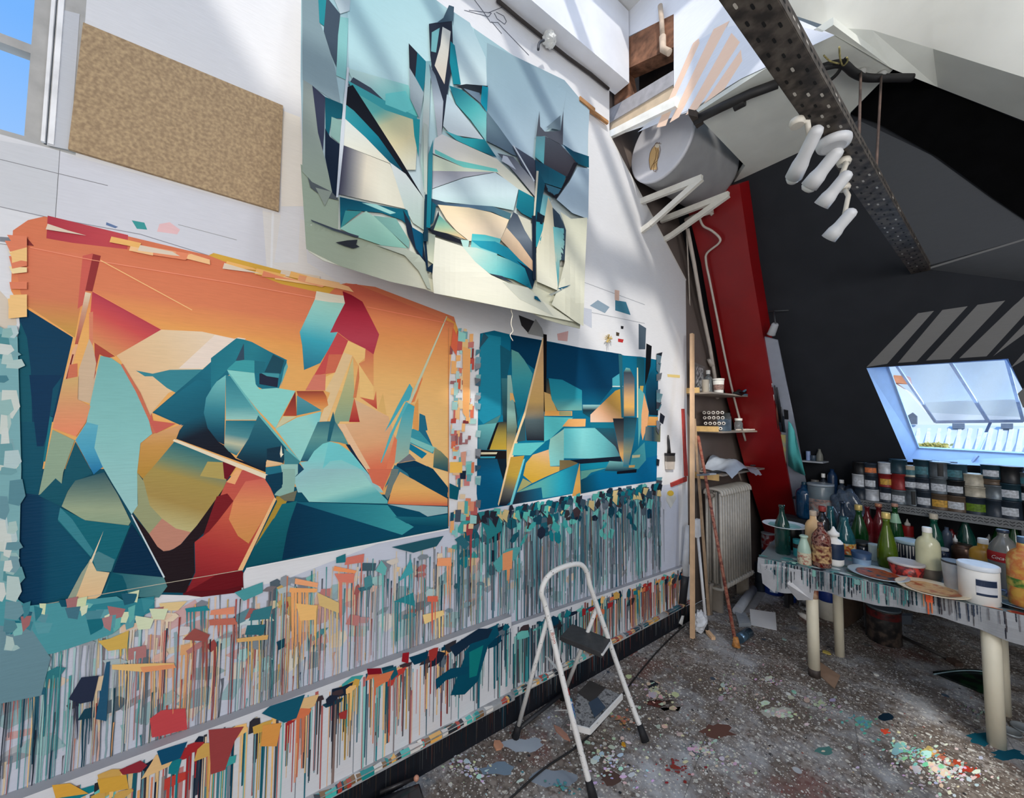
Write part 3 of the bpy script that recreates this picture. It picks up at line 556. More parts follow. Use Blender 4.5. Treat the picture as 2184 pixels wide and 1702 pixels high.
# pale plaster ceiling right of the shaft, with its fascia
ra = [wz(1640, 15, 3.915), wz(1770, 58, 3.66), wz(1860, 64, 3.66), ws(1990, 104, .24), ws(2184, 165, .26), ws(2480, 258, .26)]
rt = [wz(1580, -150, 4.0), wz(1720, -150, 3.95), wz(1860, -150, 3.9), wz(1990, -150, 3.8), wz(2184, -150, 3.7), wz(2480, -150, 3.6)]
rb = [wz(1781, 75, 3.578), wz(1905, 148, 3.575), ws(2000, 186, .03), ws(2184, 258, .03), ws(2480, 376, .03)]
bm = bmesh.new(); VA = [bm.verts.new(p) for p in ra]; VT = [bm.verts.new(p) for p in rt]
VU = [bm.verts.new(v.co+Vector((0, 0, .6))) for v in VT]
for i in range(5): bm.faces.new((VA[i], VA[i+1], VT[i+1], VT[i])); bm.faces.new((VT[i], VT[i+1], VU[i+1], VU[i]))
bmo('trim_11', bm, plastermat((226, 226, 220), k=1.3), smooth=True, **STRUCT)
bm = bmesh.new(); VA = [bm.verts.new(p) for p in ra[1:]]; VB = [bm.verts.new(p) for p in rb]
for i in range(4): bm.faces.new((VA[i], VA[i+1], VB[i+1], VB[i]))
bmo('trim_12', bm, plastermat((200, 202, 196), k=1.25), **STRUCT)
# boxed beam along the top of the left wall, dark conduit beneath it
bm = bmesh.new(); box(bm, (0.001, YB, 4.13), (.13, GY-.01, ZR-.01)); bmo('trim_13', bm, plastermat((216, 218, 224), k=1.3), **STRUCT)
# back wall, right wall (with window), roof with glazed opening and bars
bm = bmesh.new(); box(bm, (-0.1, YB-.06, 0), (XR+.06, YB, ZR)); bmo('wall_back', bm, plastermat((200, 200, 198)), **STRUCT)
bm = bmesh.new(); wy0, wy1, wz0, wz1 = .80, 1.42, 2.12, 2.80
box(bm, (XR, YB, 0), (XR+.06, wy0, ZR)); box(bm, (XR, wy1, 0), (XR+.06, 5.3, ZR)); box(bm, (XR, wy0, 0), (XR+.06, wy1, wz0)); box(bm, (XR, wy0, wz1), (XR+.06, wy1, ZR))
bmo('wall_right', bm, plastermat((200, 200, 198)), **STRUCT)
bm = bmesh.new(); ox0, ox1, oy0, oy1 = .3, 3.1, -1.2, 2.05
box(bm, (-.1, YB, ZR), (XR, oy0, ZR+.08)); box(bm, (-.1, oy1, ZR), (XR, 5.3, ZR+.08)); box(bm, (-.1, oy0, ZR), (ox0, oy1, ZR+.08)); box(bm, (ox1, oy0, ZR), (XR, oy1, ZR+.08))
for k in range(1, 5): yb = oy0+(oy1-oy0)*k/5; box(bm, (ox0, yb-.05, ZR), (ox1, yb+.05, ZR+.06))
box(bm, (1.5, oy0, ZR), (1.7, oy1, ZR+.05))
bmo('ceiling_roof', bm, plastermat((205, 205, 203)), **STRUCT)

# ------------------------------------------------------------------ the three paintings
Ac = lambda p: T((0, 430), .2761, p)
Bc = lambda p: T((450, 600), .2644, p)
Cc = lambda p: T((950, 600), .3231, p)
Dc = lambda p: T((0, 800), .3232, p)
Ec = lambda p: T((500, 1000), .2938, p)
Gc = lambda p: T((620, 0), .3056, p)
Fc = lambda p: T((620, 350), .3022, p)
def pt(f, p): return f([p])[0]

PA = Paint(PXW, gain=1.13, step=.00002); PA.k = 60
a_ = PA.poly
# ragged overpainted border, then the canvas itself
a_([(28, 492), (60, 470), (95, 462), (445, 545), (455, 540), (640, 590), (700, 612), (738, 604), (800, 612), (900, 650), (968, 676), (975, 700), (958, 712), (956, 1100), (34, 1100), (30, 1000), (48, 660), (24, 620)],
   [(0, (214, 122, 88)), (.45, (218, 128, 90)), (.75, (232, 160, 90)), (1, (232, 172, 100))], (400, 560), (372, 745))
a_([(26, 1000), (400, 1000), (700, 1050), (956, 1060), (956, 1128), (525, 1212), (500, 1255), (430, 1270), (345, 1268), (250, 1296), (150, 1295), (60, 1312), (26, 1310)], (14, 76, 96)); a_([(395, 1250), (518, 1225), (520, 1262), (430, 1273), (390, 1268)], (92, 22, 30)); a_([(445, 545), (456, 540), (720, 608), (700, 628), (600, 606)], (214, 168, 70)); a_([(950, 674), (972, 690), (990, 740), (970, 745), (955, 700)], (226, 160, 80))
a_([(735, 606), (760, 606), (968, 690), (956, 830), (956, 1010), (800, 1010), (700, 900)], [(0, (206, 104, 82)), (.35, (226, 150, 90)), (.7, (238, 184, 114)), (1, (236, 190, 124))], (860, 640), (830, 880))
a_(Ac([(110, 420), (200, 360), (700, 410), (640, 720), (580, 1050), (200, 800), (160, 700)]), [(0, (216, 124, 92)), (.6, (208, 122, 88)), (1, (200, 150, 78))], pt(Ac, (450, 400)), pt(Ac, (400, 980)))
a_(Ac([(640, 420), (720, 400), (690, 560), (640, 800), (600, 830)]), (204, 96, 84))
a_(Ac([(370, 110), (990, 260), (985, 370), (560, 320), (360, 285)]), [(0, (176, 62, 74)), (1, (196, 80, 84))], pt(Ac, (370, 150)), pt(Ac, (980, 330)))
a_(Ac([(170, 335), (205, 275), (265, 345)]), (128, 52, 50))
a_(Dc([(60, 0), (200, -100), (420, 0), (345, 270), (290, 570), (255, 790), (100, 770), (50, 640), (64, 300)]), (12, 78, 98))
a_(Ac([(195, 820), (565, 1050), (500, 1330), (415, 1702), (60, 1702), (100, 1250), (165, 1050), (150, 900)]), (8, 58, 86))
a_(Ac([(160, 930), (210, 1050), (240, 1300), (250, 1702), (60, 1702), (100, 1250)]), (16, 84, 100))
a_(Dc([(195, 0), (410, 0), (345, 270), (290, 470), (245, 470), (220, 250)]), (5, 50, 82)); a_(Dc([(350, 90), (410, 10), (350, 270), (330, 270)]), (10, 76, 98)); a_(Dc([(330, 270), (350, 280), (300, 570), (285, 570)]), (22, 110, 124))
a_(Dc([(95, 770), (250, 790), (420, 860), (390, 950), (600, 1180), (480, 1440), (260, 1520), (100, 1560), (64, 1580), (64, 1100)]), [(0, (5, 50, 80)), (.4, (6, 56, 86)), (.6, (14, 74, 98)), (1, (14, 78, 102))], pt(Dc, (120, 1200)), pt(Dc, (480, 1200)))
a_(Dc([(95, 780), (120, 1000), (110, 1560), (60, 1570), (50, 900)]), (24, 104, 116))
a_(Ac([(720, 405), (780, 420), (745, 570), (715, 695), (660, 690)]), (146, 54, 54))
a_(Ac([(660, 700), (705, 710), (660, 900), (600, 1110), (580, 1100), (620, 900)]), [(0, (226, 208, 176)), (.3, (206, 160, 130)), (1, (176, 76, 64))])
a_(Ac([(590, 1100), (605, 1104), (440, 1702), (412, 1702), (560, 1150)]), (226, 170, 130)); a_(Ac([(560, 1180), (572, 1180), (440, 1702), (424, 1702)]), (116, 36, 40))
a_(Ac([(715, 690), (1245, 990), (1060, 1100), (900, 1195), (720, 1090), (700, 850)]), [(0, (182, 66, 80)), (.35, (204, 82, 80)), (.75, (214, 122, 88)), (1, (212, 140, 92))], pt(Ac, (1000, 850)), pt(Ac, (850, 1150)))
a_(Ac([(690, 860), (720, 850), (720, 1090), (690, 1300), (690, 1080)]), (214, 130, 100)); a_(Ac([(730, 1090), (890, 1195), (830, 1210), (770, 1180), (740, 1300), (745, 1380), (725, 1380), (735, 1250)]), (170, 70, 58))
a_(Ac([(900, 1190), (1245, 990), (1560, 1005), (1811, 1060), (1700, 1250), (1480, 1400), (1300, 1480), (1180, 1620), (1160, 1702), (1090, 1560), (1000, 1350), (935, 1230)]), [(0, (224, 184, 140)), (.5, (228, 196, 154)), (1, (232, 208, 178))], pt(Ac, (1000, 1400)), pt(Ac, (1600, 1050)))
a_(Ac([(1660, 1030), (1811, 1060), (1840, 1050), (1900, 1060), (1560, 1290), (1380, 1290)]), (234, 216, 200))
a_(Ac([(690, 1060), (720, 1120), (745, 1250), (725, 1380), (780, 1190), (700, 1560), (600, 1530), (610, 1300)]), (204, 176, 146)); a_(Ac([(540, 1260), (600, 1250), (600, 1400), (560, 1420), (510, 1420)]), (204, 112, 84)); a_(Ac([(510, 1420), (600, 1410), (600, 1530), (700, 1590), (680, 1702), (440, 1702)]), (206, 166, 112))
a_(Ac([(1050, 1305), (1180, 1330), (1310, 1300), (1690, 1295), (1500, 1440), (1400, 1500), (1290, 1440), (1180, 1350), (1120, 1350)]), (56, 132, 144))
# the large head of teal bands
a_([(325, 880), (430, 790), (505, 722), (535, 733), (575, 750), (612, 768), (605, 800), (590, 842), (560, 830), (520, 812), (500, 790), (470, 815), (445, 850), (432, 885), (388, 908)], [(0, (36, 120, 140)), (.6, (24, 100, 120)), (1, (20, 86, 106))], (480, 730), (400, 900))
a_(Dc([(1015, 240), (1130, 150), (1300, 30), (1420, 60), (1360, 150), (1345, 250), (1370, 350), (1440, 440), (1480, 465), (1555, 550), (1750, 620), (1750, 640), (1600, 580), (1150, 415), (1210, 330)]), [(0, (28, 108, 128)), (.5, (20, 86, 106)), (.75, (20, 30, 44)), (1, (22, 26, 38))], pt(Dc, (1250, 60)), pt(Dc, (1400, 480)))
a_(Dc([(1490, 0), (1420, 50), (1360, 150), (1345, 250), (1370, 350), (1440, 440), (1480, 460)]), [(0, (122, 196, 192)), (.5, (56, 132, 146)), (.8, (24, 84, 104)), (1, (20, 50, 70))], pt(Dc, (1460, 0)), pt(Dc, (1440, 450)))
a_(Dc([(1490, 0), (1540, 10), (1705, 250), (1705, 295), (1490, 295)]), [(0, (50, 128, 142)), (.7, (86, 160, 166)), (1, (150, 200, 190))], pt(Dc, (1500, 20)), pt(Dc, (1500, 290)))
a_(Dc([(1490, 300), (1700, 300), (1660, 400), (1560, 530), (1510, 505), (1480, 470)]), [(0, (36, 112, 128)), (.45, (80, 140, 146)), (.7, (190, 190, 160)), (1, (40, 112, 126))], pt(Dc, (1580, 300)), pt(Dc, (1540, 520)))
a_(Dc([(1705, 262), (1800, 370), (1890, 480), (1870, 585), (1755, 570), (1755, 640), (1560, 545), (1640, 420)]), [(0, (46, 108, 122)), (.5, (28, 84, 102)), (1, (18, 34, 50))], pt(Dc, (1720, 300)), pt(Dc, (1700, 620)))
a_(Bc([(205, 460), (265, 470), (330, 490), (450, 555), (590, 630), (610, 655), (560, 750), (350, 740), (130, 715), (60, 790), (0, 870), (0, 620)]), [(0, (34, 118, 134)), (.5, (42, 126, 140)), (1, (30, 104, 124))], pt(Bc, (100, 500)), pt(Bc, (560, 700)))
a_(Bc([(265, 500), (268, 640), (200, 640)]), (52, 76, 94)); a_(Bc([(500, 590), (590, 640), (560, 745), (430, 735)]), (32, 76, 92)); a_(Bc([(390, 745), (430, 740), (545, 775), (535, 855), (390, 830)]), (36, 42, 62)); a_(Bc([(400, 738), (550, 745), (545, 780), (450, 765)]), (70, 150, 160))
a_(Bc([(140, 700), (200, 645), (260, 635), (350, 640), (350, 740), (130, 712)]), (62, 156, 162)); a_(Bc([(350, 640), (440, 650), (430, 740), (350, 740)]), (36, 110, 126))
a_(Bc([(130, 715), (350, 740), (360, 830), (390, 870), (530, 860), (680, 885), (600, 1030), (520, 1185), (370, 1030), (250, 880)]), (140, 210, 200)); a_(Bc([(560, 850), (590, 700), (610, 655), (620, 690), (560, 850)]), (110, 176, 176))
a_(Bc([(130, 715), (260, 890), (385, 1060), (720, 1450), (700, 1475), (600, 1340), (380, 1080), (150, 760)]), (110, 186, 184))
# blue ribbon, crimson banner, cream and sage spears
a_(Bc([(835, 150), (1080, 175), (1010, 310), (960, 415), (1020, 410), (960, 530), (880, 660), (800, 695), (750, 715), (735, 520), (715, 410)]), [(0, (164, 214, 200)), (.35, (130, 200, 198)), (.6, (64, 168, 186)), (1, (46, 120, 146))], pt(Bc, (950, 150)), pt(Bc, (820, 710)))
a_(Bc([(850, 80), (1000, 108), (1090, 120), (1080, 178), (960, 170), (835, 150)]), (222, 216, 196))
a_(Bc([(1080, 180), (1060, 80), (1130, 110), (1220, 165), (1300, 320), (1355, 430), (1310, 590), (1245, 545), (1105, 475), (1020, 410), (960, 415), (1010, 310)]), [(0, (140, 28, 46)), (.4, (170, 48, 66)), (.8, (184, 68, 84)), (1, (180, 60, 78))], pt(Bc, (1180, 120)), pt(Bc, (1180, 560)))
a_(Bc([(1245, 545), (1310, 590), (1310, 860), (1240, 760), (1190, 665), (1240, 640)]), [(0, (206, 104, 84)), (.5, (224, 150, 96)), (1, (232, 170, 110))]); a_(Bc([(1020, 415), (1105, 480), (1050, 620), (1000, 735), (830, 760), (900, 640)]), [(0, (196, 76, 80)), (1, (204, 84, 80))]); a_(Bc([(950, 590), (1060, 590), (1000, 735), (920, 750)]), (210, 110, 84)); a_(Bc([(830, 755), (925, 750), (920, 880), (760, 880)]), (214, 124, 104))
a_(Bc([(1105, 480), (1245, 545), (1240, 620), (1190, 665), (1310, 850), (1310, 960), (1200, 930), (1190, 680), (1140, 600), (1060, 880), (920, 880), (925, 770), (1000, 735)]), (240, 196, 126))
a_(Bc([(1140, 600), (1060, 800), (935, 1130), (870, 1130), (960, 900), (920, 885), (1000, 735), (1070, 575)]), (228, 196, 148)); a_(Bc([(1145, 605), (1155, 930), (1112, 1130), (1040, 1130), (935, 1290), (985, 1100), (1060, 880)]), [(0, (214, 196, 140)), (.5, (170, 176, 130)), (1, (112, 152, 138))])
a_(Bc([(1155, 940), (1205, 1135), (1112, 1135)]), [(0, (216, 110, 80)), (1, (170, 46, 52))]); a_(Bc([(1190, 670), (1196, 780), (1170, 940), (1145, 940)]), (214, 128, 84)); a_(Bc([(1200, 935), (1312, 958), (1330, 880), (1338, 1032)]), [(0, (226, 140, 96)), (1, (190, 66, 60))]); a_(Bc([(1385, 900), (1415, 1080), (1340, 1040)]), (226, 180, 110))
a_(Bc([(1160, 955), (1430, 1090), (1480, 1250), (1430, 1480), (1385, 1690), (1230, 1470), (1080, 1150), (1200, 1140)]), [(0, (222, 182, 142)), (.45, (224, 166, 120)), (.75, (222, 118, 86)), (1, (216, 106, 80))], pt(Bc, (1250, 1000)), pt(Bc, (1380, 1660)))
a_(Bc([(690, 885), (905, 885), (930, 930), (945, 1000), (890, 1040), (700, 925)]), [(0, (150, 66, 54)), (.5, (214, 124, 70)), (1, (226, 166, 96))]); a_(Bc([(680, 890), (690, 1085), (580, 1085)]), [(0, (110, 40, 44)), (1, (176, 76, 56))]); a_(Bc([(692, 920), (890, 1040), (690, 1082)]), [(0, (90, 150, 160)), (1, (60, 134, 146))])
a_(Bc([(580, 1090), (690, 1090), (520, 1190), (540, 1150)]), (206, 200, 160)); a_(Bc([(520, 1190), (690, 1100), (890, 1050), (875, 1130), (800, 1290), (720, 1452)]), [(0, (120, 200, 205)), (.4, (150, 210, 200)), (1, (146, 208, 200))], pt(Bc, (880, 1050)), pt(Bc, (600, 1250)))
a_(Bc([(860, 1135), (940, 1130), (1000, 1130), (1060, 1220), (1110, 1320), (1040, 1300), (960, 1290), (850, 1360), (790, 1450), (720, 1452)]), [(0, (56, 110, 124)), (.4, (96, 150, 146)), (.7, (70, 134, 140)), (1, (40, 90, 110))])
a_(Bc([(960, 1130), (985, 1050), (1000, 1130), (960, 1290), (935, 1290)]), (36, 96, 112)); a_(Bc([(1085, 1315), (1160, 1318), (1240, 1450), (1376, 1692), (1320, 1660), (1240, 1530), (1130, 1380)]), (24, 44, 66)); a_(Bc([(1080, 1150), (1020, 1150), (1180, 1420), (1376, 1700), (1384, 1690), (1180, 1330)]), (232, 190, 150))
a_(Bc([(450, 1350), (560, 1330), (560, 1470), (450, 1455)]), (22, 52, 70)); a_(Bc([(450, 1440), (580, 1465), (555, 1480), (440, 1495)]), (226, 186, 140)); a_(Bc([(440, 1500), (590, 1480), (580, 1540), (480, 1575), (440, 1560)]), (36, 110, 130)); a_(Bc([(440, 1580), (578, 1540), (576, 1650), (490, 1702), (430, 1630)]), (12, 60, 84)); a_(Bc([(560, 1475), (700, 1475), (700, 1560), (665, 1590), (660, 1640), (580, 1702), (576, 1550)]), (150, 194, 184)); a_(Bc([(700, 1455), (750, 1515), (665, 1590), (700, 1550)]), (24, 70, 96)); a_(Bc([(590, 1345), (720, 1455), (700, 1475), (590, 1475)]), (66, 132, 140)); a_(Bc([(566, 1320), (575, 1390), (585, 1392), (562, 1422), (555, 1390)]), (236, 228, 200))
# ship and spear at the right
a_(Bc([(1500, 1470), (1640, 1445), (1780, 1510), (1910, 1660), (1910, 1702), (1800, 1702), (1600, 1600), (1440, 1600), (1390, 1690)]), (12, 56, 82)); a_(Bc([(1480, 1480), (1600, 1560), (1590, 1620), (1500, 1560), (1400, 1660)]), (48, 112, 132)); a_(Bc([(1790, 1500), (1912, 1540), (1912, 1665)]), (236, 192, 132))
a_(Bc([(1600, 980), (1640, 1000), (1670, 940), (1672, 1210), (1630, 1200), (1620, 1010)]), (226, 158, 88)); a_(Bc([(1700, 760), (1704, 790), (1640, 970), (1600, 985), (1660, 880)]), (224, 130, 82)); a_(Bc([(1680, 1065), (1725, 1085), (1745, 1200), (1730, 1205), (1760, 1270), (1790, 1340), (1640, 1250), (1675, 1200)]), (36, 108, 134)); a_(Bc([(1630, 1190), (1680, 1210), (1800, 1350), (1790, 1390), (1590, 1300), (1590, 1200)]), (60, 150, 164))
a_(Bc([(1590, 1250), (1820, 1345), (1780, 1380), (1590, 1290)]), (130, 196, 188)); a_(Bc([(1590, 1300), (1740, 1390), (1700, 1430), (1590, 1350)]), (20, 120, 150)); a_(Bc([(1570, 970), (1640, 1010), (1620, 1180), (1590, 1420), (1560, 1440), (1475, 1470), (1490, 1260), (1540, 1080)]), [(0, (54, 164, 184)), (.4, (110, 176, 176)), (1, (160, 180, 160))])
a_(Bc([(1800, 1340), (1850, 1370), (1910, 1430), (1910, 1535), (1790, 1500)]), [(0, (150, 150, 110)), (1, (30, 80, 96))]); a_(Bc([(1600, 1390), (1650, 1440), (1560, 1455), (1500, 1470)]), (120, 120, 124)); a_(Bc([(1600, 825), (1625, 865), (1600, 960), (1560, 970), (1450, 1150), (1400, 1215), (1500, 1010)]), (76, 172, 186)); a_(Bc([(1570, 970), (1590, 985), (1490, 1180), (1375, 1460), (1365, 1466), (1440, 1240)]), (86, 180, 188)); a_(Bc([(1480, 1250), (1500, 1280), (1480, 1460), (1390, 1640), (1420, 1480)]), (226, 126, 90))
a_(Bc([(1898, 280), (1903, 288), (1610, 985), (1585, 985)]), (196, 204, 176))
# dome, lower bands
a_(Bc([(780, 1450), (830, 1370), (900, 1310), (960, 1293), (1030, 1310), (1130, 1380), (1250, 1530), (1390, 1702), (700, 1702), (665, 1590), (750, 1515), (715, 1460)]), [(0, (120, 206, 202)), (.35, (132, 204, 202)), (.6, (148, 196, 198)), (1, (148, 194, 194))], pt(Bc, (1000, 1300)), pt(Bc, (1000, 1702)))
a_(Bc([(945, 1300), (960, 1293), (1060, 1330), (1160, 1420), (1260, 1550), (1180, 1500), (1050, 1440), (960, 1450), (900, 1510)]), (112, 200, 202))
a_(Ec([(430, 95), (560, 0), (910, 0), (1000, 120), (1110, 230), (1110, 252), (690, 242), (540, 238)]), [(0, (148, 194, 194)), (.7, (156, 212, 202)), (1, (96, 176, 178))], pt(Ec, (700, 20)), pt(Ec, (760, 245)))
a_(Ec([(960, 0), (1140, 0), (1080, 140), (1000, 100)]), (216, 112, 84)); a_(Ec([(1140, 0), (1190, 0), (1180, 80), (1110, 220), (1090, 190)]), (110, 124, 120)); a_(Ec([(1200, 20), (1270, 62), (1400, 130), (1545, 215), (1545, 268), (1300, 262), (1110, 252), (1150, 120)]), [(0, (206, 164, 110)), (.5, (232, 178, 104)), (.85, (224, 150, 90)), (1, (206, 100, 76))]); a_(Ec([(1230, -10), (1400, -20), (1440, 0), (1545, 130), (1545, 215), (1390, 130), (1270, 60)]), (10, 62, 86)); a_(Ec([(1440, 0), (1540, 20), (1545, 128)]), (238, 196, 134))
a_(Ec([(380, 235), (540, 240), (1110, 258), (1545, 275), (1545, 428), (1230, 480), (800, 560), (340, 658), (400, 390)]), [(0, (8, 50, 76)), (.5, (10, 66, 92)), (1, (12, 74, 98))], pt(Ec, (380, 500)), pt(Ec, (1200, 400))); a_(Ec([(430, 238), (1110, 262), (1180, 350), (1300, 420), (1215, 478), (900, 380)]), [(0, (24, 96, 116)), (1, (60, 154, 160))], pt(Ec, (500, 240)), pt(Ec, (1200, 420))); a_(Ec([(1110, 256), (1545, 275), (1545, 320), (1400, 345), (1340, 310)]), (152, 184, 186)); a_(Ec([(1160, 345), (1400, 350), (1545, 330), (1545, 428), (1400, 410), (1250, 395)]), [(0, (30, 110, 126)), (1, (12, 70, 92))])
a_(Ec([(380, 235), (400, 390), (370, 500), (345, 658), (85, 700), (160, 540), (260, 370)]), [(0, (10, 70, 90)), (.5, (20, 104, 116)), (1, (12, 84, 98))]); a_(Ec([(350, 0), (440, 0), (440, 90), (430, 165), (345, 200), (290, 190)]), (140, 178, 166)); a_(Ec([(220, 60), (350, 22), (350, 110), (290, 185), (240, 120)]), (14, 60, 82)); a_(Ec([(300, 200), (390, 190), (380, 235), (300, 330), (240, 385), (310, 240)]), (170, 136, 56))
# ochre body and red leg
a_(Dc([(1200, 325), (1160, 430), (1060, 550), (950, 690), (905, 640), (930, 450), (1020, 385)]), [(0, (214, 160, 116)), (.4, (196, 144, 76)), (1, (176, 134, 58))]); a_(Dc([(1150, 440), (1480, 560), (1495, 700), (1440, 820), (1380, 900), (1260, 1035), (1150, 1010), (1060, 950), (990, 860), (945, 750), (945, 680), (1050, 560)]), [(0, (44, 108, 116)), (.18, (96, 130, 114)), (.38, (164, 142, 78)), (.7, (164, 138, 78)), (1, (186, 176, 124))], pt(Dc, (1330, 500)), pt(Dc, (1180, 1010)))
a_(Dc([(1370, 570), (1475, 575), (1490, 690), (1320, 665)]), (176, 156, 90)); a_(Dc([(905, 640), (950, 700), (990, 860), (1070, 945), (985, 1045), (880, 905), (912, 850)]), (150, 154, 116)); a_(Dc([(1070, 945), (1160, 1010), (1260, 1035), (1180, 1130), (1120, 1155), (1080, 1160), (1040, 1130), (985, 1045)]), (188, 132, 112))
a_(Dc([(870, 910), (985, 1045), (1040, 1130), (1080, 1160), (1130, 1155), (1200, 1110), (1300, 990), (1480, 740), (1500, 780), (1420, 960), (1280, 1110), (1285, 1300), (1220, 1435), (1060, 1430), (1105, 1390), (1080, 1330)]), [(0, (38, 22, 28)), (1, (34, 26, 30))])
a_(Dc([(1495, 700), (1560, 640), (1620, 620), (1750, 660), (1812, 805), (1700, 1040), (1580, 1280), (1550, 1350), (1230, 1430), (1290, 1300), (1285, 1100), (1380, 1030), (1430, 850)]), [(0, (190, 84, 76)), (.35, (200, 92, 70)), (.7, (168, 54, 54)), (1, (130, 34, 40))], pt(Dc, (1600, 660)), pt(Dc, (1400, 1400)))
a_(Dc([(1620, 700), (1750, 680), (1812, 805), (1730, 960), (1640, 1110), (1570, 1060), (1510, 950), (1540, 830)]), [(0, (208, 102, 88)), (.4, (222, 140, 92)), (1, (206, 142, 80))]); a_(Dc([(1470, 572), (1560, 600), (1500, 690), (1480, 680)]), (110, 24, 36)); a_(Dc([(1495, 705), (1560, 625), (1595, 630), (1550, 720)]), (236, 170, 116)); a_(Dc([(1430, 800), (1500, 780), (1540, 830), (1440, 960), (1380, 1030), (1340, 1060)]), (120, 30, 36))
a_(Dc([(1240, 1425), (1420, 1320), (1585, 1280), (1605, 1300), (1600, 1385), (1480, 1415)]), (104, 22, 30)); a_(Dc([(1810, 806), (1824, 816), (1600, 1288), (1570, 1284)]), (236, 186, 132)); a_(Dc([(1830, 830), (1895, 825), (1860, 900), (1800, 950), (1700, 1100), (1680, 1130)]), (168, 138, 54)); a_(Dc([(1860, 850), (1960, 830), (1900, 1000), (1860, 1215), (1620, 1265), (1700, 1110), (1800, 960)]), [(0, (24, 104, 114)), (1, (12, 78, 92))])
a_(Dc([(1840, 800), (1960, 760), (1940, 830), (1880, 830)]), (110, 110, 90)); a_(Dc([(1150, 423), (1180, 430), (1795, 668), (1755, 686), (1140, 434)]), (232, 216, 186)); a_(Dc([(1755, 660), (1860, 640), (1860, 740), (1810, 780), (1750, 690)]), (14, 58, 80))
# the long pale blade
a_([(215, 759), (238, 764), (258, 778), (290, 835), (318, 897), (325, 925), (300, 945), (293, 1007), (294, 1078), (281, 1097), (240, 1030), (204, 968), (200, 938), (178, 940), (190, 875)], [(0, (118, 176, 172)), (.5, (134, 190, 186)), (1, (152, 196, 194))]); a_([(258, 778), (262, 776), (300, 838), (335, 920), (326, 926), (318, 897), (290, 835)], (200, 110, 84))
a_(Dc([(1010, 300), (1160, 320), (1030, 385), (985, 300), (1000, 250)]), (200, 96, 84)); a_(Dc([(500, 430), (575, 310), (650, 330), (625, 480), (680, 605), (620, 655)]), [(0, (96, 172, 190)), (.6, (70, 152, 182)), (1, (26, 108, 156))]); a_(Dc([(420, 30), (520, 10), (515, 160), (600, 205), (570, 310), (505, 405), (350, 350)]), [(0, (206, 168, 110)), (.5, (214, 148, 106)), (1, (228, 136, 100))], pt(Dc, (460, 30)), pt(Dc, (480, 400)))
a_(Dc([(350, 360), (495, 430), (420, 640), (410, 715), (370, 680), (320, 760), (258, 790)]), (140, 162, 138)); a_(Dc([(500, 440), (615, 650), (500, 700), (450, 760), (410, 865), (260, 795), (370, 680), (410, 715), (440, 600)]), (18, 82, 98)); a_(Dc([(500, 695), (690, 640), (780, 790), (865, 965), (850, 990), (560, 955), (410, 865), (450, 765)]), [(0, (46, 86, 96)), (.4, (110, 132, 118)), (.7, (152, 166, 136)), (1, (140, 160, 132))])
a_(Dc([(400, 872), (570, 958), (860, 992), (735, 1295), (640, 1290), (600, 1200), (385, 960)]), (20, 100, 114)); a_(Dc([(385, 950), (400, 872), (480, 950), (620, 1160), (600, 1195)]), (56, 128, 140)); a_(Dc([(610, 1195), (650, 1160), (760, 1215), (735, 1295), (640, 1290)]), (74, 128, 136)); a_(Dc([(600, 1210), (640, 1290), (725, 1300), (660, 1470), (560, 1545), (480, 1555), (400, 1560), (470, 1440)]), [(0, (216, 196, 156)), (1, (228, 184, 136))]); a_(Dc([(540, 1300), (600, 1215), (470, 1550), (400, 1565)]), (150, 160, 140)); a_(Dc([(686, 1025), (610, 1235), (598, 1225)]), (222, 208, 176))
a_(Dc([(870, 980), (980, 1150), (1080, 1330), (745, 1298)]), (5, 44, 72)); a_(Dc([(745, 1300), (1082, 1332), (1105, 1392), (1050, 1465), (850, 1460), (660, 1475)]), [(0, (30, 96, 110)), (1, (84, 130, 132))], pt(Dc, (760, 1300)), pt(Dc, (1080, 1400)))
a_(Dc([(590, 1500), (700, 1430), (740, 1300), (810, 1320), (835, 1380), (850, 1460), (880, 1480), (985, 1525), (920, 1605), (880, 1595), (760, 1560), (640, 1530)]), (14, 84, 100)); a_(Dc([(95, 1560), (260, 1510), (420, 1560), (300, 1620), (120, 1600)]), (12, 70, 88)); a_(Dc([(866, 922), (874, 918), (1090, 1330), (1080, 1336)]), (200, 212, 216))
# light seams where the canvas edge shows through
for p_, wd, c in (([(66, 529), (200, 556), (500, 605), (672, 636)], 1.6, (236, 150, 118)), ([(782, 655), (955, 690)], 1.5, (232, 140, 110)), ([(215, 556), (410, 662)], 2, (240, 190, 130)), ([(956, 700), (956, 1122)], 1.6, (196, 130, 84)), ([(525, 1212), (956, 1128)], 3, (224, 224, 224)), ([(82, 1290), (340, 1245), (516, 1215)], 1.3, (190, 180, 160)), ([(344, 703), (198, 622)], 1.4, (236, 150, 100)), ([(1030, 1500), (1030, 1501)], 1, (0, 0, 0))):
    PA.line(p_, wd, c)
for i in range(11): x = 118+i*11+rng.uniform(-3, 3); PA.poly([(x, 1300), (x+2, 1300), (x+1.6, 1300+rng.uniform(40, 170)), (x+.4, 1300+rng.uniform(40, 170))], (150, 196, 200) if i > 2 else (196, 206, 190))
PA.bm.faces.ensure_lookup_table()
o = PA.done('orange_painting', ARTPAINT, label='wide orange and teal abstract painting fixed flat on the left wall', cat='painting')

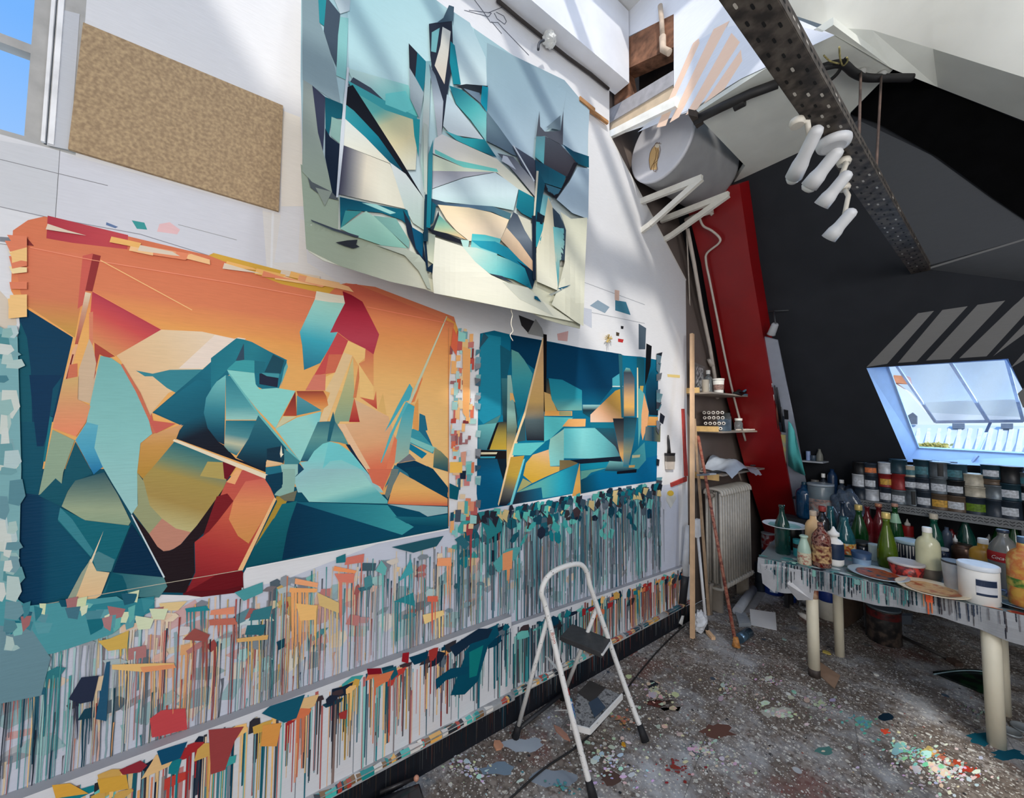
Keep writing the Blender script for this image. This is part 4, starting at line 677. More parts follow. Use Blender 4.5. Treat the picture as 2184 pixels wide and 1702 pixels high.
PB = Paint(PXW, gain=1.12, step=.00002); PB.k = 60; b_ = lambda p, c, *k: PB.poly(Cc(p), c, *[pt(Cc, q) for q in k])
b_([(228, 345), (320, 325), (430, 352), (700, 400), (900, 440), (1100, 470), (1180, 490), (1290, 498), (1402, 520), (1400, 900), (1392, 1318), (1000, 1372), (640, 1440), (218, 1512), (205, 1400), (215, 800)], [(0, (14, 104, 134)), (.6, (14, 108, 138)), (1, (8, 92, 130))])
b_([(430, 352), (900, 440), (1160, 480), (1150, 640), (1010, 815), (905, 812), (740, 800), (668, 640), (560, 560), (430, 470)], [(0, (5, 52, 82)), (.75, (6, 60, 92)), (1, (12, 92, 122))])  # dark navy top: the hanging cloth's cast shadow put into the colour
b_([(240, 345), (365, 368), (365, 878), (250, 940), (215, 900), (225, 500)], (32, 132, 158)); b_([(215, 950), (340, 930), (275, 1112), (215, 1110)], [(0, (96, 166, 168)), (1, (60, 110, 122))]); b_([(365, 880), (340, 935), (250, 945)], (70, 120, 120))
b_([(360, 420), (440, 470), (412, 600), (400, 900), (368, 880)], (24, 90, 112)); b_([(368, 640), (470, 640), (475, 990), (400, 1115), (380, 930)], [(0, (60, 120, 130)), (.6, (28, 46, 56)), (1, (24, 30, 36))]); b_([(345, 930), (402, 925), (402, 1112), (280, 1112)], [(0, (40, 50, 54)), (.5, (150, 132, 60)), (1, (180, 150, 56))])
b_([(338, 935), (352, 935), (290, 1112), (272, 1112)], (18, 22, 28)); b_([(435, 450), (480, 470), (520, 520), (575, 610), (545, 760), (480, 925), (460, 800), (440, 700)], [(0, (96, 156, 148)), (.4, (60, 150, 160)), (.8, (22, 120, 146)), (1, (16, 70, 90))])
b_([(408, 620), (432, 620), (472, 960), (455, 1060), (412, 1250), (402, 1240)], [(0, (150, 190, 180)), (.4, (130, 168, 160)), (.6, (96, 106, 90)), (.8, (196, 160, 100)), (1, (206, 190, 140))]); b_([(425, 735), (445, 740), (460, 800), (440, 780), (425, 790)], (226, 176, 110))
b_([(215, 1112), (402, 1140), (402, 1240), (350, 1482), (220, 1508), (205, 1400)], [(0, (20, 60, 80)), (.4, (12, 92, 130)), (1, (8, 84, 120))]); b_([(215, 1112), (402, 1118), (402, 1172), (215, 1172)], (26, 22, 24)); b_([(218, 1128), (342, 1128), (336, 1141), (218, 1143)], (202, 192, 162)); b_([(218, 1156), (330, 1156), (326, 1167), (218, 1168)], (60, 150, 170)); b_([(340, 1172), (402, 1172), (404, 1252), (385, 1330), (365, 1260)], (16, 30, 42))
b_([(645, 372), (650, 1052), (600, 1050), (535, 1050), (522, 930), (520, 860)], [(0, (176, 140, 116)), (.35, (208, 166, 112)), (.62, (200, 162, 100)), (.8, (80, 96, 100)), (1, (30, 34, 44))]); b_([(640, 372), (648, 380), (528, 880), (440, 1180), (380, 1380), (350, 1482), (345, 1470), (420, 1150), (520, 860)], (226, 196, 150))
b_([(522, 900), (528, 1050), (470, 1060), (440, 1150), (500, 960)], (50, 80, 88)); b_([(430, 1160), (520, 1150), (490, 1260), (440, 1440), (400, 1480), (352, 1482), (400, 1290)], [(0, (180, 140, 60)), (.4, (176, 146, 62)), (.7, (96, 96, 90)), (1, (24, 30, 46))], pt(lambda q: q, (460, 1150)), pt(lambda q: q, (400, 1480)))
b_([(645, 348), (668, 352), (664, 860), (648, 860)], (22, 18, 18)); b_([(664, 640), (740, 660), (760, 800), (740, 860), (665, 800)], [(0, (20, 50, 60)), (1, (150, 110, 60))]); b_([(650, 730), (690, 745), (735, 855), (655, 858)], [(0, (200, 160, 100)), (1, (210, 170, 96))])
b_([(680, 640), (770, 650), (900, 720), (900, 852), (740, 852), (700, 780)], [(0, (28, 124, 146)), (.6, (40, 142, 158)), (1, (110, 168, 160))]); b_([(655, 855), (835, 857), (835, 888), (652, 888)], (222, 160, 84)); b_([(750, 858), (830, 860), (830, 886), (750, 884)], (150, 150, 110)); b_([(650, 893), (842, 900), (760, 975), (690, 1040), (650, 1060)], (84, 182, 186))
b_([(812, 908), (925, 908), (922, 958), (860, 960), (770, 958)], [(0, (220, 160, 96)), (1, (234, 176, 110))], (770, 930), (925, 930)); b_([(905, 815), (1060, 815), (1000, 870), (950, 900), (905, 870)], [(0, (150, 200, 200)), (.4, (30, 50, 60)), (1, (16, 90, 110))]); b_([(950, 930), (1110, 930), (1110, 970), (960, 965)], (20, 112, 134))
b_([(455, 1070), (655, 1062), (600, 1110), (560, 1148), (440, 1148)], (92, 184, 186)); b_([(690, 1040), (780, 975), (780, 1215), (690, 1220), (680, 1110)], [(0, (150, 196, 180)), (1, (120, 190, 190))]); b_([(780, 970), (990, 968), (1060, 1020), (1135, 1090), (1158, 1165), (960, 1170), (780, 1168)], [(0, (96, 190, 196)), (.3, (128, 206, 206)), (.7, (100, 176, 180)), (1, (70, 120, 132))], (790, 1060), (1150, 1100))
b_([(985, 968), (1112, 970), (1150, 1150), (1120, 1090)], [(0, (30, 90, 106)), (1, (60, 44, 50))]); b_([(575, 1145), (680, 1110), (690, 1222), (752, 1222), (750, 1252), (660, 1290), (572, 1332), (512, 1280), (530, 1200)], [(0, (216, 172, 126)), (.4, (204, 164, 84)), (1, (192, 152, 54))], (640, 1130), (580, 1320)); b_([(752, 1180), (870, 1180), (870, 1205), (752, 1250)], (120, 104, 70))
b_([(470, 1392), (700, 1280), (872, 1202), (880, 1240), (842, 1400), (640, 1432), (632, 1360)], [(0, (104, 150, 132)), (.35, (80, 160, 160)), (.7, (38, 152, 174)), (1, (30, 120, 150))], (520, 1350), (860, 1380)); b_([(468, 1396), (632, 1360), (634, 1438), (440, 1472)], [(0, (34, 44, 56)), (1, (20, 90, 120))], (480, 1420), (630, 1420)); b_([(510, 1300), (570, 1332), (470, 1392)], (150, 150, 100))
b_([(512, 1175), (524, 1170), (440, 1470), (420, 1480)], (110, 190, 196)); b_([(885, 1195), (892, 1405), (834, 1420), (860, 1300)], [(0, (190, 150, 90)), (.6, (222, 170, 90)), (1, (210, 150, 80))]); b_([(820, 1180), (1155, 1155), (1160, 1190), (890, 1205)], (20, 30, 44)); b_([(890, 1205), (1080, 1190), (1076, 1225), (892, 1250)], (20, 128, 152)); b_([(892, 1252), (1076, 1228), (960, 1262), (892, 1330)], (90, 150, 140))
b_([(892, 1310), (1000, 1262), (1110, 1262), (1260, 1262), (1312, 1170), (1396, 1150), (1392, 1318), (1100, 1360), (892, 1402)], [(0, (16, 70, 90)), (.25, (6, 98, 138)), (1, (4, 96, 140))], (900, 1340), (1390, 1250)); b_([(1080, 1185), (1180, 1192), (1262, 1235), (1200, 1255), (1050, 1250)], [(0, (110, 168, 168)), (1, (20, 50, 66))])
b_([(955, 880), (1120, 722), (1170, 705), (1172, 902), (1100, 930), (955, 930)], [(0, (190, 146, 60)), (.4, (176, 136, 70)), (.7, (222, 170, 130)), (1, (232, 196, 170))], (1150, 720), (980, 920)); b_([(1100, 640), (1160, 600), (1168, 700), (1100, 700)], (70, 160, 176)); b_([(1100, 690), (1170, 690), (1170, 697), (1100, 697)], (210, 214, 206))
b_([(1140, 480), (1165, 484), (1172, 900), (1160, 900)], (40, 96, 110)); b_([(1175, 600), (1190, 570), (1215, 575), (1246, 640), (1246, 890), (1176, 892)], [(0, (126, 186, 176)), (.1, (60, 70, 80)), (.3, (96, 100, 104)), (.6, (214, 166, 112)), (.8, (228, 176, 96)), (1, (120, 106, 90))]); b_([(1103, 905), (1240, 905), (1205, 1040), (1172, 1195), (1150, 1150)], [(0, (26, 30, 38)), (.5, (96, 96, 92)), (.8, (216, 164, 100)), (1, (190, 140, 86))])
b_([(1176, 895), (1262, 900), (1245, 1040), (1205, 1222), (1172, 1222)], [(0, (20, 60, 76)), (.4, (56, 110, 122)), (.7, (150, 150, 120)), (1, (20, 110, 134))]); b_([(1262, 500), (1312, 510), (1310, 690), (1262, 690)], (26, 90, 106)); b_([(1262, 570), (1270, 570), (1275, 900), (1262, 900)], (216, 206, 170)); b_([(1283, 690), (1306, 690), (1300, 740), (1282, 740)], (190, 160, 80)); b_([(1270, 700), (1310, 740), (1300, 900), (1272, 1090)], (96, 168, 168))
b_([(1310, 740), (1340, 860), (1332, 950), (1300, 1050), (1290, 1000), (1292, 880)], (228, 166, 114)); b_([(1340, 893), (1402, 895), (1402, 952), (1330, 952)], [(0, (222, 160, 84)), (1, (200, 140, 80))]); b_([(1325, 640), (1402, 540), (1402, 885), (1345, 882), (1320, 740)], [(0, (16, 106, 134)), (.5, (10, 70, 96)), (1, (12, 24, 36))]); b_([(1325, 410), (1360, 428), (1352, 560), (1332, 640), (1315, 690)], (20, 22, 26))
b_([(1320, 958), (1418, 960), (1416, 1060), (1312, 1050)], [(0, (96, 110, 110)), (.5, (24, 60, 80)), (1, (110, 110, 80))], (1320, 1000), (1416, 1000)); b_([(1230, 1145), (1312, 1062), (1322, 1180), (1270, 1240), (1215, 1230)], (64, 142, 152)); b_([(1230, 1148), (1284, 1144), (1280, 1162), (1230, 1166)], (186, 180, 140)); b_([(1130, 1255), (1260, 1240), (1258, 1262), (1130, 1272)], (14, 18, 28)); b_([(1210, 1215), (1250, 1212), (1246, 1228), (1208, 1230)], (190, 150, 90))
PB.done('teal_painting', ARTPAINT, label='smaller dark teal abstract painting with gold shards beside the orange one', cat='painting')

# ---- hanging printed cloth: pinned along its sloping top edge, swinging away from the wall lower down
def cloth_x(y, z):
    top = 3.45 + 0.42*min(1, max(0, (y-.2)/.62)) if y < .82 else 3.87
    t = max(0.0, min(1.0, (3.85-z)/1.55))
    return 0.03 + 0.30*t**1.25 + t*(0.035*math.sin(y*6.2+0.4) + 0.012*math.sin(y*15+z*2.5)) + 0.02*math.sin(z*4)*t
def cloth(a, b, o):
    v = ray(a, b); x = 0.15
    for _ in range(14):
        t = (x-CAMPOS.x)/v.x; P = CAMPOS+v*t; x = 0.5*x+0.5*cloth_x(P.y, P.z)
    return P + Vector((1, -.15, 0)).normalized()*o
PD = Paint(cloth, gain=.93, grid=11, step=.00025)
g_ = lambda p, c, *k: PD.poly(Gc(p), c, *[pt(Gc, q) for q in k]); f_ = lambda p, c, *k: PD.poly(Fc(p), c, *[pt(Fc, q) for q in k])
outline = [(643, -60), (846, -60), (930, 0), (1010, 60), (1100, 122), (1190, 188), (1255, 240), (1254, 330), (1250, 450), (1244, 580), (1237, 701), (1200, 692), (1160, 680), (1122, 662), (1080, 652), (1010, 644), (960, 634), (920, 622), (860, 600), (800, 586), (740, 572), (690, 556), (658, 536), (652, 520), (650, 440), (645, 300), (641, 170)]
PD.poly(outline, [(0, (160, 192, 198)), (.35, (166, 192, 198)), (.62, (184, 200, 204)), (.8, (206, 208, 196)), (1, (212, 212, 190))], (940, 40), (900, 610))
PD.poly([(643, -60), (846, -60), (930, 0), (1010, 60), (1040, 240), (1000, 330), (900, 310), (820, 240), (745, 170), (740, -20), (660, -20)], [(0, (170, 208, 212)), (1, (190, 216, 218))], (760, 0), (940, 280))
g_([(1130, 80), (1250, 160), (1360, 400), (1370, 600), (1180, 600), (1140, 300)], [(0, (160, 190, 198)), (1, (206, 222, 222))]); g_([(1370, 300), (1910, 560), (2085, 770), (2065, 1110), (1870, 1020), (1885, 830), (1760, 930), (1700, 970), (1690, 1110), (1540, 1030), (1440, 880), (1365, 780)], [(0, (146, 172, 180)), (.5, (150, 174, 186)), (1, (176, 196, 208))], (1500, 300), (1800, 1100))
f_([(70, 0), (340, 240), (335, 460), (480, 520), (700, 560), (940, 680), (980, 890), (700, 830), (350, 720), (110, 600)], [(0, (152, 164, 144)), (.5, (158, 166, 146)), (1, (206, 204, 184))], (200, 300), (900, 800))
g_([(78, -80), (190, -40), (200, 150), (250, 280), (310, 480), (350, 740), (85, 560)], [(0, (124, 146, 152)), (1, (138, 158, 164))]); g_([(190, -60), (255, -60), (240, 190), (200, 160)], (36, 136, 146)); g_([(250, -20), (345, 100), (335, 250), (318, 470), (280, 380), (230, 220)], (64, 78, 92)); g_([(345, 120), (402, 130), (385, 560), (318, 530), (330, 250)], (132, 188, 186)); g_([(280, -60), (422, -60), (410, 80), (345, 100)], (188, 204, 208))
g_([(150, 600), (240, 680), (235, 900), (225, 1060), (180, 930)], (54, 58, 78)); g_([(240, 680), (362, 730), (362, 830), (285, 830), (245, 1080)], [(0, (10, 76, 92)), (1, (20, 96, 110))]); g_([(88, 560), (150, 600), (190, 930), (225, 1060), (300, 1362), (200, 1330), (80, 1200)], [(0, (140, 150, 146)), (1, (152, 164, 146))]); g_([(240, 900), (275, 960), (340, 1010), (325, 1392), (290, 1350), (240, 1100)], (18, 32, 50)); g_([(285, 820), (362, 850), (345, 1010), (275, 950)], (128, 162, 154))
f_([(120, 95), (150, 130), (290, 200), (340, 260), (220, 230), (140, 170)], (84, 90, 92)); f_([(175, 170), (290, 200), (240, 300)], (140, 148, 136))
g_([(392, 480), (820, 600), (890, 820), (660, 745), (430, 560)], [(0, (176, 206, 202)), (1, (110, 204, 196))], (600, 520), (760, 800)); g_([(435, 545), (560, 620), (675, 730), (620, 720), (500, 640), (400, 600)], (60, 70, 84)); g_([(400, 570), (620, 690), (880, 820), (880, 860), (660, 780), (430, 640)], (64, 160, 164)); g_([(660, 660), (800, 640), (860, 760), (800, 790), (660, 735)], (112, 204, 200))
g_([(430, 640), (660, 775), (885, 850), (880, 1000), (870, 1190), (780, 1190), (600, 900)], [(0, (96, 176, 170)), (.25, (200, 200, 160)), (.6, (218, 206, 164)), (1, (206, 204, 184))], (640, 760), (820, 1160)); g_([(850, 830), (900, 840), (890, 1100), (860, 950)], (40, 150, 156))
g_([(385, 620), (432, 600), (600, 860), (760, 1110), (935, 1402), (900, 1372), (640, 1020), (440, 780), (380, 740)], (18, 20, 28)); g_([(380, 735), (440, 780), (610, 960), (780, 1200), (700, 1150), (520, 970), (372, 830)], [(0, (60, 150, 156)), (.5, (22, 122, 140)), (1, (16, 70, 90))], (400, 740), (740, 1180)); g_([(372, 830), (520, 965), (700, 1150), (340, 1010)], [(0, (206, 212, 208)), (1, (214, 210, 190))])
g_([(350, 1015), (690, 1150), (760, 1320), (805, 1465), (330, 1360)], [(0, (50, 50, 70)), (.25, (120, 120, 124)), (.6, (206, 198, 180)), (1, (212, 208, 190))], (340, 1200), (640, 1240)); g_([(690, 1140), (800, 1220), (930, 1395), (925, 1610), (850, 1560), (790, 1450)], [(0, (206, 210, 210)), (1, (170, 190, 180))])
g_([(393, 478), (408, 482), (385, 740), (370, 1010), (330, 1385), (316, 1385), (350, 900)], (196, 202, 208)); f_([(345, 238), (560, 285), (820, 330), (860, 470), (780, 400), (640, 350), (530, 340), (400, 330), (350, 460)], [(0, (8, 66, 86)), (.5, (16, 96, 114)), (1, (10, 70, 92))]); f_([(500, 280), (600, 290), (740, 350), (700, 360)], (150, 200, 194)); f_([(385, 335), (500, 340), (420, 400), (350, 462)], (60, 140, 140))
f_([(530, 338), (620, 400), (820, 600), (640, 580), (480, 525), (345, 462)], [(0, (160, 200, 182)), (1, (136, 186, 168))]); f_([(580, 370), (740, 390), (835, 545), (830, 600)], (120, 166, 156)); f_([(790, 328), (860, 460), (930, 560), (975, 885), (960, 880), (900, 660), (820, 500)], (28, 38, 54)); f_([(850, 450), (935, 500), (925, 665), (880, 600)], (10, 78, 108))
f_([(315, 560), (400, 545), (470, 540), (460, 575), (485, 590), (440, 602), (380, 585)], (44, 46, 52)); f_([(140, 400), (300, 460), (480, 515), (470, 527), (300, 475), (150, 412)], (62, 68, 78)); f_([(600, 578), (800, 600), (905, 650), (945, 700), (985, 890), (960, 880), (900, 760), (800, 650)], (176, 182, 166))
g_([(820, 315), (940, 440), (935, 560), (918, 665), (840, 540), (825, 480)], (18, 108, 124)); g_([(820, 315), (880, 380), (865, 560), (825, 482)], (30, 32, 42)); g_([(822, 480), (870, 560), (925, 660), (895, 840), (830, 700)], (148, 162, 168))
g_([(960, 180), (1120, 150), (1132, 420), (1100, 600), (1050, 940), (1010, 700), (970, 400)], (34, 40, 54)); g_([(1055, 200), (1112, 232), (1095, 400), (1068, 600), (1000, 470), (1040, 330)], [(0, (206, 208, 200)), (1, (206, 194, 176))]); g_([(1110, 300), (1140, 330), (1182, 600), (1130, 600), (1105, 450)], (18, 128, 142)); g_([(980, 240), (1035, 208), (1010, 380), (975, 372)], (110, 168, 172)); g_([(1100, 50), (1135, 62), (1128, 160), (1010, 176), (1060, 140)], (64, 86, 100))
g_([(940, 440), (975, 440), (960, 900), (950, 1300), (925, 1330), (900, 1130)], [(0, (120, 160, 166)), (.5, (190, 196, 190)), (1, (150, 190, 184))]); g_([(960, 460), (1005, 540), (1060, 720), (1045, 1010), (1020, 960), (990, 700)], [(0, (80, 96, 110)), (.5, (166, 176, 186)), (1, (190, 190, 190))]); g_([(1085, 670), (1160, 760), (1340, 985), (1110, 950), (1058, 890)], [(0, (170, 190, 200)), (1, (212, 220, 220))])
g_([(1100, 610), (1190, 640), (1300, 730), (1360, 800), (1358, 1000), (1250, 850), (1150, 740)], [(0, (26, 110, 124)), (.5, (80, 170, 170)), (1, (140, 200, 196))], (1120, 650), (1340, 960)); g_([(1150, 612), (1220, 600), (1370, 612), (1362, 650), (1310, 665), (1200, 640)], (36, 42, 48)); g_([(1330, 612), (1372, 622), (1362, 795), (1318, 730)], (14, 146, 166)); g_([(1200, 630), (1312, 662), (1322, 735), (1220, 650)], (110, 130, 146))
g_([(1362, 790), (1440, 890), (1540, 1030), (1640, 1120), (1540, 1090), (1450, 1040), (1360, 995)], [(0, (100, 124, 134)), (1, (86, 104, 120))]); g_([(1070, 925), (1200, 975), (1345, 985), (1430, 1110), (1300, 1060), (1150, 990)], [(0, (90, 180, 184)), (.5, (50, 176, 180)), (1, (14, 80, 100))], (1080, 930), (1420, 1100)); g_([(1050, 950), (1250, 1040), (1430, 1120), (1560, 1240), (1690, 1392), (1560, 1320), (1430, 1215), (1200, 1180), (980, 1080), (1000, 980)], [(0, (212, 210, 206)), (.6, (214, 208, 190)), (1, (200, 200, 184))], (1050, 960), (1500, 1260))
g_([(1000, 1055), (1150, 1130), (1430, 1190), (1440, 1212), (1200, 1180), (1000, 1085)], (110, 192, 182)); g_([(975, 1090), (1200, 1180), (1430, 1215), (1200, 1215), (980, 1210)], (196, 204, 182)); g_([(975, 1205), (1420, 1212), (1200, 1250), (975, 1330)], [(0, (150, 150, 158)), (1, (172, 178, 186))])
g_([(960, 1340), (1200, 1255), (1420, 1215), (1500, 1270), (1580, 1330), (1545, 1478), (1400, 1450), (1250, 1440), (960, 1410)], [(0, (180, 196, 202)), (.6, (196, 216, 218)), (1, (176, 204, 202))]); g_([(950, 1390), (1100, 1430), (1250, 1440), (1400, 1450), (1530, 1500), (1515, 1545), (1400, 1490), (1250, 1465), (1000, 1450)], [(0, (40, 60, 76)), (.5, (90, 116, 138)), (1, (70, 110, 120))], (950, 1420), (1520, 1500))
f_([(1030, 298), (1250, 318), (1400, 350), (1530, 402), (1500, 480), (1470, 545), (1250, 552), (1160, 480), (1090, 400)], [(0, (224, 206, 170)), (.6, (232, 210, 180)), (1, (222, 206, 180))]); f_([(945, 240), (1020, 300), (1000, 420), (950, 470), (940, 400)], (12, 80, 98)); f_([(1040, 370), (1130, 460), (1230, 542), (1100, 500), (1000, 478)], [(0, (76, 150, 146)), (.5, (150, 180, 150)), (1, (228, 182, 134))]); f_([(1000, 440), (1035, 340), (1040, 372), (1000, 480), (960, 470)], (40, 50, 60))
f_([(945, 462), (1090, 500), (1180, 540), (1245, 548), (1220, 580), (1100, 545), (1010, 512)], (26, 28, 38)); f_([(945, 490), (1012, 512), (1005, 720), (960, 690)], [(0, (130, 140, 130)), (1, (206, 208, 182))]); f_([(925, 490), (945, 495), (962, 740), (1000, 705), (996, 780), (950, 762)], (18, 40, 60)); f_([(1190, 545), (1250, 548), (1240, 620), (1215, 620)], (170, 208, 200))
f_([(1270, 503), (1360, 510), (1472, 538), (1445, 650), (1260, 612)], [(0, (70, 180, 184)), (1, (150, 206, 202))]); f_([(1180, 590), (1300, 600), (1440, 650), (1570, 700), (1640, 742), (1692, 892), (1560, 822), (1390, 780), (1290, 700)], [(0, (190, 212, 200)), (.4, (130, 194, 190)), (.8, (40, 146, 160)), (1, (14, 96, 116))], (1300, 600), (1640, 880)); f_([(1265, 550), (1430, 556), (1560, 620), (1690, 700), (1695, 765), (1600, 720), (1440, 640), (1330, 600)], [(0, (40, 150, 170)), (1, (16, 120, 144))]); f_([(1580, 690), (1640, 745), (1692, 890), (1710, 830), (1700, 760)], (12, 40, 60))
f_([(1470, 545), (1520, 440), (1600, 560), (1700, 700), (1695, 765), (1600, 680)], [(0, (222, 200, 170)), (1, (196, 160, 130))]); f_([(1512, 460), (1560, 350), (1640, 400), (1700, 560), (1700, 700), (1600, 560)], [(0, (60, 70, 84)), (.5, (110, 120, 130)), (1, (50, 60, 76))]); f_([(1590, 370), (1680, 410), (1690, 560), (1640, 480)], (196, 194, 176)); g_([(1580, 1335), (1685, 1390), (1685, 1545), (1600, 1500), (1560, 1460)], [(0, (26, 126, 140)), (1, (14, 96, 114))])
f_([(1010, 530), (1200, 592), (1290, 700), (1400, 792), (1560, 865), (1650, 900), (1740, 960), (1820, 1010), (1990, 1120), (1250, 968), (1000, 920), (990, 800)], [(0, (214, 212, 196)), (.6, (222, 220, 204)), (1, (214, 214, 196))]); f_([(1390, 782), (1480, 800), (1560, 850), (1500, 830)], (50, 60, 76)); f_([(1480, 840), (1660, 880), (1750, 960), (1840, 1080), (1600, 960)], (196, 198, 184))
g_([(1535, 1030), (1680, 1120), (1760, 1220), (1800, 1300), (1690, 1290), (1610, 1190)], [(0, (84, 92, 108)), (1, (44, 46, 60))]); g_([(1430, 1085), (1540, 1110), (1690, 1285), (1690, 1385), (1560, 1230)], [(0, (76, 80, 90)), (.5, (120, 124, 134)), (1, (170, 170, 168))], (1450, 1090), (1680, 1340)); g_([(1470, 1100), (1500, 1110), (1560, 1200), (1460, 1140)], (180, 186, 196)); g_([(1535, 1030), (1548, 1034), (1690, 1275), (1684, 1285)], (200, 206, 212))
g_([(1760, 965), (1870, 1025), (1985, 1150), (1930, 1262), (1900, 1240), (1750, 1165)], [(0, (70, 76, 86)), (1, (50, 46, 54))]); g_([(1700, 970), (1722, 790), (1728, 900), (1760, 935), (1870, 930), (1882, 830), (1916, 638), (1890, 780), (1885, 1030), (1762, 965)], (78, 82, 92)); g_([(1800, 880), (1870, 820), (1868, 925), (1770, 905)], (110, 128, 138)); g_([(1700, 968), (1762, 968), (1752, 1160), (1690, 1110)], [(0, (86, 130, 140)), (1, (90, 166, 174))])
g_([(1880, 1020), (1960, 1070), (2066, 1105), (2066, 1185), (1985, 1155)], [(0, (14, 60, 84)), (1, (8, 90, 110))]); g_([(1690, 1130), (1760, 1165), (1905, 1245), (1880, 1330), (1750, 1290), (1700, 1240)], [(0, (14, 60, 80)), (.5, (18, 84, 104)), (1, (40, 110, 130))]); g_([(1700, 1290), (1770, 1350), (1838, 1402), (1935, 1262), (1990, 1150), (1960, 1150), (1870, 1335), (1760, 1300)], (24, 24, 34)); g_([(1765, 1300), (1870, 1335), (1840, 1385), (1780, 1350)], (60, 110, 130))
g_([(1985, 1180), (2066, 1190), (2060, 1540), (1950, 1500), (1840, 1405), (1930, 1280)], [(0, (160, 182, 198)), (1, (178, 196, 208))]); g_([(1700, 1208), (1716, 1210), (1700, 1400), (1686, 1565), (1676, 1560)], (206, 200, 180)); g_([(1715, 1210), (1760, 1300), (1740, 1400), (1720, 1540), (1700, 1600), (1692, 1500)], (10, 80, 100)); g_([(1745, 1370), (1795, 1390), (1765, 1525), (1722, 1505)], (116, 178, 184)); f_([(1725, 350), (1770, 380), (1760, 440), (1715, 430)], (14, 30, 44))
f_([(1715, 420), (1772, 430), (1740, 590), (1712, 600)], (46, 144, 156)); f_([(1800, 245), (1836, 330), (1866, 880), (1860, 900), (1720, 840), (1716, 610), (1760, 480)], [(0, (216, 202, 170)), (.5, (206, 202, 180)), (1, (216, 214, 196))]); f_([(1834, 455), (1920, 470), (1912, 690), (1880, 690), (1868, 880), (1850, 700)], [(0, (110, 190, 194)), (.5, (160, 190, 180)), (1, (40, 140, 160))]); f_([(1830, 320), (1880, 370), (1925, 480), (1915, 690), (1888, 690), (1895, 470), (1840, 450)], (52, 70, 86))
f_([(1885, 350), (1960, 400), (2075, 390), (2060, 700), (2045, 1150), (1990, 1120), (1820, 1000), (1870, 880), (1915, 700), (1925, 480)], [(0, (206, 206, 184)), (.5, (222, 220, 200)), (1, (212, 212, 192))]); f_([(1865, 888), (1960, 860), (1890, 900)], (22, 84, 112)); f_([(1800, 930), (1960, 865), (1820, 940)], (150, 156, 150)); f_([(1684, 380), (1712, 380), (1712, 835), (1690, 822)], (22, 34, 50)); f_([(1700, 940), (1720, 945), (1750, 985), (1700, 960)], (18, 80, 104))
g_([(925, 1380), (952, 1380), (945, 1702), (915, 1702)], (18, 50, 66)); g_([(950, 1100), (982, 1000), (975, 1300), (962, 1610), (935, 1605)], [(0, (60, 130, 140)), (1, (14, 110, 126))]); g_([(915, 880), (945, 900), (940, 1380), (920, 1360)], (176, 186, 176))
d_face = PD.done('printed_face', PRINT)
bmb = bmesh.new()
tmp = Paint(lambda a, b, o: cloth(a, b, -0.004), gain=1.2, grid=22); tmp.poly(outline, (214, 212, 204))
back = tmp.done('backing', PRINT)
ec = empty('hanging_cloth', 'large pale teal printed cloth hanging high on the left wall, bottom curling away', 'cloth', (0.1, 1.1, 3.0))
for o in (d_face, back): o.parent = ec; o.matrix_parent_inverse = Matrix.Translation((-0.1, -1.1, -3.0))
# cork board
cb = [Vector((0, -.421, 2.925)), Vector((0, .14, 2.931)), Vector((0, .14, 2.485)), Vector((0, -.434, 2.494))]
def cork():
    m = bpy.data.materials.new('cork'); m.use_nodes = True; t = m.node_tree; b = t.nodes['Principled BSDF']; tcn = t.nodes.new('ShaderNodeTexCoord')
    n = t.nodes.new('ShaderNodeTexNoise'); n.inputs['Scale'].default_value = 90; n.inputs['Detail'].default_value = 4; t.links.new(tcn.outputs['Object'], n.inputs[0])
    r_ = t.nodes.new('ShaderNodeValToRGB'); e = r_.color_ramp; e.elements[0].position = .35; e.elements[0].color = (*L((150, 126, 98), 1.15), 1); e.elements[1].position = .7; e.elements[1].color = (*L((186, 160, 124), 1.15), 1)
    t.links.new(n.outputs['Fac'], r_.inputs[0]); t.links.new(r_.outputs[0], b.inputs['Base Color']); b.inputs['Roughness'].default_value = .9
    bp = t.nodes.new('ShaderNodeBump'); bp.inputs['Strength'].default_value = .3; t.links.new(n.outputs['Fac'], bp.inputs['Height']); t.links.new(bp.outputs[0], b.inputs['Normal']); return m
bm = bmesh.new(); prism(bm, [p+Vector((.0015, 0, 0)) for p in cb], (.012, 0, 0))
bmo('cork_board', bm, cork(), label='bare cork notice board on the left wall beside the window', cat='cork board')

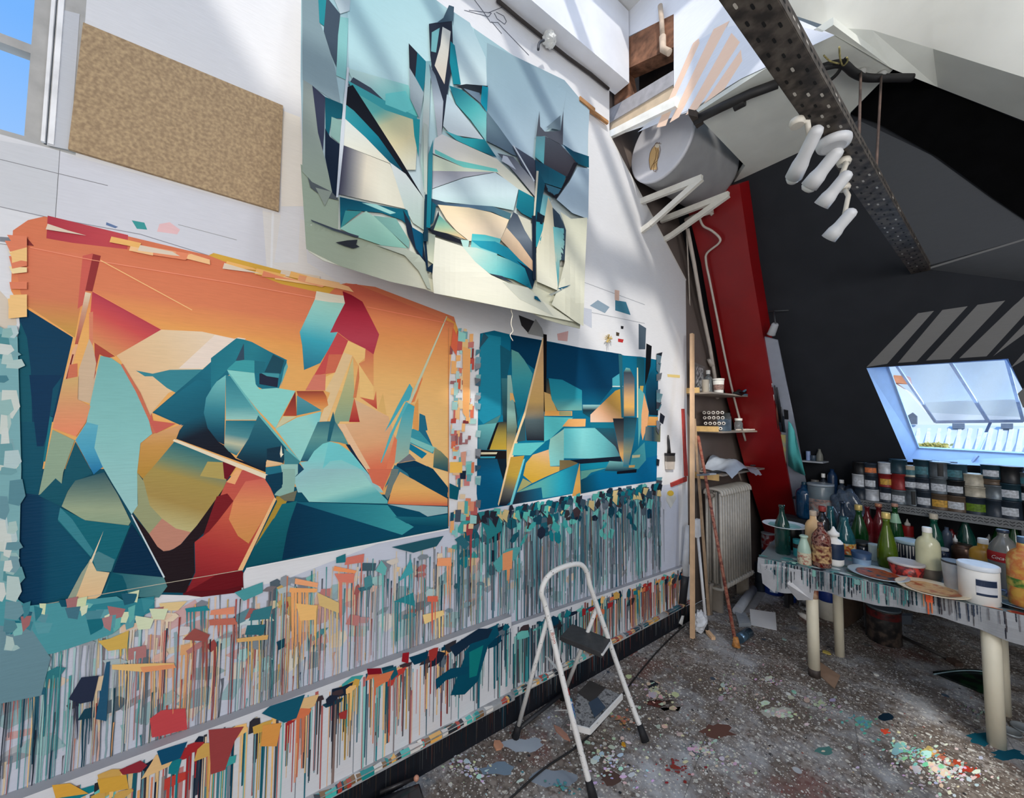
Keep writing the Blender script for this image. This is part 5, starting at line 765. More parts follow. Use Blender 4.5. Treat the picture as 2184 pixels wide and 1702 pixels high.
# ------------------------------------------------------------------ small builders for the things
def px_scale(P): return depth(P)/F            # metres per photo pixel at that place
def PART(name, bm, mat, root, **k):
    loc = root.location
    for v in bm.verts: v.co -= loc
    return bmo(name, bm, mat, parent=root, **k)
PROFILES = {
 'wine': [(.90, 0), (1, .02), (1, .55), (.92, .62), (.62, .72), (.40, .80), (.34, .88), (.34, .95), (.42, .955), (.42, 1.0)],
 'drop': [(.80, 0), (.95, .04), (1, .16), (.97, .36), (.80, .55), (.55, .72), (.36, .85), (.32, .93), (.36, .94), (.36, 1.0)],
 'soda': [(.80, 0), (.95, .03), (1, .08), (1, .30), (.93, .38), (1, .47), (1, .62), (.88, .74), (.60, .86), (.36, .92), (.32, .95), (.34, 1.0)],
 'milk': [(.95, 0), (1, .02), (1, .45), (.9, .58), (.62, .78), (.5, .86), (.5, .92), (.66, .94), (.66, .98), (.5, 1.0)],
 'flask': [(.9, 0), (1, .03), (1, .62), (.9, .72), (.45, .84), (.32, .87), (.32, 1.0)],
 'oval': [(.85, 0), (.97, .04), (1, .1), (1, .72), (.92, .80), (.7, .87), (.42, .91), (.38, 1.0)],
 'demi': [(.9, 0), (1, .03), (1, .36), (.97, .45), (.8, .60), (.55, .75), (.42, .86), (.42, 1.0)],
 'straight': [(.94, 0), (1, .02), (1, .97), (.96, 1.0)],
 'cup': [(.80, 0), (.82, .02), (1, 1.0)],
 'jar': [(.8, 0), (1, .08), (1, .78), (.85, .86), (.8, .88), (.8, 1.0)],
}
def glass(rgb, a=0.55): return M(rgb, 0.08, trans=a, var=.15, scale=25, coat=.3)
def bottle(name, label, cat, X, yb, yt, wd, prof, mat, cap=None, capmat=None, band=None, z=0.70, lip=None, tip=None, group=None, P=None, extra=None, seg=24):
    """X, yb, yt, wd: centre column, foot, top and width in the photo; band = (h0, h1, material[, letters])"""
    P = wz(X, yb, z) if P is None else Vector(P)
    s = px_scale(P); R = wd*s/2; H = (yb-yt)*s; v = Vector((P.x-CAMPOS.x, P.y-CAMPOS.y, 0)).normalized(); P = P + v*R*.6
    root = empty(name, label, cat, (P.x, P.y, z if P.z < z+.001 and P.z > z-.001 else P.z), group)
    capf = cap[0] if cap else 0
    bm = bmesh.new(); lathe(bm, [(r_*R, h*H*(1-capf)) for r_, h in PROFILES[prof]], seg=seg); 
    o = bmo('body', bm, mat, parent=root)
    if cap:
        rc = cap[1]*R; h0 = H*(1-capf)-.0005
        if tip: pr = [(rc, h0), (rc, h0+H*capf*.35), (rc*.55, h0+H*capf*.5), (rc*.30, h0+H*capf*.8), (rc*.12, h0+H*capf)]
        else: pr = [(rc*.98, h0), (rc, h0+H*capf*.1), (rc, h0+H*capf*.9), (rc*.92, h0+H*capf)]
        bm = bmesh.new(); lathe(bm, pr, seg=18); bmo('cap' if not tip else 'nozzle', bm, capmat, parent=root)
    if band:
        rr = max(r_ for r_, h in PROFILES[prof])*R
        def rad(h):
            pp = PROFILES[prof]; h = h/(1-capf) if capf < 1 else h
            for (r0, h0), (r1, h1) in zip(pp[:-1], pp[1:]):
                if h0 <= h <= h1 and h1 > h0: return (r0+(r1-r0)*(h-h0)/(h1-h0))*R
            return R
        bm = bmesh.new(); hs = [band[0]+(band[1]-band[0])*k/6 for k in range(7)]
        lathe(bm, [(rad(h)+.0012, h*H) for h in hs], seg=seg, capb=False, capt=False)
        lb = bmo('paper_label', bm, band[2], parent=root)
    return root, R, H
def wrap(name, me_pts_bm, root, R, H0, face, mat, parent=None):
    """bend flat (x, z) geometry round a cylinder of radius R facing direction `face`"""
    a0 = math.atan2(face.y, face.x)
    for v in me_pts_bm.verts:
        x, z = v.co.x, v.co.y; a = a0 + x/R
        v.co = Vector((math.cos(a)*R, math.sin(a)*R, H0+z))
    return bmo(name, me_pts_bm, mat, parent=parent or root)
def to_cam(P):
    d = CAMPOS-Vector(P); d.z = 0; return d.normalized()
def text_bm(txt, size, shear=0.0):
    c = bpy.data.curves.new('lettering', 'FONT'); c.body = txt; c.size = size; c.align_x = 'CENTER'; c.shear = shear; c.resolution_u = 3
    o = bpy.data.objects.new('lettering', c); COL.objects.link(o)
    dg = bpy.context.evaluated_depsgraph_get(); me = bpy.data.meshes.new_from_object(o.evaluated_get(dg))
    bm = bmesh.new(); bm.from_mesh(me); bpy.data.objects.remove(o); bpy.data.curves.remove(c); bpy.data.meshes.remove(me)
    bmesh.ops.triangulate(bm, faces=bm.faces[:]); bmesh.ops.subdivide_edges(bm, edges=[e for e in bm.edges if e.calc_length() > size*.25], cuts=1)
    return bm
def plate(name, label, cx, cy, wpx, z, mat, mat2, lift=.012, tilt=(0, 0)):
    P = wz(cx, cy, z+lift); s = px_scale(P); R = wpx*s/2
    root = empty(name, label, 'plate', (P.x, P.y, z+lift))
    root.rotation_euler = (tilt[0], tilt[1], 0)
    bm = bmesh.new(); pr = [(R*.55, -.008), (R*.6, -.004), (R*.8, .004), (R, .012), (R*1.0, .014), (R*.97, .0145), (R*.78, .007), (R*.58, .001), (.0001, .0005)]
    lathe(bm, pr, seg=40); bmo('dish', bm, mat, parent=root)
    bm = bmesh.new(); rr = random.Random(int(cx)); ring = [bm.verts.new((math.cos(6.283*k/26)*R*.74*rr.uniform(.9, 1.06), math.sin(6.283*k/26)*R*.74*rr.uniform(.9, 1.06), .0075)) for k in range(26)]
    ring2 = [bm.verts.new((v.co.x*.7, v.co.y*.7, .0035)) for v in ring]; cc = bm.verts.new((0, 0, .003))
    for k in range(26): bm.faces.new((ring[k], ring[(k+1) % 26], ring2[(k+1) % 26], ring2[k])); bm.faces.new((ring2[k], ring2[(k+1) % 26], cc))
    bmo('mixed_paint', bm, mat2, parent=root)
    return root
def mottled(c1, c2, c3=None, scale=30, rough=.35):
    m = bpy.data.materials.new('mottled_paint'); m.use_nodes = True; t = m.node_tree; b = t.nodes['Principled BSDF']; tcn = t.nodes.new('ShaderNodeTexCoord')
    n = t.nodes.new('ShaderNodeTexNoise'); n.inputs['Scale'].default_value = scale; n.inputs['Detail'].default_value = 5; t.links.new(tcn.outputs['Object'], n.inputs[0])
    r_ = t.nodes.new('ShaderNodeValToRGB'); e = r_.color_ramp; e.elements[0].position = .38; e.elements[0].color = (*L(c1), 1); e.elements[1].position = .62; e.elements[1].color = (*L(c2), 1)
    if c3: k = e.elements.new(.5); k.color = (*L(c3), 1)
    t.links.new(n.outputs['Fac'], r_.inputs[0]); t.links.new(r_.outputs[0], b.inputs['Base Color']); b.inputs['Roughness'].default_value = rough
    return m

# ------------------------------------------------------------------ left window (looks on sky)
bm = bmesh.new()
for (y0, y1, z0, z1) in ((-1.8, -.42, 2.485, 2.497), (-.530, -.49, 2.497, 3.95), (-1.8, -.53, 2.772, 2.800), (-1.8, -.53, 2.497, 2.505), (-1.8, -1.74, 2.5, 3.95), (-1.8, -.5, 3.9, 3.95)):
    box(bm, (-.05, y0, z0), (-.01, y1, z1))
box(bm, (-.06, -.482, 2.497), (-.001, -.42, 3.95))
o = bmo('window_1', bm, M((170, 168, 164), .6, var=.15, k=1.2), **STRUCT)
bm = bmesh.new(); box(bm, (-.002, -.492, 2.497), (.008, -.484, 3.95)); box(bm, (-.002, -.478, 2.497), (.006, -.466, 3.95)); bmo('trim_14', bm, M((226, 226, 226), .5, k=1.3), **STRUCT)

# ------------------------------------------------------------------ roof window: reveal, frame, open sash, stay
def outq(p, d): return Vector(p) + NS*d       # away from the room, through the slope
iTL, iBL = onp(1893, 780, NS, DS+.16), onp(1958, 955, NS, DS+.16); iTR = onp(2149, 764, NS, DS+.16); iBR = onp(2262, 972, NS, DS+.16)
REV = M((150, 178, 214), .55, var=.05, k=1.1)
bm = bmesh.new()
for a, b, c, d in ((hTL, hBL, iBL, iTL), (hBL, hBR, iBR, iBL), (hTL, hTR, iTR, iTL), (hTR, hBR, iBR, iTR)):
    bm.faces.new([bm.verts.new(v) for v in (a, b, c, d)])
for a, b in ((iTL, iBL), (iBL, iBR), (iBR, iTR), (iTR, iTL)): bar(bm, a, b, .014, .02, up=NS)
bmo('window_2', bm, REV, **STRUCT)
sash = empty('roof_window_sash', 'open glazed sash of the roof window tilted outward', 'window sash', tuple((iTL+iTR)/2))
sTL, sTR = onp(1912, 779, NS, DS+.18), onp(2146, 765, NS, DS+.18)
sBL, sBR = wy(1995, 900, sTL.y+.62), wy(2182, 898, sTL.y+.62); sML, sMR = sTL.lerp(sTR, .53), sBL.lerp(sBR, .63)
bm = bmesh.new()
for a, b, w_ in ((sTL, sTR, .012), (sTL, sBL, .016), (sBL, sBR, .018), (sBR, sTR, .016), (sML, sMR, .018)): bar(bm, a, b, w_, .016, up=(sTR-sTL).cross(sBL-sTL).normalized())
PART('sash_frame', bm, M((200, 208, 240), .6, k=1.3), sash)
def glassmat():
    m = bpy.data.materials.new('dusty_glass'); m.use_nodes = True; t = m.node_tree; b = t.nodes['Principled BSDF']
    tr = t.nodes.new('ShaderNodeBsdfTransparent'); mx = t.nodes.new('ShaderNodeMixShader'); w_ = t.nodes.new('ShaderNodeTexWave'); w_.inputs['Scale'].default_value = 2.2; w_.inputs['Distortion'].default_value = 2.0; w_.bands_direction = 'DIAGONAL'
    tcn = t.nodes.new('ShaderNodeTexCoord'); t.links.new(tcn.outputs['Object'], w_.inputs['Vector'])
    mr = t.nodes.new('ShaderNodeMapRange'); mr.inputs['To Min'].default_value = .10; mr.inputs['To Max'].default_value = .28; t.links.new(w_.outputs['Fac'], mr.inputs['Value'])
    b.inputs['Base Color'].default_value = (.75, .82, .9, 1); b.inputs['Roughness'].default_value = .3
    t.links.new(mr.outputs[0], mx.inputs[0]); t.links.new(tr.outputs[0], mx.inputs[1]); t.links.new(b.outputs[0], mx.inputs[2]); t.links.new(mx.outputs[0], t.nodes['Material Output'].inputs['Surface'])
    return m
GL = glassmat()
for k, (a, b, c, d) in enumerate(((sTL, sML, sMR, sBL), (sML, sTR, sBR, sMR))):
    bm = bmesh.new(); prism(bm, [a, b, c, d], (0, .004, .002)); PART('pane', bm, GL, sash)
bm = bmesh.new(); s0, s1 = onp(2078, 978, NS, DS+.10), wy(2112, 902, sBL.y); bar(bm, s0, s1, .016, .005); bar(bm, onp(2085, 972, NS, DS+.09), onp(2070, 990, NS, DS+.03), .02, .01); PART('stay_bar', bm, M((150, 165, 195), .4, .3), sash)
# neighbouring roofs across the street
nb = empty('neighbouring_building', 'white zinc-roofed building with a rounded dormer seen through the roof window', 'building', (3, 16, 0))
YN = 14.0
def nq(px, py, y=YN): return wy(px, py, y)
bm = bmesh.new(); prism(bm, [nq(1880, 850), nq(1905, 815), nq(1935, 835), nq(1975, 880), nq(2500, 905), nq(2500, 1100), nq(1850, 1100)], (0, .5, 0)); PART('facade', bm, M((226, 228, 232), .6, var=.06, k=1.3, scale=1), nb)
bm = bmesh.new(); prism(bm, [nq(1880, 905, YN-.6), nq(2500, 912, YN-.6), nq(2500, 990, YN-1.6), nq(1880, 990, YN-1.6)], (0, .1, -.05)); PART('zinc_roof', bm, M((206, 216, 228), .4, var=.06, k=1.25, scale=1), nb)
bm = bmesh.new()
for px in range(1960, 2300, 22): bar(bm, nq(px, 916, YN-.72), nq(px-14, 986, YN-1.72), .05, .08)
PART('roof_seams', bm, M((240, 243, 248), .4, k=1.3), nb)
bm = bmesh.new(); tube(bm, [nq(1890+4*k, 886-10*math.sin(k*math.pi/10), YN-.7) for k in range(11)], .06, 6); prism(bm, [nq(1938, 905, YN-.65), nq(1938, 886, YN-.65), nq(1948, 880, YN-.65), nq(1957, 888, YN-.65), nq(1957, 905, YN-.65)], (0, -.1, 0)); PART('dormer_window', bm, M((110, 116, 128), .4), nb)
for px in (2032, 2135):
    bm = bmesh.new(); prism(bm, [nq(px, 914, YN-.7), nq(px, 903, YN-.7), nq(px+26, 903, YN-.7), nq(px+26, 914, YN-.7)], (0, -.1, 0)); PART('attic_window', bm, M((120, 130, 146), .4), nb)
bm = bmesh.new(); prism(bm, [nq(1903, 816), nq(1906, 800), nq(1934, 802), nq(1938, 818)], (0, .5, 0)); PART('chimney', bm, M((214, 140, 100), .8, var=.25, k=1.2, scale=3), nb)
tr = empty('distant_shrubs', 'yellow-green foliage at the foot of the zinc roof outside the window', 'shrub', tuple(nq(1985, 960, YN-3)))
bm = bmesh.new(); rr = random.Random(4)
for k in range(160):
    c = nq(rr.choice((1968, 2004, 1985))+rr.gauss(0, 8), 958+abs(rr.gauss(0, 7))-10, YN-3); d = Vector((rr.uniform(-1, 1), rr.uniform(-1, 1), rr.uniform(-1, 1))).normalized()*.07; e = d.orthogonal().normalized()*.04; bm.faces.new([bm.verts.new(c+q) for q in (d, e, -d, -e)])
PART('foliage', bm, M((196, 190, 120), .7, k=1.2), tr)

# ------------------------------------------------------------------ overhead: perforated steel rail on rods, spotlights, conduit, tank
def rust(c1=(92, 84, 76), c2=(46, 40, 36)): return mottled(c1, c2, (70, 62, 56), 24, .6)
beam = empty('perforated_steel_rail', 'long dark perforated steel channel hanging across the ceiling', 'steel rail', (1.42, 2.2, 2.68))
b0, b1 = Vector((1.425, 0.62, 2.70)), Vector((1.40, 3.70, 2.66))
bl = (b1-b0).length; wB, hB, tk = .088, .045, .004
bm = bmesh.new(); dB = (b1-b0).normalized(); uB = dB.cross(EZ).normalized()
bar(bm, b0, b1, wB, tk, up=EZ); bar(bm, b0-uB*wB/2+EZ*hB/2, b1-uB*wB/2+EZ*hB/2, tk, hB, up=EZ); bar(bm, b0+uB*wB/2+EZ*hB/2, b1+uB*wB/2+EZ*hB/2, tk, hB, up=EZ)
RM = rust(); rr = random.Random(2); n = int(bl/.035)
for k in range(n):
    for j, off in enumerate((-.026, 0, .026)):
        if (k+j) % 2: continue
        c = b0+dB*(k*.035+.02)+uB*off-EZ*(tk/2+.0006); pale = rr.random() < .3
        L_, W_ = .010, .0035
        bm.faces.new([bm.verts.new(c+dB*a*L_+uB*b*W_) for a, b in ((-1, -.6), (-.6, -1), (.6, -1), (1, -.6), (1, .6), (.6, 1), (-.6, 1), (-1, .6))]).material_index = 2 if pale else 1
    for sgn in (-1, 1):
        c = b0+dB*(k*.035+.02)+uB*sgn*(wB/2+tk/2+.0006)+EZ*hB*.5; bm.faces.new([bm.verts.new(c+dB*a*.009+EZ*b*.004) for a, b in ((-1, -1), (1, -1), (1, 1), (-1, 1))]).material_index = 1 if rr.random() < .8 else 2
for v in bm.verts: v.co -= beam.location
bmo('channel', bm, [RM, M((12, 11, 10), .8), M((196, 190, 180), .5)], parent=beam)
for px, py, pt_ in ((1840, 340, (1836, 150)), (1876, 398, (1880, 155))):
    q = wz(px-9, py, 2.70); top = wz(pt_[0], pt_[1], CZ-.004)
    rod = empty('suspension_rod', 'thin rusty rod holding up the steel rail, %s of the two' % ('left' if px < 1850 else 'right'), 'rod', (q.x, q.y, q.z+.0))
    bm = bmesh.new(); tube(bm, [q+Vector((0, 0, .002)), q.lerp(top, .7), top], .0055, 8); PART('rod', bm, M((84, 66, 58), .7, .2, var=.4), rod)
    bm = bmesh.new(); lathe(bm, [(.018, -.03), (.024, -.012), (.02, 0)], 12, origin=top); PART('ceiling_plug', bm, M((170, 170, 166), .7), rod)
# white spotlights clamped on the rail
WPL = M((206, 207, 210), .4, var=.05, k=1.0)
def spot(a, b, r0, label, z=2.60, bulb=True, arm=None):
    A, B = wz(a[0], a[1], z+.03), wz(b[0], b[1], z-.05)
    B = A + (B-A).normalized()*min((B-A).length, .33); L_ = (B-A).length; ax = (B-A).normalized()
    root = empty('spotlight', label, 'spotlight', tuple(A), 'white spotlights clamped to the steel rail')
    R = r0*px_scale(A)
    bm = bmesh.new(); lathe(bm, [(R*.3, -.006), (R*.75, 0), (R*.92, .012), (R*.95, L_*.5), (R*1.0, L_*.58), (R*1.18, L_*.7), (R*1.25, L_*.98), (R*1.15, L_*.98), (R*1.05, L_*.8)], 24, origin=A, axis=ax, capt=False); PART('housing', bm, WPL, root)
    if bulb:
        bm = bmesh.new(); lathe(bm, [(R*1.05, L_*.86), (R*1.12, L_*.93), (R*1.02, L_*1.03), (R*.65, L_*1.10), (.0005, L_*1.12)], 20, origin=A, axis=ax); PART('bulb', bm, M((206, 208, 206), .25, var=.03), root)
    bm = bmesh.new(); C_ = wz(arm[0], arm[1], 2.665) if arm else A+Vector((0, -.05, .05)); tube(bm, [C_, (C_+A)/2+Vector((0, 0, .012)), A+ax*.05], .009, 8); lathe(bm, [(.02, -.012), (.024, 0), (.02, .012)], 14, origin=C_, axis=(0, 0, 1)); PART('arm', bm, M((214, 208, 196), .5), root)
    return root
spot((1745, 272), (1692, 380), 14.5, 'white spotlight nearest the tank, largest and highest of the four', arm=(1700, 262))
spot((1790, 318), (1724, 400), 14.5, 'white spotlight second from the top, below the round white ceiling rose', arm=(1776, 300))
spot((1810, 368), (1750, 440), 13, 'white spotlight third down the steel rail, without a visible bulb', z=2.56, bulb=False, arm=(1800, 345))
spot((1820, 448), (1766, 510), 12.5, 'lowest white spotlight, hanging on a long thin stem', z=2.50, bulb=False, arm=(1800, 400))
P_ = wz(1778, 306, 2.645); rs = empty('ceiling_rose', 'round white lamp base fixed under the steel rail', 'lamp base', tuple(P_)); bm = bmesh.new(); lathe(bm, [(.036, -.016), (.048, -.011), (.052, 0), (.052, .010), (.04, .014)], 28, origin=P_); PART('disc', bm, WPL, rs)
# dark pipe across the ceiling with its kinked cables
ZC = CZ-.035
pp = [wz(*p, ZC) for p in ((1480, 258), (1540, 228), (1600, 200), (1660, 178))]
pipe = empty('waste_pipe', 'dark pipe with a collar running under the pale ceiling', 'pipe', tuple(pp[0]))
bm = bmesh.new(); tube(bm, pp, .026, 12); tube(bm, [wz(1565, 224, ZC), wz(1588, 212, ZC)], .036, 12); PART('pipe', bm, M((34, 32, 32), .6, var=.3), pipe)
bm = bmesh.new(); prism(bm, [wz(1468, 232, CZ-.01), wz(1486, 236, CZ-.01), wz(1500, 252, CZ-.01), wz(1486, 262, CZ-.01)], (0, 0, -.04)); PART('bracket', bm, M((60, 52, 46), .8), pipe)
cb_ = empty('ceiling_cable', 'thick black cable looping over the steel rail into the dark opening', 'cable', tuple(wz(1720, 160, ZC)))
bm = bmesh.new(); tube(bm, curve([wz(*p, ZC) for p in ((1700, 172), (1740, 150), (1775, 138), (1800, 138), (1822, 156), (1850, 166), (1900, 166), (1945, 166))], 5), .02, 10); tube(bm, curve([wz(*p, ZC-.01) for p in ((1715, 190), (1755, 180), (1785, 158), (1800, 130), (1806, 125))], 5), .009, 8); PART('cable', bm, M((26, 25, 26), .6), cb_)
bm = bmesh.new(); tube(bm, curve([wz(*p, ZC-.02) for p in ((1790, 100), (1792, 125), (1798, 140), (1808, 130), (1806, 122))], 4), .004, 6); tube(bm, curve([wz(*p, ZC-.02) for p in ((1757, 118), (1770, 130), (1790, 136))], 4), .004, 6); PART('loose_wires', bm, M((150, 140, 90), .6, var=.5, scale=60), cb_)
# conduit with a taped socket at the top of the left wall
cdt = empty('wall_conduit', 'dark cable with a white taped socket along the top of the left wall', 'cable', (0.02, 1.6, 4.10))
bm = bmesh.new(); tube(bm, [wx(*p, .02) for p in ((1060, 0), (1105, 38), (1160, 82), (1210, 122), (1260, 158), (1298, 190))], .011, 8); PART('cable', bm, M((52, 46, 44), .6), cdt)
P_ = wx(1172, 84, .05); bm = bmesh.new(); bmesh.ops.create_icosphere(bm, subdivisions=3, radius=.045, matrix=Matrix.Translation(P_)); rr = random.Random(8)
for v in bm.verts: v.co += Vector((rr.uniform(-1, 1), rr.uniform(-1, 1), rr.uniform(-1, 1)))*.006
PART('taped_socket', bm, M((222, 222, 218), .7, k=1.1), cdt); bm = bmesh.new(); tube(bm, curve([wx(*p, .07) for p in ((1160, 86), (1150, 92), (1148, 106))], 4), .008, 8); PART('hook', bm, M((70, 72, 78), .5, .5), cdt)
# batten holding the cloth
bt = empty('wooden_batten', 'thin brown wooden batten above the right corner of the hanging cloth', 'batten', tuple(wx(1260, 230, .02))); bm = bmesh.new(); bar(bm, wx(1190, 186, .02), wx(1296, 262, .02), .018, .022); bar(bm, wx(1236, 210, .035), wx(1268, 236, .035), .012, .03); PART('strip', bm, M((176, 128, 82), .7, var=.2, k=1.1), bt)
st = empty('loose_thread', 'white thread dangling below the hanging cloth', 'thread', tuple(wx(1090, 660, .3))); bm = bmesh.new(); tube(bm, curve([cloth(1091, 656, 0), cloth(1091, 650, -.002)+Vector((0,0,-.03))]+[wx(*p, cloth(1091, 650, 0).x) for p in ((1093, 672), (1090, 690), (1094, 706), (1088, 715), (1094, 727))], 4), .0022, 5); PART('string', bm, M((220, 214, 200), .8), st)

# hot water tank on its brackets
tk_ = empty('water_tank', 'grey cylindrical water tank lying high on white brackets', 'water tank', (.30, 2.5, 3.64))
Cc_ = (wy(1350, 330, 2.5)+wy(1476, 300, 2.5))/2; Ct = wy(1408, 308, 2.5); RT = (wy(1476, 305, 2.5)-wy(1349, 320, 2.5)).length/2*.99
ax = Vector((.06, 1, -.02)).normalized()
bm = bmesh.new(); lathe(bm, [(RT, .004), (RT, .58), (RT*.985, .61), (RT*.93, .64), (RT*.8, .66), (RT*.4, .68)], 56, origin=Ct, axis=ax, capb=False); PART('shell', bm, M((150, 150, 152), .45, var=.05, k=1.0), tk_)
bm = bmesh.new(); lathe(bm, [(RT*.97, -.004), (RT*1.005, .0), (RT*1.005, .02)], 56, origin=Ct, axis=ax); PART('end_cover', bm, M((206, 206, 212), .5, var=.03, k=1.15), tk_)
ZT = lambda p: T((1250, 200), .235, p)
nT = ax; dT = nT.dot(Ct)
PK = Paint(lambda a, b, o: onp(a, b, nT, dT-.0055)-nT*o, gain=1.0, step=.0001)
PK.poly(ZT([(600, 500), (625, 470), (660, 480), (665, 520), (650, 600), (640, 690), (585, 690), (572, 600), (580, 540)]), (222, 184, 130))
PK.poly(ZT([(628, 455), (660, 452), (668, 480), (645, 492), (625, 482)]), (240, 228, 206))
for p_ in ([(640, 440), (632, 452), (620, 470), (600, 490), (580, 540), (572, 600), (576, 660), (585, 692)], [(628, 452), (655, 448), (684, 456)], [(668, 470), (676, 510), (662, 570), (645, 610), (600, 650), (590, 690)], [(630, 490), (640, 530), (632, 590), (610, 640)], [(650, 500), (658, 540), (650, 590)], [(620, 640), (612, 700), (640, 710)], [(640, 630), (650, 690), (630, 700)], [(646, 440), (650, 450)], [(670, 440), (664, 452)]):
    PK.line(ZT(p_), .9, (120, 88, 60))
o = PK.done('painted_bird', PRINT, parent=tk_); o.matrix_parent_inverse = Matrix.Translation(-tk_.location)
# brackets
BW = M((222, 218, 208), .55, var=.08, k=1.15)
for k, (w0, t0, w1, y_, nm) in enumerate((((1360, 433), (1497, 380), (1366, 494), 2.62, 'nearer'), ((1410, 470), (1554, 415), (1410, 515), 2.95, 'farther'))):
    a, t, c = wy(*w0, y_), wy(*t0, y_), wy(*w1, y_)
    br = empty('tank_bracket', 'white steel angle bracket under the tank, the %s one' % nm, 'bracket', tuple(a), 'brackets carrying the tank')
    bm = bmesh.new(); bar(bm, a, t, .03, .045); PART('top_arm', bm, BW, br); bm = bmesh.new(); m_ = c.lerp(t, .18)+Vector((0, 0, -.01)); bar(bm, t, m_, .028, .042); bar(bm, m_, c, .028, .042); PART('diagonal_brace', bm, BW, br)
# old pipe in the lintel opening
vp = empty('vertical_pipe', 'pale rusty pipe standing in front of the lintel opening', 'pipe', tuple(wy(1412, 100, GY-.03))); bm = bmesh.new(); tube(bm, [wy(1408, 12, GY-.03), wy(1411, 40, GY-.03), wy(1413, 78, GY-.03)], .016, 10); tube(bm, [wy(1413, 78, GY-.03), wy(1414, 105, GY-.03), wy(1428, 112, GY-.02)], .022, 10); PART('pipe', bm, M((196, 176, 156), .7, var=.3, k=1.1), vp)

# ------------------------------------------------------------------ red raking pier, pipes, white board
PO = .14
rl = [ws(*p, PO) for p in ((1460, 420), (1495, 560), (1537, 800), (1590, 1000), (1660, 1230))]; rrt = [ws(*p, PO) for p in ((1577, 392), (1601, 560), (1650, 850), (1694, 1090), (1712, 1180))]
bm = bmesh.new(); A_ = [bm.verts.new(p) for p in rl]; B_ = [bm.verts.new(p) for p in rrt]; C2 = [bm.verts.new(p+NS*.135+Vector((.02, 0, 0))) for p in rrt]; D_ = [bm.verts.new(p+NS*.135) for p in rl]
for i in range(4): bm.faces.new((A_[i], A_[i+1], B_[i+1], B_[i])); bm.faces.new((B_[i], B_[i+1], C2[i+1], C2[i])); bm.faces.new((D_[i], D_[i+1], A_[i+1], A_[i])); bm.faces.new((C2[i], C2[i+1], D_[i+1], D_[i]))
bm.faces.new((A_[0], B_[0], C2[0], D_[0])); bm.faces.new((A_[4], B_[4], C2[4], D_[4]))
bmo('wall_pier', bm, M((138, 10, 16), .38, var=.10, scale=4, bump=.1, k=1.0), **STRUCT)
WP = M((196, 186, 176), .5, var=.08, k=1.1)
pr_ = empty('heating_pipes', 'pair of white painted pipes running down the red pier', 'pipe', tuple(ws(1500, 600, PO+.03)))
bm = bmesh.new(); tube(bm, [ws(*p, PO+.05) for p in ((1466, 488), (1480, 560), (1497, 660), (1514, 740), (1524, 800), (1530, 850))], .017, 10); tube(bm, [ws(1513, 765, PO+.05), ws(1519, 780, PO+.05)], .025, 10); PART('thick_pipe', bm, WP, pr_)
bm = bmesh.new(); tube(bm, curve([ws(*p, PO+.04) for p in ((1492, 465), (1500, 482), (1518, 492), (1535, 508), (1532, 520), (1508, 540), (1506, 560), (1514, 600), (1530, 680), (1546, 760), (1566, 850), (1590, 940))], 5), .0095, 8); PART('thin_pipe', bm, WP, pr_)
bm = bmesh.new(); tube(bm, [ws(1462, 470, PO+.05), ws(1480, 462, PO+.05), ws(1520, 450, PO+.05)], .02, 10); tube(bm, [ws(1500, 440, PO+.05), ws(1520, 458, PO+.05)], .014, 8); tube(bm, [ws(1464, 480, PO+.05), ws(1470, 620, PO+.06), ws(1476, 800, PO+.06)], .006, 6); PART('valve', bm, WP, pr_)
wb = empty('white_board', 'narrow white board leaning beside the red pier, brushes hung on it', 'board', tuple(ws(1660, 900, .1)))
bm = bmesh.new(); prism(bm, [ws(*p, .12) for p in ((1612, 713), (1658, 726), (1694, 900), (1732, 1100), (1740, 1170), (1706, 1150), (1692, 1080), (1652, 880))], NS*.015); PART('panel', bm, M((150, 156, 170), .5, var=.06, k=1.1), wb)
bm = bmesh.new()
for p, q in (((1612, 713), (1652, 880)), ((1652, 880), (1692, 1080))): bar(bm, ws(*p, .125), ws(*q, .125), .006, .01)
PART('edge_strip', bm, M((216, 214, 208), .5, k=1.1), wb)

# ------------------------------------------------------------------ alcove: radiator, shelves and what stands on them
rad = empty('radiator', 'old cast-iron column radiator under the shelves, painted cream grey', 'radiator', (.12, 3.75, 0))
RMt = M((196, 190, 180), .5, var=.10, scale=20, k=1.05)
nr = 13; ry0, ry1, rz0, rz1 = 3.44, 4.05, .19, 1.06; dy = (ry1-ry0)/nr
for k in range(nr):
    yc = ry0+dy*(k+.5); bm = bmesh.new()
    for xc in (.055, .115, .175): tube(bm, [(xc, yc, rz0+.04), (xc, yc, rz1-.04)], dy*.25, 8)
    for zc, sg in ((rz0, 1), (rz1, -1)): tube(bm, curve([(.04, yc, zc+sg*.06), (.05, yc, zc+sg*.02), (.115, yc, zc+sg*.008), (.18, yc, zc+sg*.02), (.19, yc, zc+sg*.06)], 3), dy*.27, 8)
    bmp = [v for v in bm.verts]
    PART('radiator_column', bm, RMt, rad)
VF = M((150, 140, 128), .6)
bm = bmesh.new(); tube(bm, [(.115, ry0-.05, rz1-.06), (.115, ry0+.01, rz1-.06)], .022, 10); PART('air_valve', bm, VF, rad)
bm = bmesh.new(); tube(bm, [(.115, ry0+.01, rz0+.05), (.115, ry0-.05, rz0+.05), (.115, ry0-.055, rz0+.03), (.115, ry0-.055, 0.001)], .014, 10); PART('supply_pipe', bm, VF, rad)
for y_ in (ry0+.05, ry1-.05): bm = bmesh.new(); bar(bm, (.115, y_, .001), (.115, y_, rz0+.03), .03, .10, up=EX); PART('foot', bm, VF, rad)
SH = []
WOOD = M((214, 178, 118), .6, var=.1, scale=30, k=1.15); BOARD = M((156, 146, 136), .6, var=.1)
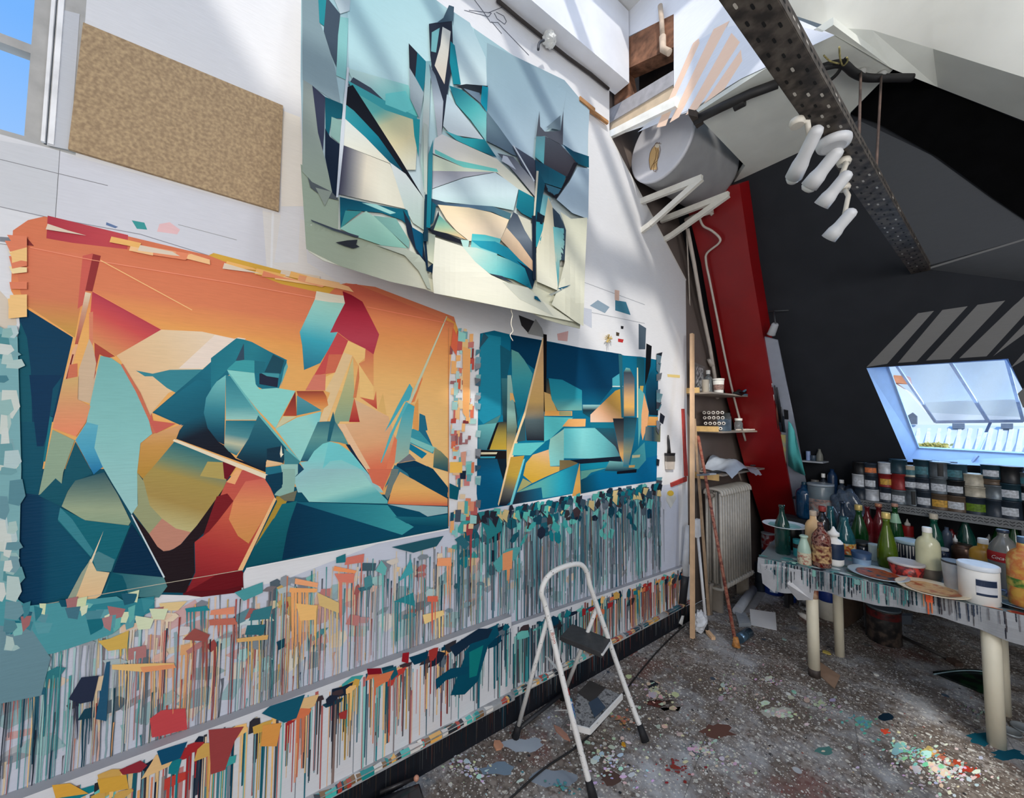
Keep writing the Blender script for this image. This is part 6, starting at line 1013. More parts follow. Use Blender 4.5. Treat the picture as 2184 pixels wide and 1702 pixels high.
for nm, z_, y0_, y1_, x0_, x1_, fr in (('top', 1.895, 3.27, 3.98, -.05, .21, .045), ('middle', 1.56, 3.44, 4.25, -.05, .215, .05), ('lowest', 1.19, 3.43, 4.30, -.05, .215, .055)):
    r_ = empty('wall_shelf', 'shelf in the alcove above the radiator, the %s one' % nm, 'shelf', (.08, 3.6, z_), 'shelves above the radiator')
    bm = bmesh.new(); box(bm, (x0_, y0_, z_-.014), (x1_, y1_, z_)); PART('board', bm, BOARD, r_)
    bm = bmesh.new(); zf = (z_-.005, z_+.042) if nm != 'lowest' else (z_-.055, z_-.0)
    box(bm, (x0_, y0_-.018, zf[0]), (x1_-.03 if nm != 'top' else x1_-.10, y0_, zf[1])); PART('front_batten', bm, WOOD, r_); SH.append((z_, y0_, y1_))
def on_shelf(px, z, py=None):           # a point on a shelf top seen in photo column px at depth line x=.1
    return wx(px, 900, .09)
def sP(px, x, z): q = wx(px, 900, x); return Vector((x, q.y, z))
PLW = M((220, 218, 212), .4, var=.05, k=1.15); CLR = M((190, 200, 204), .08, trans=.8, var=.05)
def std(name, label, cat, px, x, z, yt, yb, wd, prof, mat, **k):
    """standing on a shelf at height z, column px, wall distance x"""
    P = sP(px, x, z); s = px_scale(P); return bottle(name, label, cat, px, yb, yt, wd, prof, mat, P=P, z=z, **k)
zt = 1.895
std('glass_bottle', 'clear bottle with a white cap on the top alcove shelf', 'bottle', 1512, .04, zt, 782, 834, 18, 'oval', CLR, cap=(.16, .5), capmat=PLW)
std('plastic_tub', 'small cream tub at the front of the top alcove shelf', 'tub', 1506, .12, zt, 806, 834, 14, 'straight', M((206, 196, 178), .5))
std('plastic_tub', 'white handled tub beside the pliers on the top alcove shelf', 'tub', 1534, .13, zt, 803, 836, 22, 'cup', PLW, cap=(.12, 1.06), capmat=PLW, band=(.25, .6, M((150, 120, 110), .5, var=.5, scale=60)))
pic = empty('framed_picture', 'small grey framed picture standing at the back of the top alcove shelf', 'picture', tuple(sP(1492, -.02, zt)))
bm = bmesh.new(); a_, b_q = sP(1480, .0, zt+.001), sP(1506, -.0, zt+.001); prism(bm, [a_, b_q, b_q+Vector((0, 0, .26)), a_+Vector((0, 0, .29))], (-.012, 0, 0)); PART('frame', bm, M((120, 116, 112), .6, var=.3, scale=30), pic)
bm = bmesh.new(); prism(bm, [a_.lerp(b_q, .2)+Vector((.001, 0, .03)), a_.lerp(b_q, .85)+Vector((.001, 0, .03)), a_.lerp(b_q, .8)+Vector((.001, 0, .24)), a_.lerp(b_q, .25)+Vector((.001, 0, .25))], (.002, 0, 0)); PART('print', bm, mottled((200, 200, 200), (70, 70, 72), scale=40), pic)
pl_ = empty('clamp', 'black spring clamp with blue grips on the edge of the top alcove shelf', 'clamp', tuple(wx(1578, 838, .20)))
bm = bmesh.new(); tube(bm, [wx(*p, .20) for p in ((1566, 842), (1576, 834), (1584, 838))], .016, 8, radii=[.008, .018, .014]); tube(bm, [wx(*p, .205) for p in ((1566, 838), (1580, 842), (1590, 836))], .012, 8); PART('jaws', bm, M((26, 30, 32), .4, .3), pl_)
for q in (((1584, 836), (1596, 828), (1612, 826)), ((1584, 842), (1598, 842), (1612, 847))):
    bm = bmesh.new(); tube(bm, [wx(*p, .205) for p in q], .009, 8); PART('grip', bm, M((84, 120, 140), .5), pl_)
# middle shelf: pack of paper cups in film, odds and ends
zm = 1.56; pack = empty('tube_pack', 'pack of white paper rolls stacked on the middle alcove shelf', 'pack of rolls', tuple(sP(1522, .1, zm)))
for j, row in enumerate(((4, 1505, 917), (5, 1502, 906), (5, 1500, 894), (5, 1499, 883))):
    for k in range(row[0]):
        c = wy(row[1]+3+k*9.6, row[2]-2, 3.50); bm = bmesh.new(); lathe(bm, [(.0075, 0), (.0145, 0), (.0145, .16), (.008, .16), (.0075, 0)], 14, origin=(c.x, 3.50, c.z+.004), axis=(c.x-1.8, 3.5, 0), capb=False, capt=False); PART('roll', bm, M((226, 220, 212), .6, k=1.15), pack)
bm = bmesh.new(); box(bm, (.13, 3.53, zm+.001), (.19, 3.66, zm+.11)); o = PART('film', bm, M((150, 176, 196), .15, trans=.7), pack)
std('small_jar', 'small clear jar with a lid at the end of the middle alcove shelf', 'jar', 1575, .12, zm, 886, 912, 16, 'jar', CLR, cap=(.2, .95), capmat=PLW)
std('small_jar', 'low glass pot behind the paper rolls on the middle alcove shelf', 'jar', 1550, .02, zm+.0, 868, 905, 18, 'jar', CLR)
for k, (p_, q_) in enumerate((((1588, 912), (1618, 908)), ((1592, 914), (1622, 915)))):
    r_ = empty('flat_brush', ('pale flat brush lying at the far end of the middle alcove shelf', 'second pale brush lying in front at the end of the middle shelf')[k], 'brush', tuple(wx(*p_, .2))); bm = bmesh.new(); bar(bm, Vector((.13+k*.05, wx(*p_, .2).y, zm+.008)), Vector((.15+k*.05, wx(*q_, .2).y, zm+.012)), .016, .012); PART('handle', bm, M((214, 206, 196), .6), r_)
# lowest shelf: sheets of film over tools
sh = empty('plastic_sheet', 'crumpled white plastic sheet draped over the lowest alcove shelf', 'sheet', tuple(sP(1575, .12, 1.2)))
bm = bmesh.new(); rr = random.Random(21); nx_, ny_ = 14, 10; G_ = {}
for i in range(nx_+1):
    for j in range(ny_+1):
        u, v = i/nx_, j/ny_; y = 3.52+.62*u; x = -.02+.27*v
        z = 1.20+.13*math.exp(-((u-.38)/.24)**2)*(1-.3*v)*(.9+.1*math.sin(9*v+5*u)) + .008*rr.uniform(-1, 1)
        if v > .86: z -= (v-.86)*(.25 + .35*max(0, u-.55))
        z = max(z, 1.199) if x < .215 else z-.01; G_[i, j] = bm.verts.new((x, y, z))
for i in range(nx_):
    for j in range(ny_): bm.faces.new((G_[i, j], G_[i+1, j], G_[i+1, j+1], G_[i, j+1])).smooth = True
PART('film', bm, M((188, 198, 212), .25, trans=.15, var=.06, k=1.1), sh)
for k, (px, x, w_, cl) in enumerate(((1492, .10, .02, (60, 64, 72)), (1500, .16, .03, (196, 200, 206)), (1512, .13, .025, (40, 44, 50)), (1600, .10, .02, (60, 60, 66)), (1486, .15, .02, (120, 130, 140)))):
    r_ = empty('small_tool', ('dark metal scraper at the left of the lowest alcove shelf', 'pale blade on the lowest alcove shelf beside the scraper', 'black handled tool half under the plastic sheet', 'dark tool behind the plastic sheet on the lowest shelf', 'grey metal piece at the near corner of the lowest shelf')[k], 'tool', tuple(sP(px, x, 1.195)))
    bm = bmesh.new(); c = sP(px, x, 1.203); bar(bm, c, c+Vector((.03, .12, 0)), w_, .012); PART('piece', bm, M(cl, .4, .2), r_)
# brush hanging on the left wall, red wood scraps, yellow doodle label
hb = empty('hanging_paintbrush', 'wide paintbrush with a black handle hanging on the left wall', 'paintbrush', tuple(wx(1427, 960, .02)))
bm = bmesh.new(); tube(bm, [wx(*p, .016) for p in ((1425, 928), (1426, 940), (1427, 955), (1427, 966))], .01, 8, radii=[.005, .010, .011, .016]); prism(bm, [wx(*p, .008) for p in ((1418, 972), (1436, 972), (1437, 966), (1417, 966))], (.015, 0, 0)); PART('handle', bm, M((24, 24, 26), .35), hb)
bm = bmesh.new(); prism(bm, [wx(*p, .007) for p in ((1418, 972), (1436, 972), (1436, 984), (1418, 984))], (.017, 0, 0)); PART('ferrule', bm, M((110, 104, 98), .4, .4), hb)
bm = bmesh.new(); prism(bm, [wx(*p, .007) for p in ((1418, 984), (1436, 984), (1435, 1001), (1419, 1001))], (.015, 0, 0)); PART('bristles', bm, M((196, 186, 176), .8), hb)
for k, q in enumerate((((1429, 1030), (1462, 1016), (1462, 1026), (1430, 1038)), ((1453, 872), (1457, 872), (1464, 1015), (1459, 1015)))):
    r_ = empty('wood_offcut', ('short red painted wood strip fixed to the left wall', 'thin red upright wood strip at the edge of the left wall')[k], 'wood strip', tuple(wx(*q[0], .01))); bm = bmesh.new(); prism(bm, [wx(*p, .001) for p in q], (.014, 0, 0)); PART('strip', bm, M((170, 56, 50), .6, var=.2), r_)
r_ = empty('paper_badge', 'torn paper badge with a yellow round mark on the left wall', 'paper', tuple(wx(1430, 1065, .01))); bm = bmesh.new(); prism(bm, [wx(*p, .001) for p in ((1422, 1050), (1432, 1044), (1442, 1062), (1430, 1084), (1421, 1068))], (.003, 0, 0)); PART('paper', bm, M((206, 206, 200), .7), r_)
bm = bmesh.new(); prism(bm, [wx(1430+7*math.cos(a*.6283), 1052+6*math.sin(a*.6283), .0045) for a in range(10)], (.001, 0, 0)); PART('round_mark', bm, M((222, 184, 60), .6), r_)
r_ = empty('tassel', 'frayed yellow tassel pinned above the teal painting', 'tassel', tuple(wx(1297, 722, .02))); bm = bmesh.new(); rr = random.Random(5)
for k in range(26):
    a = rr.uniform(0, 6.28); bar(bm, wx(1298, 722, .012), wx(1298+math.cos(a)*8, 722+math.sin(a)*9, .012+rr.uniform(0, .03)), .003)
PART('fibres', bm, M((206, 180, 110), .8), r_)
# poles leaning by the alcove
def pole(name, label, a, b, wd, mat, sq=True, extra=None):
    r_ = empty(name, label, name.split('_')[-1], tuple(a)); bm = bmesh.new()
    if sq: bar(bm, a, b, wd, wd*.7)
    else: tube(bm, [a, b], wd/2, 8)
    PART('shaft', bm, mat, r_); return r_
LATH = M((222, 184, 146), .6, var=.1, scale=12, k=1.1)
pa = wz(1477, 1362); pole('wooden_lath', 'long pale wooden lath standing upright against the shelf edge', Vector((pa.x, pa.y, .004)), wy(1476, 712, pa.y+.30), .034, LATH)
r_ = pole('wooden_lath', 'thin wooden lath leaning just behind the long pale one', wz(1512, 1312, .004), wy(1481, 893, 3.36), .022, M((190, 160, 130), .6, var=.2))
RW = mottled((150, 78, 66), (110, 50, 44), (176, 120, 100), 30, .6)
p0_ = wz(1570, 1378, .01); r_ = pole('paint_stick', 'long red paint-crusted stick leaning at the radiator', p0_, wy(1489, 930, 3.38), .026, RW, sq=False)
bm = bmesh.new(); tube(bm, [p0_+Vector((0, 0, -.004)), p0_+Vector((-.005, .01, .06))], .03, 8, radii=[.03, .016]); PART('paint_crust', bm, M((190, 130, 70), .6, var=.4, scale=60), r_)
p1_ = wz(1505, 1325, .08); p2_ = wy(1488, 1140, 3.28); r_ = pole('white_pole', 'white metal pole with a black foot behind the laths', p1_, p2_, .024, M((210, 210, 212), .4, k=1.1), sq=False)
bm = bmesh.new(); q = (p1_-p2_).normalized(); tube(bm, [p1_-q*.001, Vector((p1_.x+q.x*.078, p1_.y+q.y*.078, .006))], .017, 8); PART('rubber_foot', bm, M((30, 30, 32), .7), r_)
bm = bmesh.new(); bar(bm, p2_+Vector((0, 0, -.02)), p2_+Vector((0, -.01, .13)), .055, .03); PART('white_sleeve', bm, M((220, 220, 222), .6, k=1.1), r_)
um = empty('rolled_screen', 'rolled white sheet in a black sleeve leaning at the end of the left wall', 'roll', tuple(wz(1447, 1328, .01)))
u0, u1, u2, u3 = wz(1446, 1330, .012), wy(1452, 1300, 3.06), wy(1460, 1235, 3.10), wy(1466, 1120, 3.14)
bm = bmesh.new(); tube(bm, [u0, u0.lerp(u1, .75)], .034, 12); PART('end_cap', bm, M((222, 222, 220), .6, k=1.1), um)
bm = bmesh.new(); tube(bm, [u0.lerp(u1, .7), u2.lerp(u1, .3)+Vector((0, 0, .03)), u2+Vector((0, 0, .03))], .037, 12); PART('black_sleeve', bm, M((34, 34, 40), .55), um)
bm = bmesh.new(); tube(bm, [u2, u3], .03, 12, radii=[.033, .014]); PART('white_roll', bm, M((206, 208, 212), .6, k=1.1), um)
pb = empty('plastic_bag', 'crumpled white plastic bag on the floor between the laths', 'bag', tuple(wz(1492, 1352, .0))); bm = bmesh.new(); c0 = wz(1488, 1350, .0)+Vector((0, .03, 0)); rr = random.Random(6)
bmesh.ops.create_icosphere(bm, subdivisions=3, radius=1)
for v in bm.verts: n_ = 1+rr.uniform(-.18, .18); v.co = c0+Vector((v.co.x*.05*n_, v.co.y*.07*n_, max(.002, .07+v.co.z*.07*n_+.03*(v.co.y > .2)*rr.random())))
PART('film', bm, M((214, 218, 224), .35, k=1.1), pb)
ft = empty('wooden_wedge', 'small wooden wedge on the floor beside the plastic bag', 'wedge', tuple(wz(1518, 1362))); bm = bmesh.new(); bar(bm, wz(1508, 1346, .02), wz(1522, 1362, .012), .03, .022); PART('block', bm, LATH, ft)
# floor in front of the radiator
r_ = empty('paper_roll', 'grey paper tube lying on the floor under the radiator', 'roll', tuple(wz(1575, 1300))); bm = bmesh.new(); tube(bm, [wz(1572, 1304, .038), wz(1606, 1256, .038)], .036, 16); PART('tube', bm, M((168, 172, 180), .6), r_)
r_ = empty('cardboard_sheet', 'pale grey sheet lying flat beside the paper tube', 'sheet', tuple(wz(1610, 1290))); bm = bmesh.new(); prism(bm, [wz(*p, .001) for p in ((1582, 1308), (1612, 1262), (1634, 1264), (1606, 1306))], (0, 0, .003)); PART('sheet', bm, M((150, 150, 152), .7), r_)
r_ = empty('paper_sheet', 'blank white sheet of paper lying on the floor', 'paper', tuple(wz(1628, 1320))); bm = bmesh.new(); prism(bm, [wz(*p, .005) for p in ((1599, 1299), (1654, 1307), (1657, 1345), (1601, 1333))], (0, 0, .002)); PART('sheet', bm, M((236, 238, 246), .6, var=.02, k=1.2), r_)
r_ = empty('tin_can', 'blue-grey metal tin lying on its side by the paint stick', 'tin', tuple(wz(1588, 1365))); bm = bmesh.new(); tube(bm, [wz(1577, 1362, .034), wz(1598, 1348, .034)], .033, 20); PART('can', bm, M((96, 124, 146), .25, .7, var=.3), r_)
r_ = empty('plastic_tray', 'small clear plastic tray on the floor behind the tin', 'tray', tuple(wz(1585, 1325))); bm = bmesh.new(); prism(bm, [wz(*p, .002) for p in ((1568, 1312), (1590, 1314), (1602, 1336), (1576, 1338))], (0, 0, .03)); PART('tray', bm, M((180, 188, 196), .2, trans=.3), r_)

# ------------------------------------------------------------------ step ladder
lad = empty('step_ladder', 'paint-spattered white two-step folding ladder on the floor by the left wall', 'ladder', (.42, 1.5, 0))
FL, FR, RL, RR_ = wz(1262, 1690, .03), wz(1372, 1568, .03), wz(1102, 1562, .03), Vector((.10, 1.66, .03))
def spattered():
    m = mottled((216, 214, 210), (60, 56, 54), None, 85, .5); e = [n for n in m.node_tree.nodes if n.type == 'VALTORGB'][0].color_ramp.elements
    e[0].position = .64; e[1].position = .70; e[0].color = (.78, .77, .75, 1); e[1].color = (.10, .09, .085, 1); return m
LW = spattered()
ul = wx(1166, 1302, .335); ur = wx(1276, 1300, .335)
arch = [FL, wx(1205, 1470, .46), ul, wx(1155, 1262, .325), wx(1172, 1226, .32), wx(1208, 1207, .318), wx(1238, 1204, .316), wx(1252, 1222, .316), wx(1258, 1248, .32), ur, wx(1328, 1450, .43), FR]
bm = bmesh.new(); tube(bm, curve(arch, 6), .0135, 10); PART('front_frame', bm, LW, lad)
jl, jr = ul.lerp(FL, .06), ur.lerp(FR, .0)
for nm, a, b in (('left', jl, RL), ('right', ur+Vector((0, 0, -.0)), RR_)):
    bm = bmesh.new(); tube(bm, [a+Vector((-.012, 0, 0)), b], .011, 8); PART('rear_leg', bm, LW, lad)
bm = bmesh.new(); tube(bm, [RL+Vector((0, 0, .01)), RR_+Vector((0, 0, .01))], .010, 8); PART('rear_crossbar', bm, M((44, 44, 48), .5), lad)
for p_, d_ in ((FL, arch[1]-FL), (FR, arch[-2]-FR), (RL, jl-RL), (RR_, ur-RR_)):
    bm = bmesh.new(); d_ = d_.normalized(); tube(bm, [p_-d_*.026, p_+d_*.045], .019, 10, radii=[.021, .016]); PART('rubber_foot', bm, M((26, 26, 30), .7), lad)
def step(pts, z, th, nm, mat):
    bm = bmesh.new(); P4 = [wz(*p, z) for p in pts]; prism(bm, P4, (0, 0, -th)); o = PART(nm, bm, mat, lad)
    md = o.modifiers.new('soft', 'BEVEL'); md.width = .004; md.segments = 2
    return P4
T1 = step(((1195, 1356), (1220, 1330), (1302, 1362), (1284, 1392)), .455, .030, 'top_step', M((58, 58, 60), .55, var=.2, scale=40))
T2 = step(((1216, 1546), (1232, 1478), (1258, 1452), (1326, 1482), (1258, 1556)), .225, .018, 'lower_step', mottled((110, 110, 112), (66, 66, 68), (150, 150, 150), 60, .5))
bm = bmesh.new(); prism(bm, [p+Vector((0, 0, .0012)) for p in [wz(1232, 1478, .225), wz(1258, 1452, .225), wz(1292, 1467, .225), wz(1262, 1500, .225)]], (0, 0, .001)); PART('tread_pad', bm, M((52, 48, 46), .7), lad)
bm = bmesh.new(); prism(bm, [p+Vector((0, 0, .0024)) for p in [wz(1255, 1500, .225), wz(1275, 1488, .225), wz(1292, 1510, .225), wz(1268, 1532, .225)]], (0, 0, .001)); PART('blue_stain', bm, M((50, 66, 84), .6), lad)
bm = bmesh.new(); bar(bm, wz(1216, 1549, .222), wz(1258, 1560, .222), .008, .026); bar(bm, wz(1258, 1560, .222), wz(1327, 1485, .222), .008, .026); bar(bm, T1[0]-EZ*.03, ul.lerp(FL, .30), .01); bar(bm, wz(1165, 1400, .40), ul.lerp(FL, .38), .012, .004); bar(bm, wz(1185, 1515, .20), FL.lerp(ul, .42), .012, .004); bar(bm, T1[3]-EZ*.01, ur.lerp(FR, .28), .01)
PART('step_brackets', bm, LW, lad)
for t_, c_, w_ in ((.52, (150, 40, 36), .026), (.62, (24, 24, 26), .014), (.70, (24, 24, 26), .02), (.20, (24, 24, 26), .012)):
    c = FL.lerp(ul, t_)+Vector((.0, -.002, 0)); bm = bmesh.new(); tube(bm, [c-(ul-FL).normalized()*w_/2, c+(ul-FL).normalized()*w_/2], .0142, 10); PART('tape_band', bm, M(c_, .6), lad)
bm = bmesh.new(); c = FL.lerp(ul, .43); tube(bm, [c-(ul-FL).normalized()*.04, c+(ul-FL).normalized()*.035], .0145, 10); PART('paint_stain', bm, mottled((60, 150, 160), (206, 210, 210), (40, 70, 150), 60, .5), lad)
tb = text_bm('8mm', .024); s_ax = (ul-FL).normalized(); pc = FL.lerp(ul, .83); n_ = (CAMPOS-pc).normalized(); u_ = s_ax; v_ = n_.cross(u_).normalized()
for v in tb.verts: v.co = pc + n_*.0150 - u_*v.co.x - v_*(-v.co.y+.007)*-1
PART('red_lettering', tb, M((176, 90, 70), .6), lad)
# cable over the floor, dark box at the front, shavings
fc_ = empty('floor_cable', 'black cable running across the floor and behind the ladder', 'cable', tuple(wz(1350, 1450)))
bm = bmesh.new(); tube(bm, curve([wz(*p, .006) for p in ((1460, 1335), (1440, 1352), (1400, 1392), (1350, 1452), (1300, 1520), (1240, 1585), (1160, 1640), (1085, 1706))], 6), .0045, 6); tube(bm, curve([wz(*p, .006) for p in ((1464, 1262), (1458, 1300), (1456, 1328), (1448, 1340))], 4), .0045, 6); PART('cable', bm, M((30, 30, 32), .6), fc_)
bx = empty('black_case', 'black case lying on the floor at the bottom edge beside the skirting', 'case', tuple(wz(840, 1702)))
bm = bmesh.new(); q = [wz(895, 1668, .07), wz(800, 1702, .07), wz(720, 1760, .07), wz(900, 1790, .07), wz(905, 1700, .07)]; prism(bm, q, (0, 0, -.068)); o = PART('body', bm, M((20, 22, 30), .25, coat=.4), bx); md = o.modifiers.new('soft', 'BEVEL'); md.width = .008; md.segments = 2
bm = bmesh.new(); tube(bm, [wz(884, 1660, .075), wz(810, 1690, .075)], .008, 8); PART('handle', bm, M((40, 38, 40), .3), bx)
bm = bmesh.new(); bmesh.ops.create_uvsphere(bm, u_segments=12, v_segments=8, radius=.012, matrix=Matrix.Translation(wz(888, 1660, .082))); PART('paint_blob', bm, M((196, 140, 116), .4), bx)
# bits lying on the floor
for k, (px, py, a, b, cl, lb) in enumerate(((1198, 1565, .06, .02, (190, 140, 120), 'pinkish wood chip on the floor under the ladder'), (1062, 1592, .035, .03, (206, 150, 120), 'round wood slice on the floor left of the ladder'), (1330, 1590, .012, .012, (206, 150, 30), 'small yellow pellet on the floor right of the ladder'),
    (1681, 1482, .018, .014, (226, 228, 226), 'white bottle cap on the floor in front of the table'), (1694, 1478, .014, .014, (150, 206, 186), 'mint green paint lump on the floor by the white cap'), (1762, 1393, .03, .02, (196, 176, 90), 'yellow rag scrap on the floor behind the table leg'), (1868, 1440, .016, .012, (206, 206, 200), 'pale droplet of dried paint under the table'), (1672, 1365, .02, .014, (150, 176, 170), 'grey green lump on the floor left of the table'))):
    P_ = wz(px, py, 0); r_ = empty('floor_scrap', lb, 'scrap', tuple(P_)); bm = bmesh.new(); rr = random.Random(k); prism(bm, [P_+Vector((a*math.cos(t*1.047)*rr.uniform(.7, 1.1), b*math.sin(t*1.047)*rr.uniform(.7, 1.1), .0012)) for t in range(6)], (0, 0, .008)); PART('chip', bm, M(cl, .6), r_)
r_ = empty('cardboard_offcut', 'brown cardboard triangle on the floor beside the front table leg', 'cardboard', tuple(wz(1770, 1440))); bm = bmesh.new(); prism(bm, [wz(*p, .0012) for p in ((1745, 1410), (1792, 1442), (1780, 1470), (1722, 1418))], (0, 0, .004)); PART('sheet', bm, M((160, 130, 108), .8), r_)

# ------------------------------------------------------------------ the paint table
TZ = .70
tb_ = empty('paint_table', 'low table with round cream legs under a paint-dripped plastic sheet', 'table', (1.25, 3.45, 0))
TL = wz(1617, 1189, TZ); TLb = wz(1660, 1162, TZ); TR_ = Vector((2.35, TL.y+.30, TZ)); tdir = (wz(2184, 1313, TZ)-TL); tdir.z = 0; tdir = tdir.normalized(); tn = Vector((-tdir.y, tdir.x, 0))
Wt, Dt = 1.36, .62
c00, c10 = TL.copy(), TL+tdir*Wt; c11, c01 = c10+tn*Dt, c00+tn*Dt
bm = bmesh.new(); prism(bm, [c00-EZ*.001, c10-EZ*.001, c11-EZ*.001, c01-EZ*.001], (0, 0, -.024)); PART('tabletop', bm, mottled((60, 120, 124), (120, 150, 150), (176, 186, 184), 9, .4), tb_)
bm = bmesh.new(); ins = .05; q = [c00+tdir*ins+tn*ins, c10-tdir*ins+tn*ins, c11-tdir*ins-tn*ins, c01+tdir*ins-tn*ins]
for a, b in zip(q, q[1:]+q[:1]): bar(bm, a-EZ*.065, b-EZ*.065, .02, .07)
PART('apron', bm, M((190, 184, 170), .6), tb_)
LEGM = M((226, 218, 196), .5, var=.06, scale=6, k=1.12)
legs = [(wz(1737, 1442), .034), (wz(1791, 1398), .030), (wz(2126, 1590), .036), (wz(2141, 1522), .032)]
for k, (p, rr_) in enumerate(legs):
    bm = bmesh.new(); tube(bm, [Vector((p.x, p.y, .0)), Vector((p.x, p.y, TZ-.026))], rr_, 20, radii=[rr_*.92, rr_]); o = PART('leg', bm, LEGM, tb_)
bm = bmesh.new(); p = legs[0][0]; tube(bm, [Vector((p.x, p.y, .001)), Vector((p.x, p.y, .05))], .0325, 20); PART('dark_foot', bm, M((70, 60, 56), .6, var=.4, scale=50), tb_)
bm = bmesh.new(); tube(bm, [Vector((p.x, p.y, .50)), Vector((p.x, p.y, .58))], .0347, 20); PART('red_stain', bm, mottled((150, 60, 46), (206, 170, 140), scale=26), tb_)
# plastic sheet hanging over the front and the left end
ps = empty('table_cover', 'grey plastic sheet hanging over the table front, streaked with drips', 'table cover', tuple(c00))
VC = Paint(lambda a, b, o: Vector((0, 0, 0)), gain=1.15, step=.00002); rr = random.Random(12)
def front(u, v, o=0.0):          # u metres along the front edge, v metres down
    hang = v
    w_ = .012*math.sin(u*17)+.007*math.sin(u*41+2)
    base = c00 + tdir*u
    return base - tn*(.006 + o + (.018+w_)*min(1, v/.06) + w_*v*2) - EZ*(v) + EZ*.002
def hem(u): return .125+.02*math.sin(u*5+1)+.012*math.sin(u*13)+(.03 if 0.1 < u < .3 else 0)-(.05 if u < .05 else 0)
VC.surf = lambda a, b, o: front(a, b*hem(a), o)
nU = 90
for i in range(nU):
    u0_, u1_ = Wt*i/nU, Wt*(i+1)/nU
    for j in range(4): VC.k = 0; VC.poly([(u0_, j/4), (u1_, j/4), (u1_, (j+1)/4), (u0_, (j+1)/4)], (150, 152, 156))
VC.k = 2
for i in range(190):
    u = rr.uniform(.02, Wt-.02) if i % 3 else abs(rr.gauss(.55, .25)); u = min(max(u, .02), Wt-.03); a = rr.uniform(.0015, .008)
    c = rr.choice([(20, 50, 60), (40, 96, 104), (120, 170, 164), (34, 38, 46), (70, 130, 130), (96, 100, 108)] if u < .8 else [(36, 40, 50), (70, 66, 70), (50, 60, 76), (110, 108, 112)]); v1 = rr.uniform(.25, .95)
    for k in range(3): VC.poly([(u, v1*k/3), (u+a, v1*k/3), (u+a*.8, v1*(k+1)/3), (u+a*.2, v1*(k+1)/3)], c)
for u, a, v1, c in ((.795, .03, .35, (206, 80, 50)), (.80, .008, .97, (196, 96, 64)), (.815, .006, .9, (206, 120, 80)), (.785, .006, .6, (180, 120, 90)), (.30, .02, .3, (120, 166, 156)), (.5, .03, .22, (110, 150, 146)), (1.20, .12, .2, (170, 70, 50)), (1.26, .05, .35, (176, 90, 66))):
    for k in range(3): VC.poly([(u, v1*k/3), (u+a, v1*k/3), (u+a*.9, v1*(k+1)/3), (u+a*.1, v1*(k+1)/3)], c)
VC.surf = lambda a, b, o: c00 + tdir*a + tn*b + EZ*(.001+o)
VC.k = 0; VC.poly([(0, -.006), (Wt, -.006), (Wt, Dt), (0, Dt)], (112, 126, 130)); VC.k = 1
for i in range(170):
    u, v = rr.uniform(.01, Wt-.1), rr.uniform(0, Dt-.06) if i % 2 else rr.uniform(-.004, .12); a, b = rr.uniform(.01, .08), rr.uniform(.006, .04)
    c = rr.choice([(26, 84, 96), (60, 140, 140), (160, 206, 190), (30, 40, 54), (190, 196, 194), (96, 150, 150)] if u < .75 else [(150, 50, 44), (196, 110, 70), (40, 44, 54), (120, 40, 40), (176, 170, 166), (30, 60, 80)])
    VC.poly([(u+a*math.cos(t*.785)*rr.uniform(.5, .7), max(-.005, v+b*math.sin(t*.785)*rr.uniform(.5, .7))) for t in range(8)], c)
o = VC.done('sheet', M((150, 150, 152), .35), parent=ps); o.matrix_parent_inverse = Matrix.Translation(-ps.location); o.data.materials.clear(); o.data.materials.append(paint_material('plastic_film', .1, .12, .28))
bm = bmesh.new(); q0, q1 = front(.06, .03), front(.22, .03); prism(bm, [c00+tdir*.02-tn*.03-EZ*.03, front(.03, .16), front(.10, .20), front(.13, .10), front(.22, .22), front(.30, .19), front(.32, .02), c00+tdir*.1-tn*.02-EZ*.015], (-.001, -.002, 0)); PART('loose_corner', bm, M((206, 206, 210), .25, trans=.35, k=1.1), ps)

GREEN = M((26, 84, 40), .1, trans=.45, var=.2, coat=.4, k=1.1); DGREEN = M((16, 66, 60), .12, trans=.35, var=.3, coat=.4); LIME = M((86, 112, 20), .12, trans=.35, var=.2, coat=.3, k=1.1); TEALG = M((40, 110, 120), .1, trans=.45, var=.2, coat=.3)
BROWN = M((84, 22, 22), .15, trans=.25, var=.3, coat=.4, k=1.1); WINE = M((110, 26, 34), .12, trans=.4, var=.2, coat=.3, k=1.2); WHITEP = M((226, 224, 220), .4, var=.05, k=1.2); GOLDC = M((206, 180, 110), .35, .3, k=1.1); BLACKC = M((20, 20, 22), .4)
BLUEC = M((30, 60, 96), .35); CREAM = M((206, 206, 180), .35, var=.06, k=1.1)
b = bottle
b('wine_bottle', 'tall dark blue-green bottle at the left end of the table, without a cap', 'bottle', 1670, 1183, 1079, 28, 'wine', DGREEN)
b('milk_bottle', 'small mint-streaked milk bottle with a pink printed label at the table edge', 'bottle', 1716, 1205, 1144, 24, 'milk', M((170, 196, 180), .3, var=.1, k=1.1), band=(.02, .42, mottled((214, 206, 180), (176, 110, 96), (206, 196, 170), 70)))
b('sauce_bottle', 'dark red square-shouldered bottle covered in paint splashes', 'bottle', 1753, 1211, 1118, 34, 'flask', mottled((60, 10, 12), (104, 26, 24), (150, 110, 96), 50, .2), band=(.12, .5, mottled((96, 24, 20), (206, 170, 120), scale=45)))
b('beige_bottle', 'beige plastic bottle with a sloping shoulder behind the red one', 'bottle', 1737, 1196, 1092, 30, 'oval', M((214, 176, 130), .4, var=.05, k=1.1), cap=(.10, .42), capmat=M((190, 170, 150), .5))
b('squeeze_bottle', 'narrow bright red squeeze bottle behind the milk bottle', 'bottle', 1728, 1192, 1140, 18, 'oval', M((170, 24, 28), .35, k=1.1))
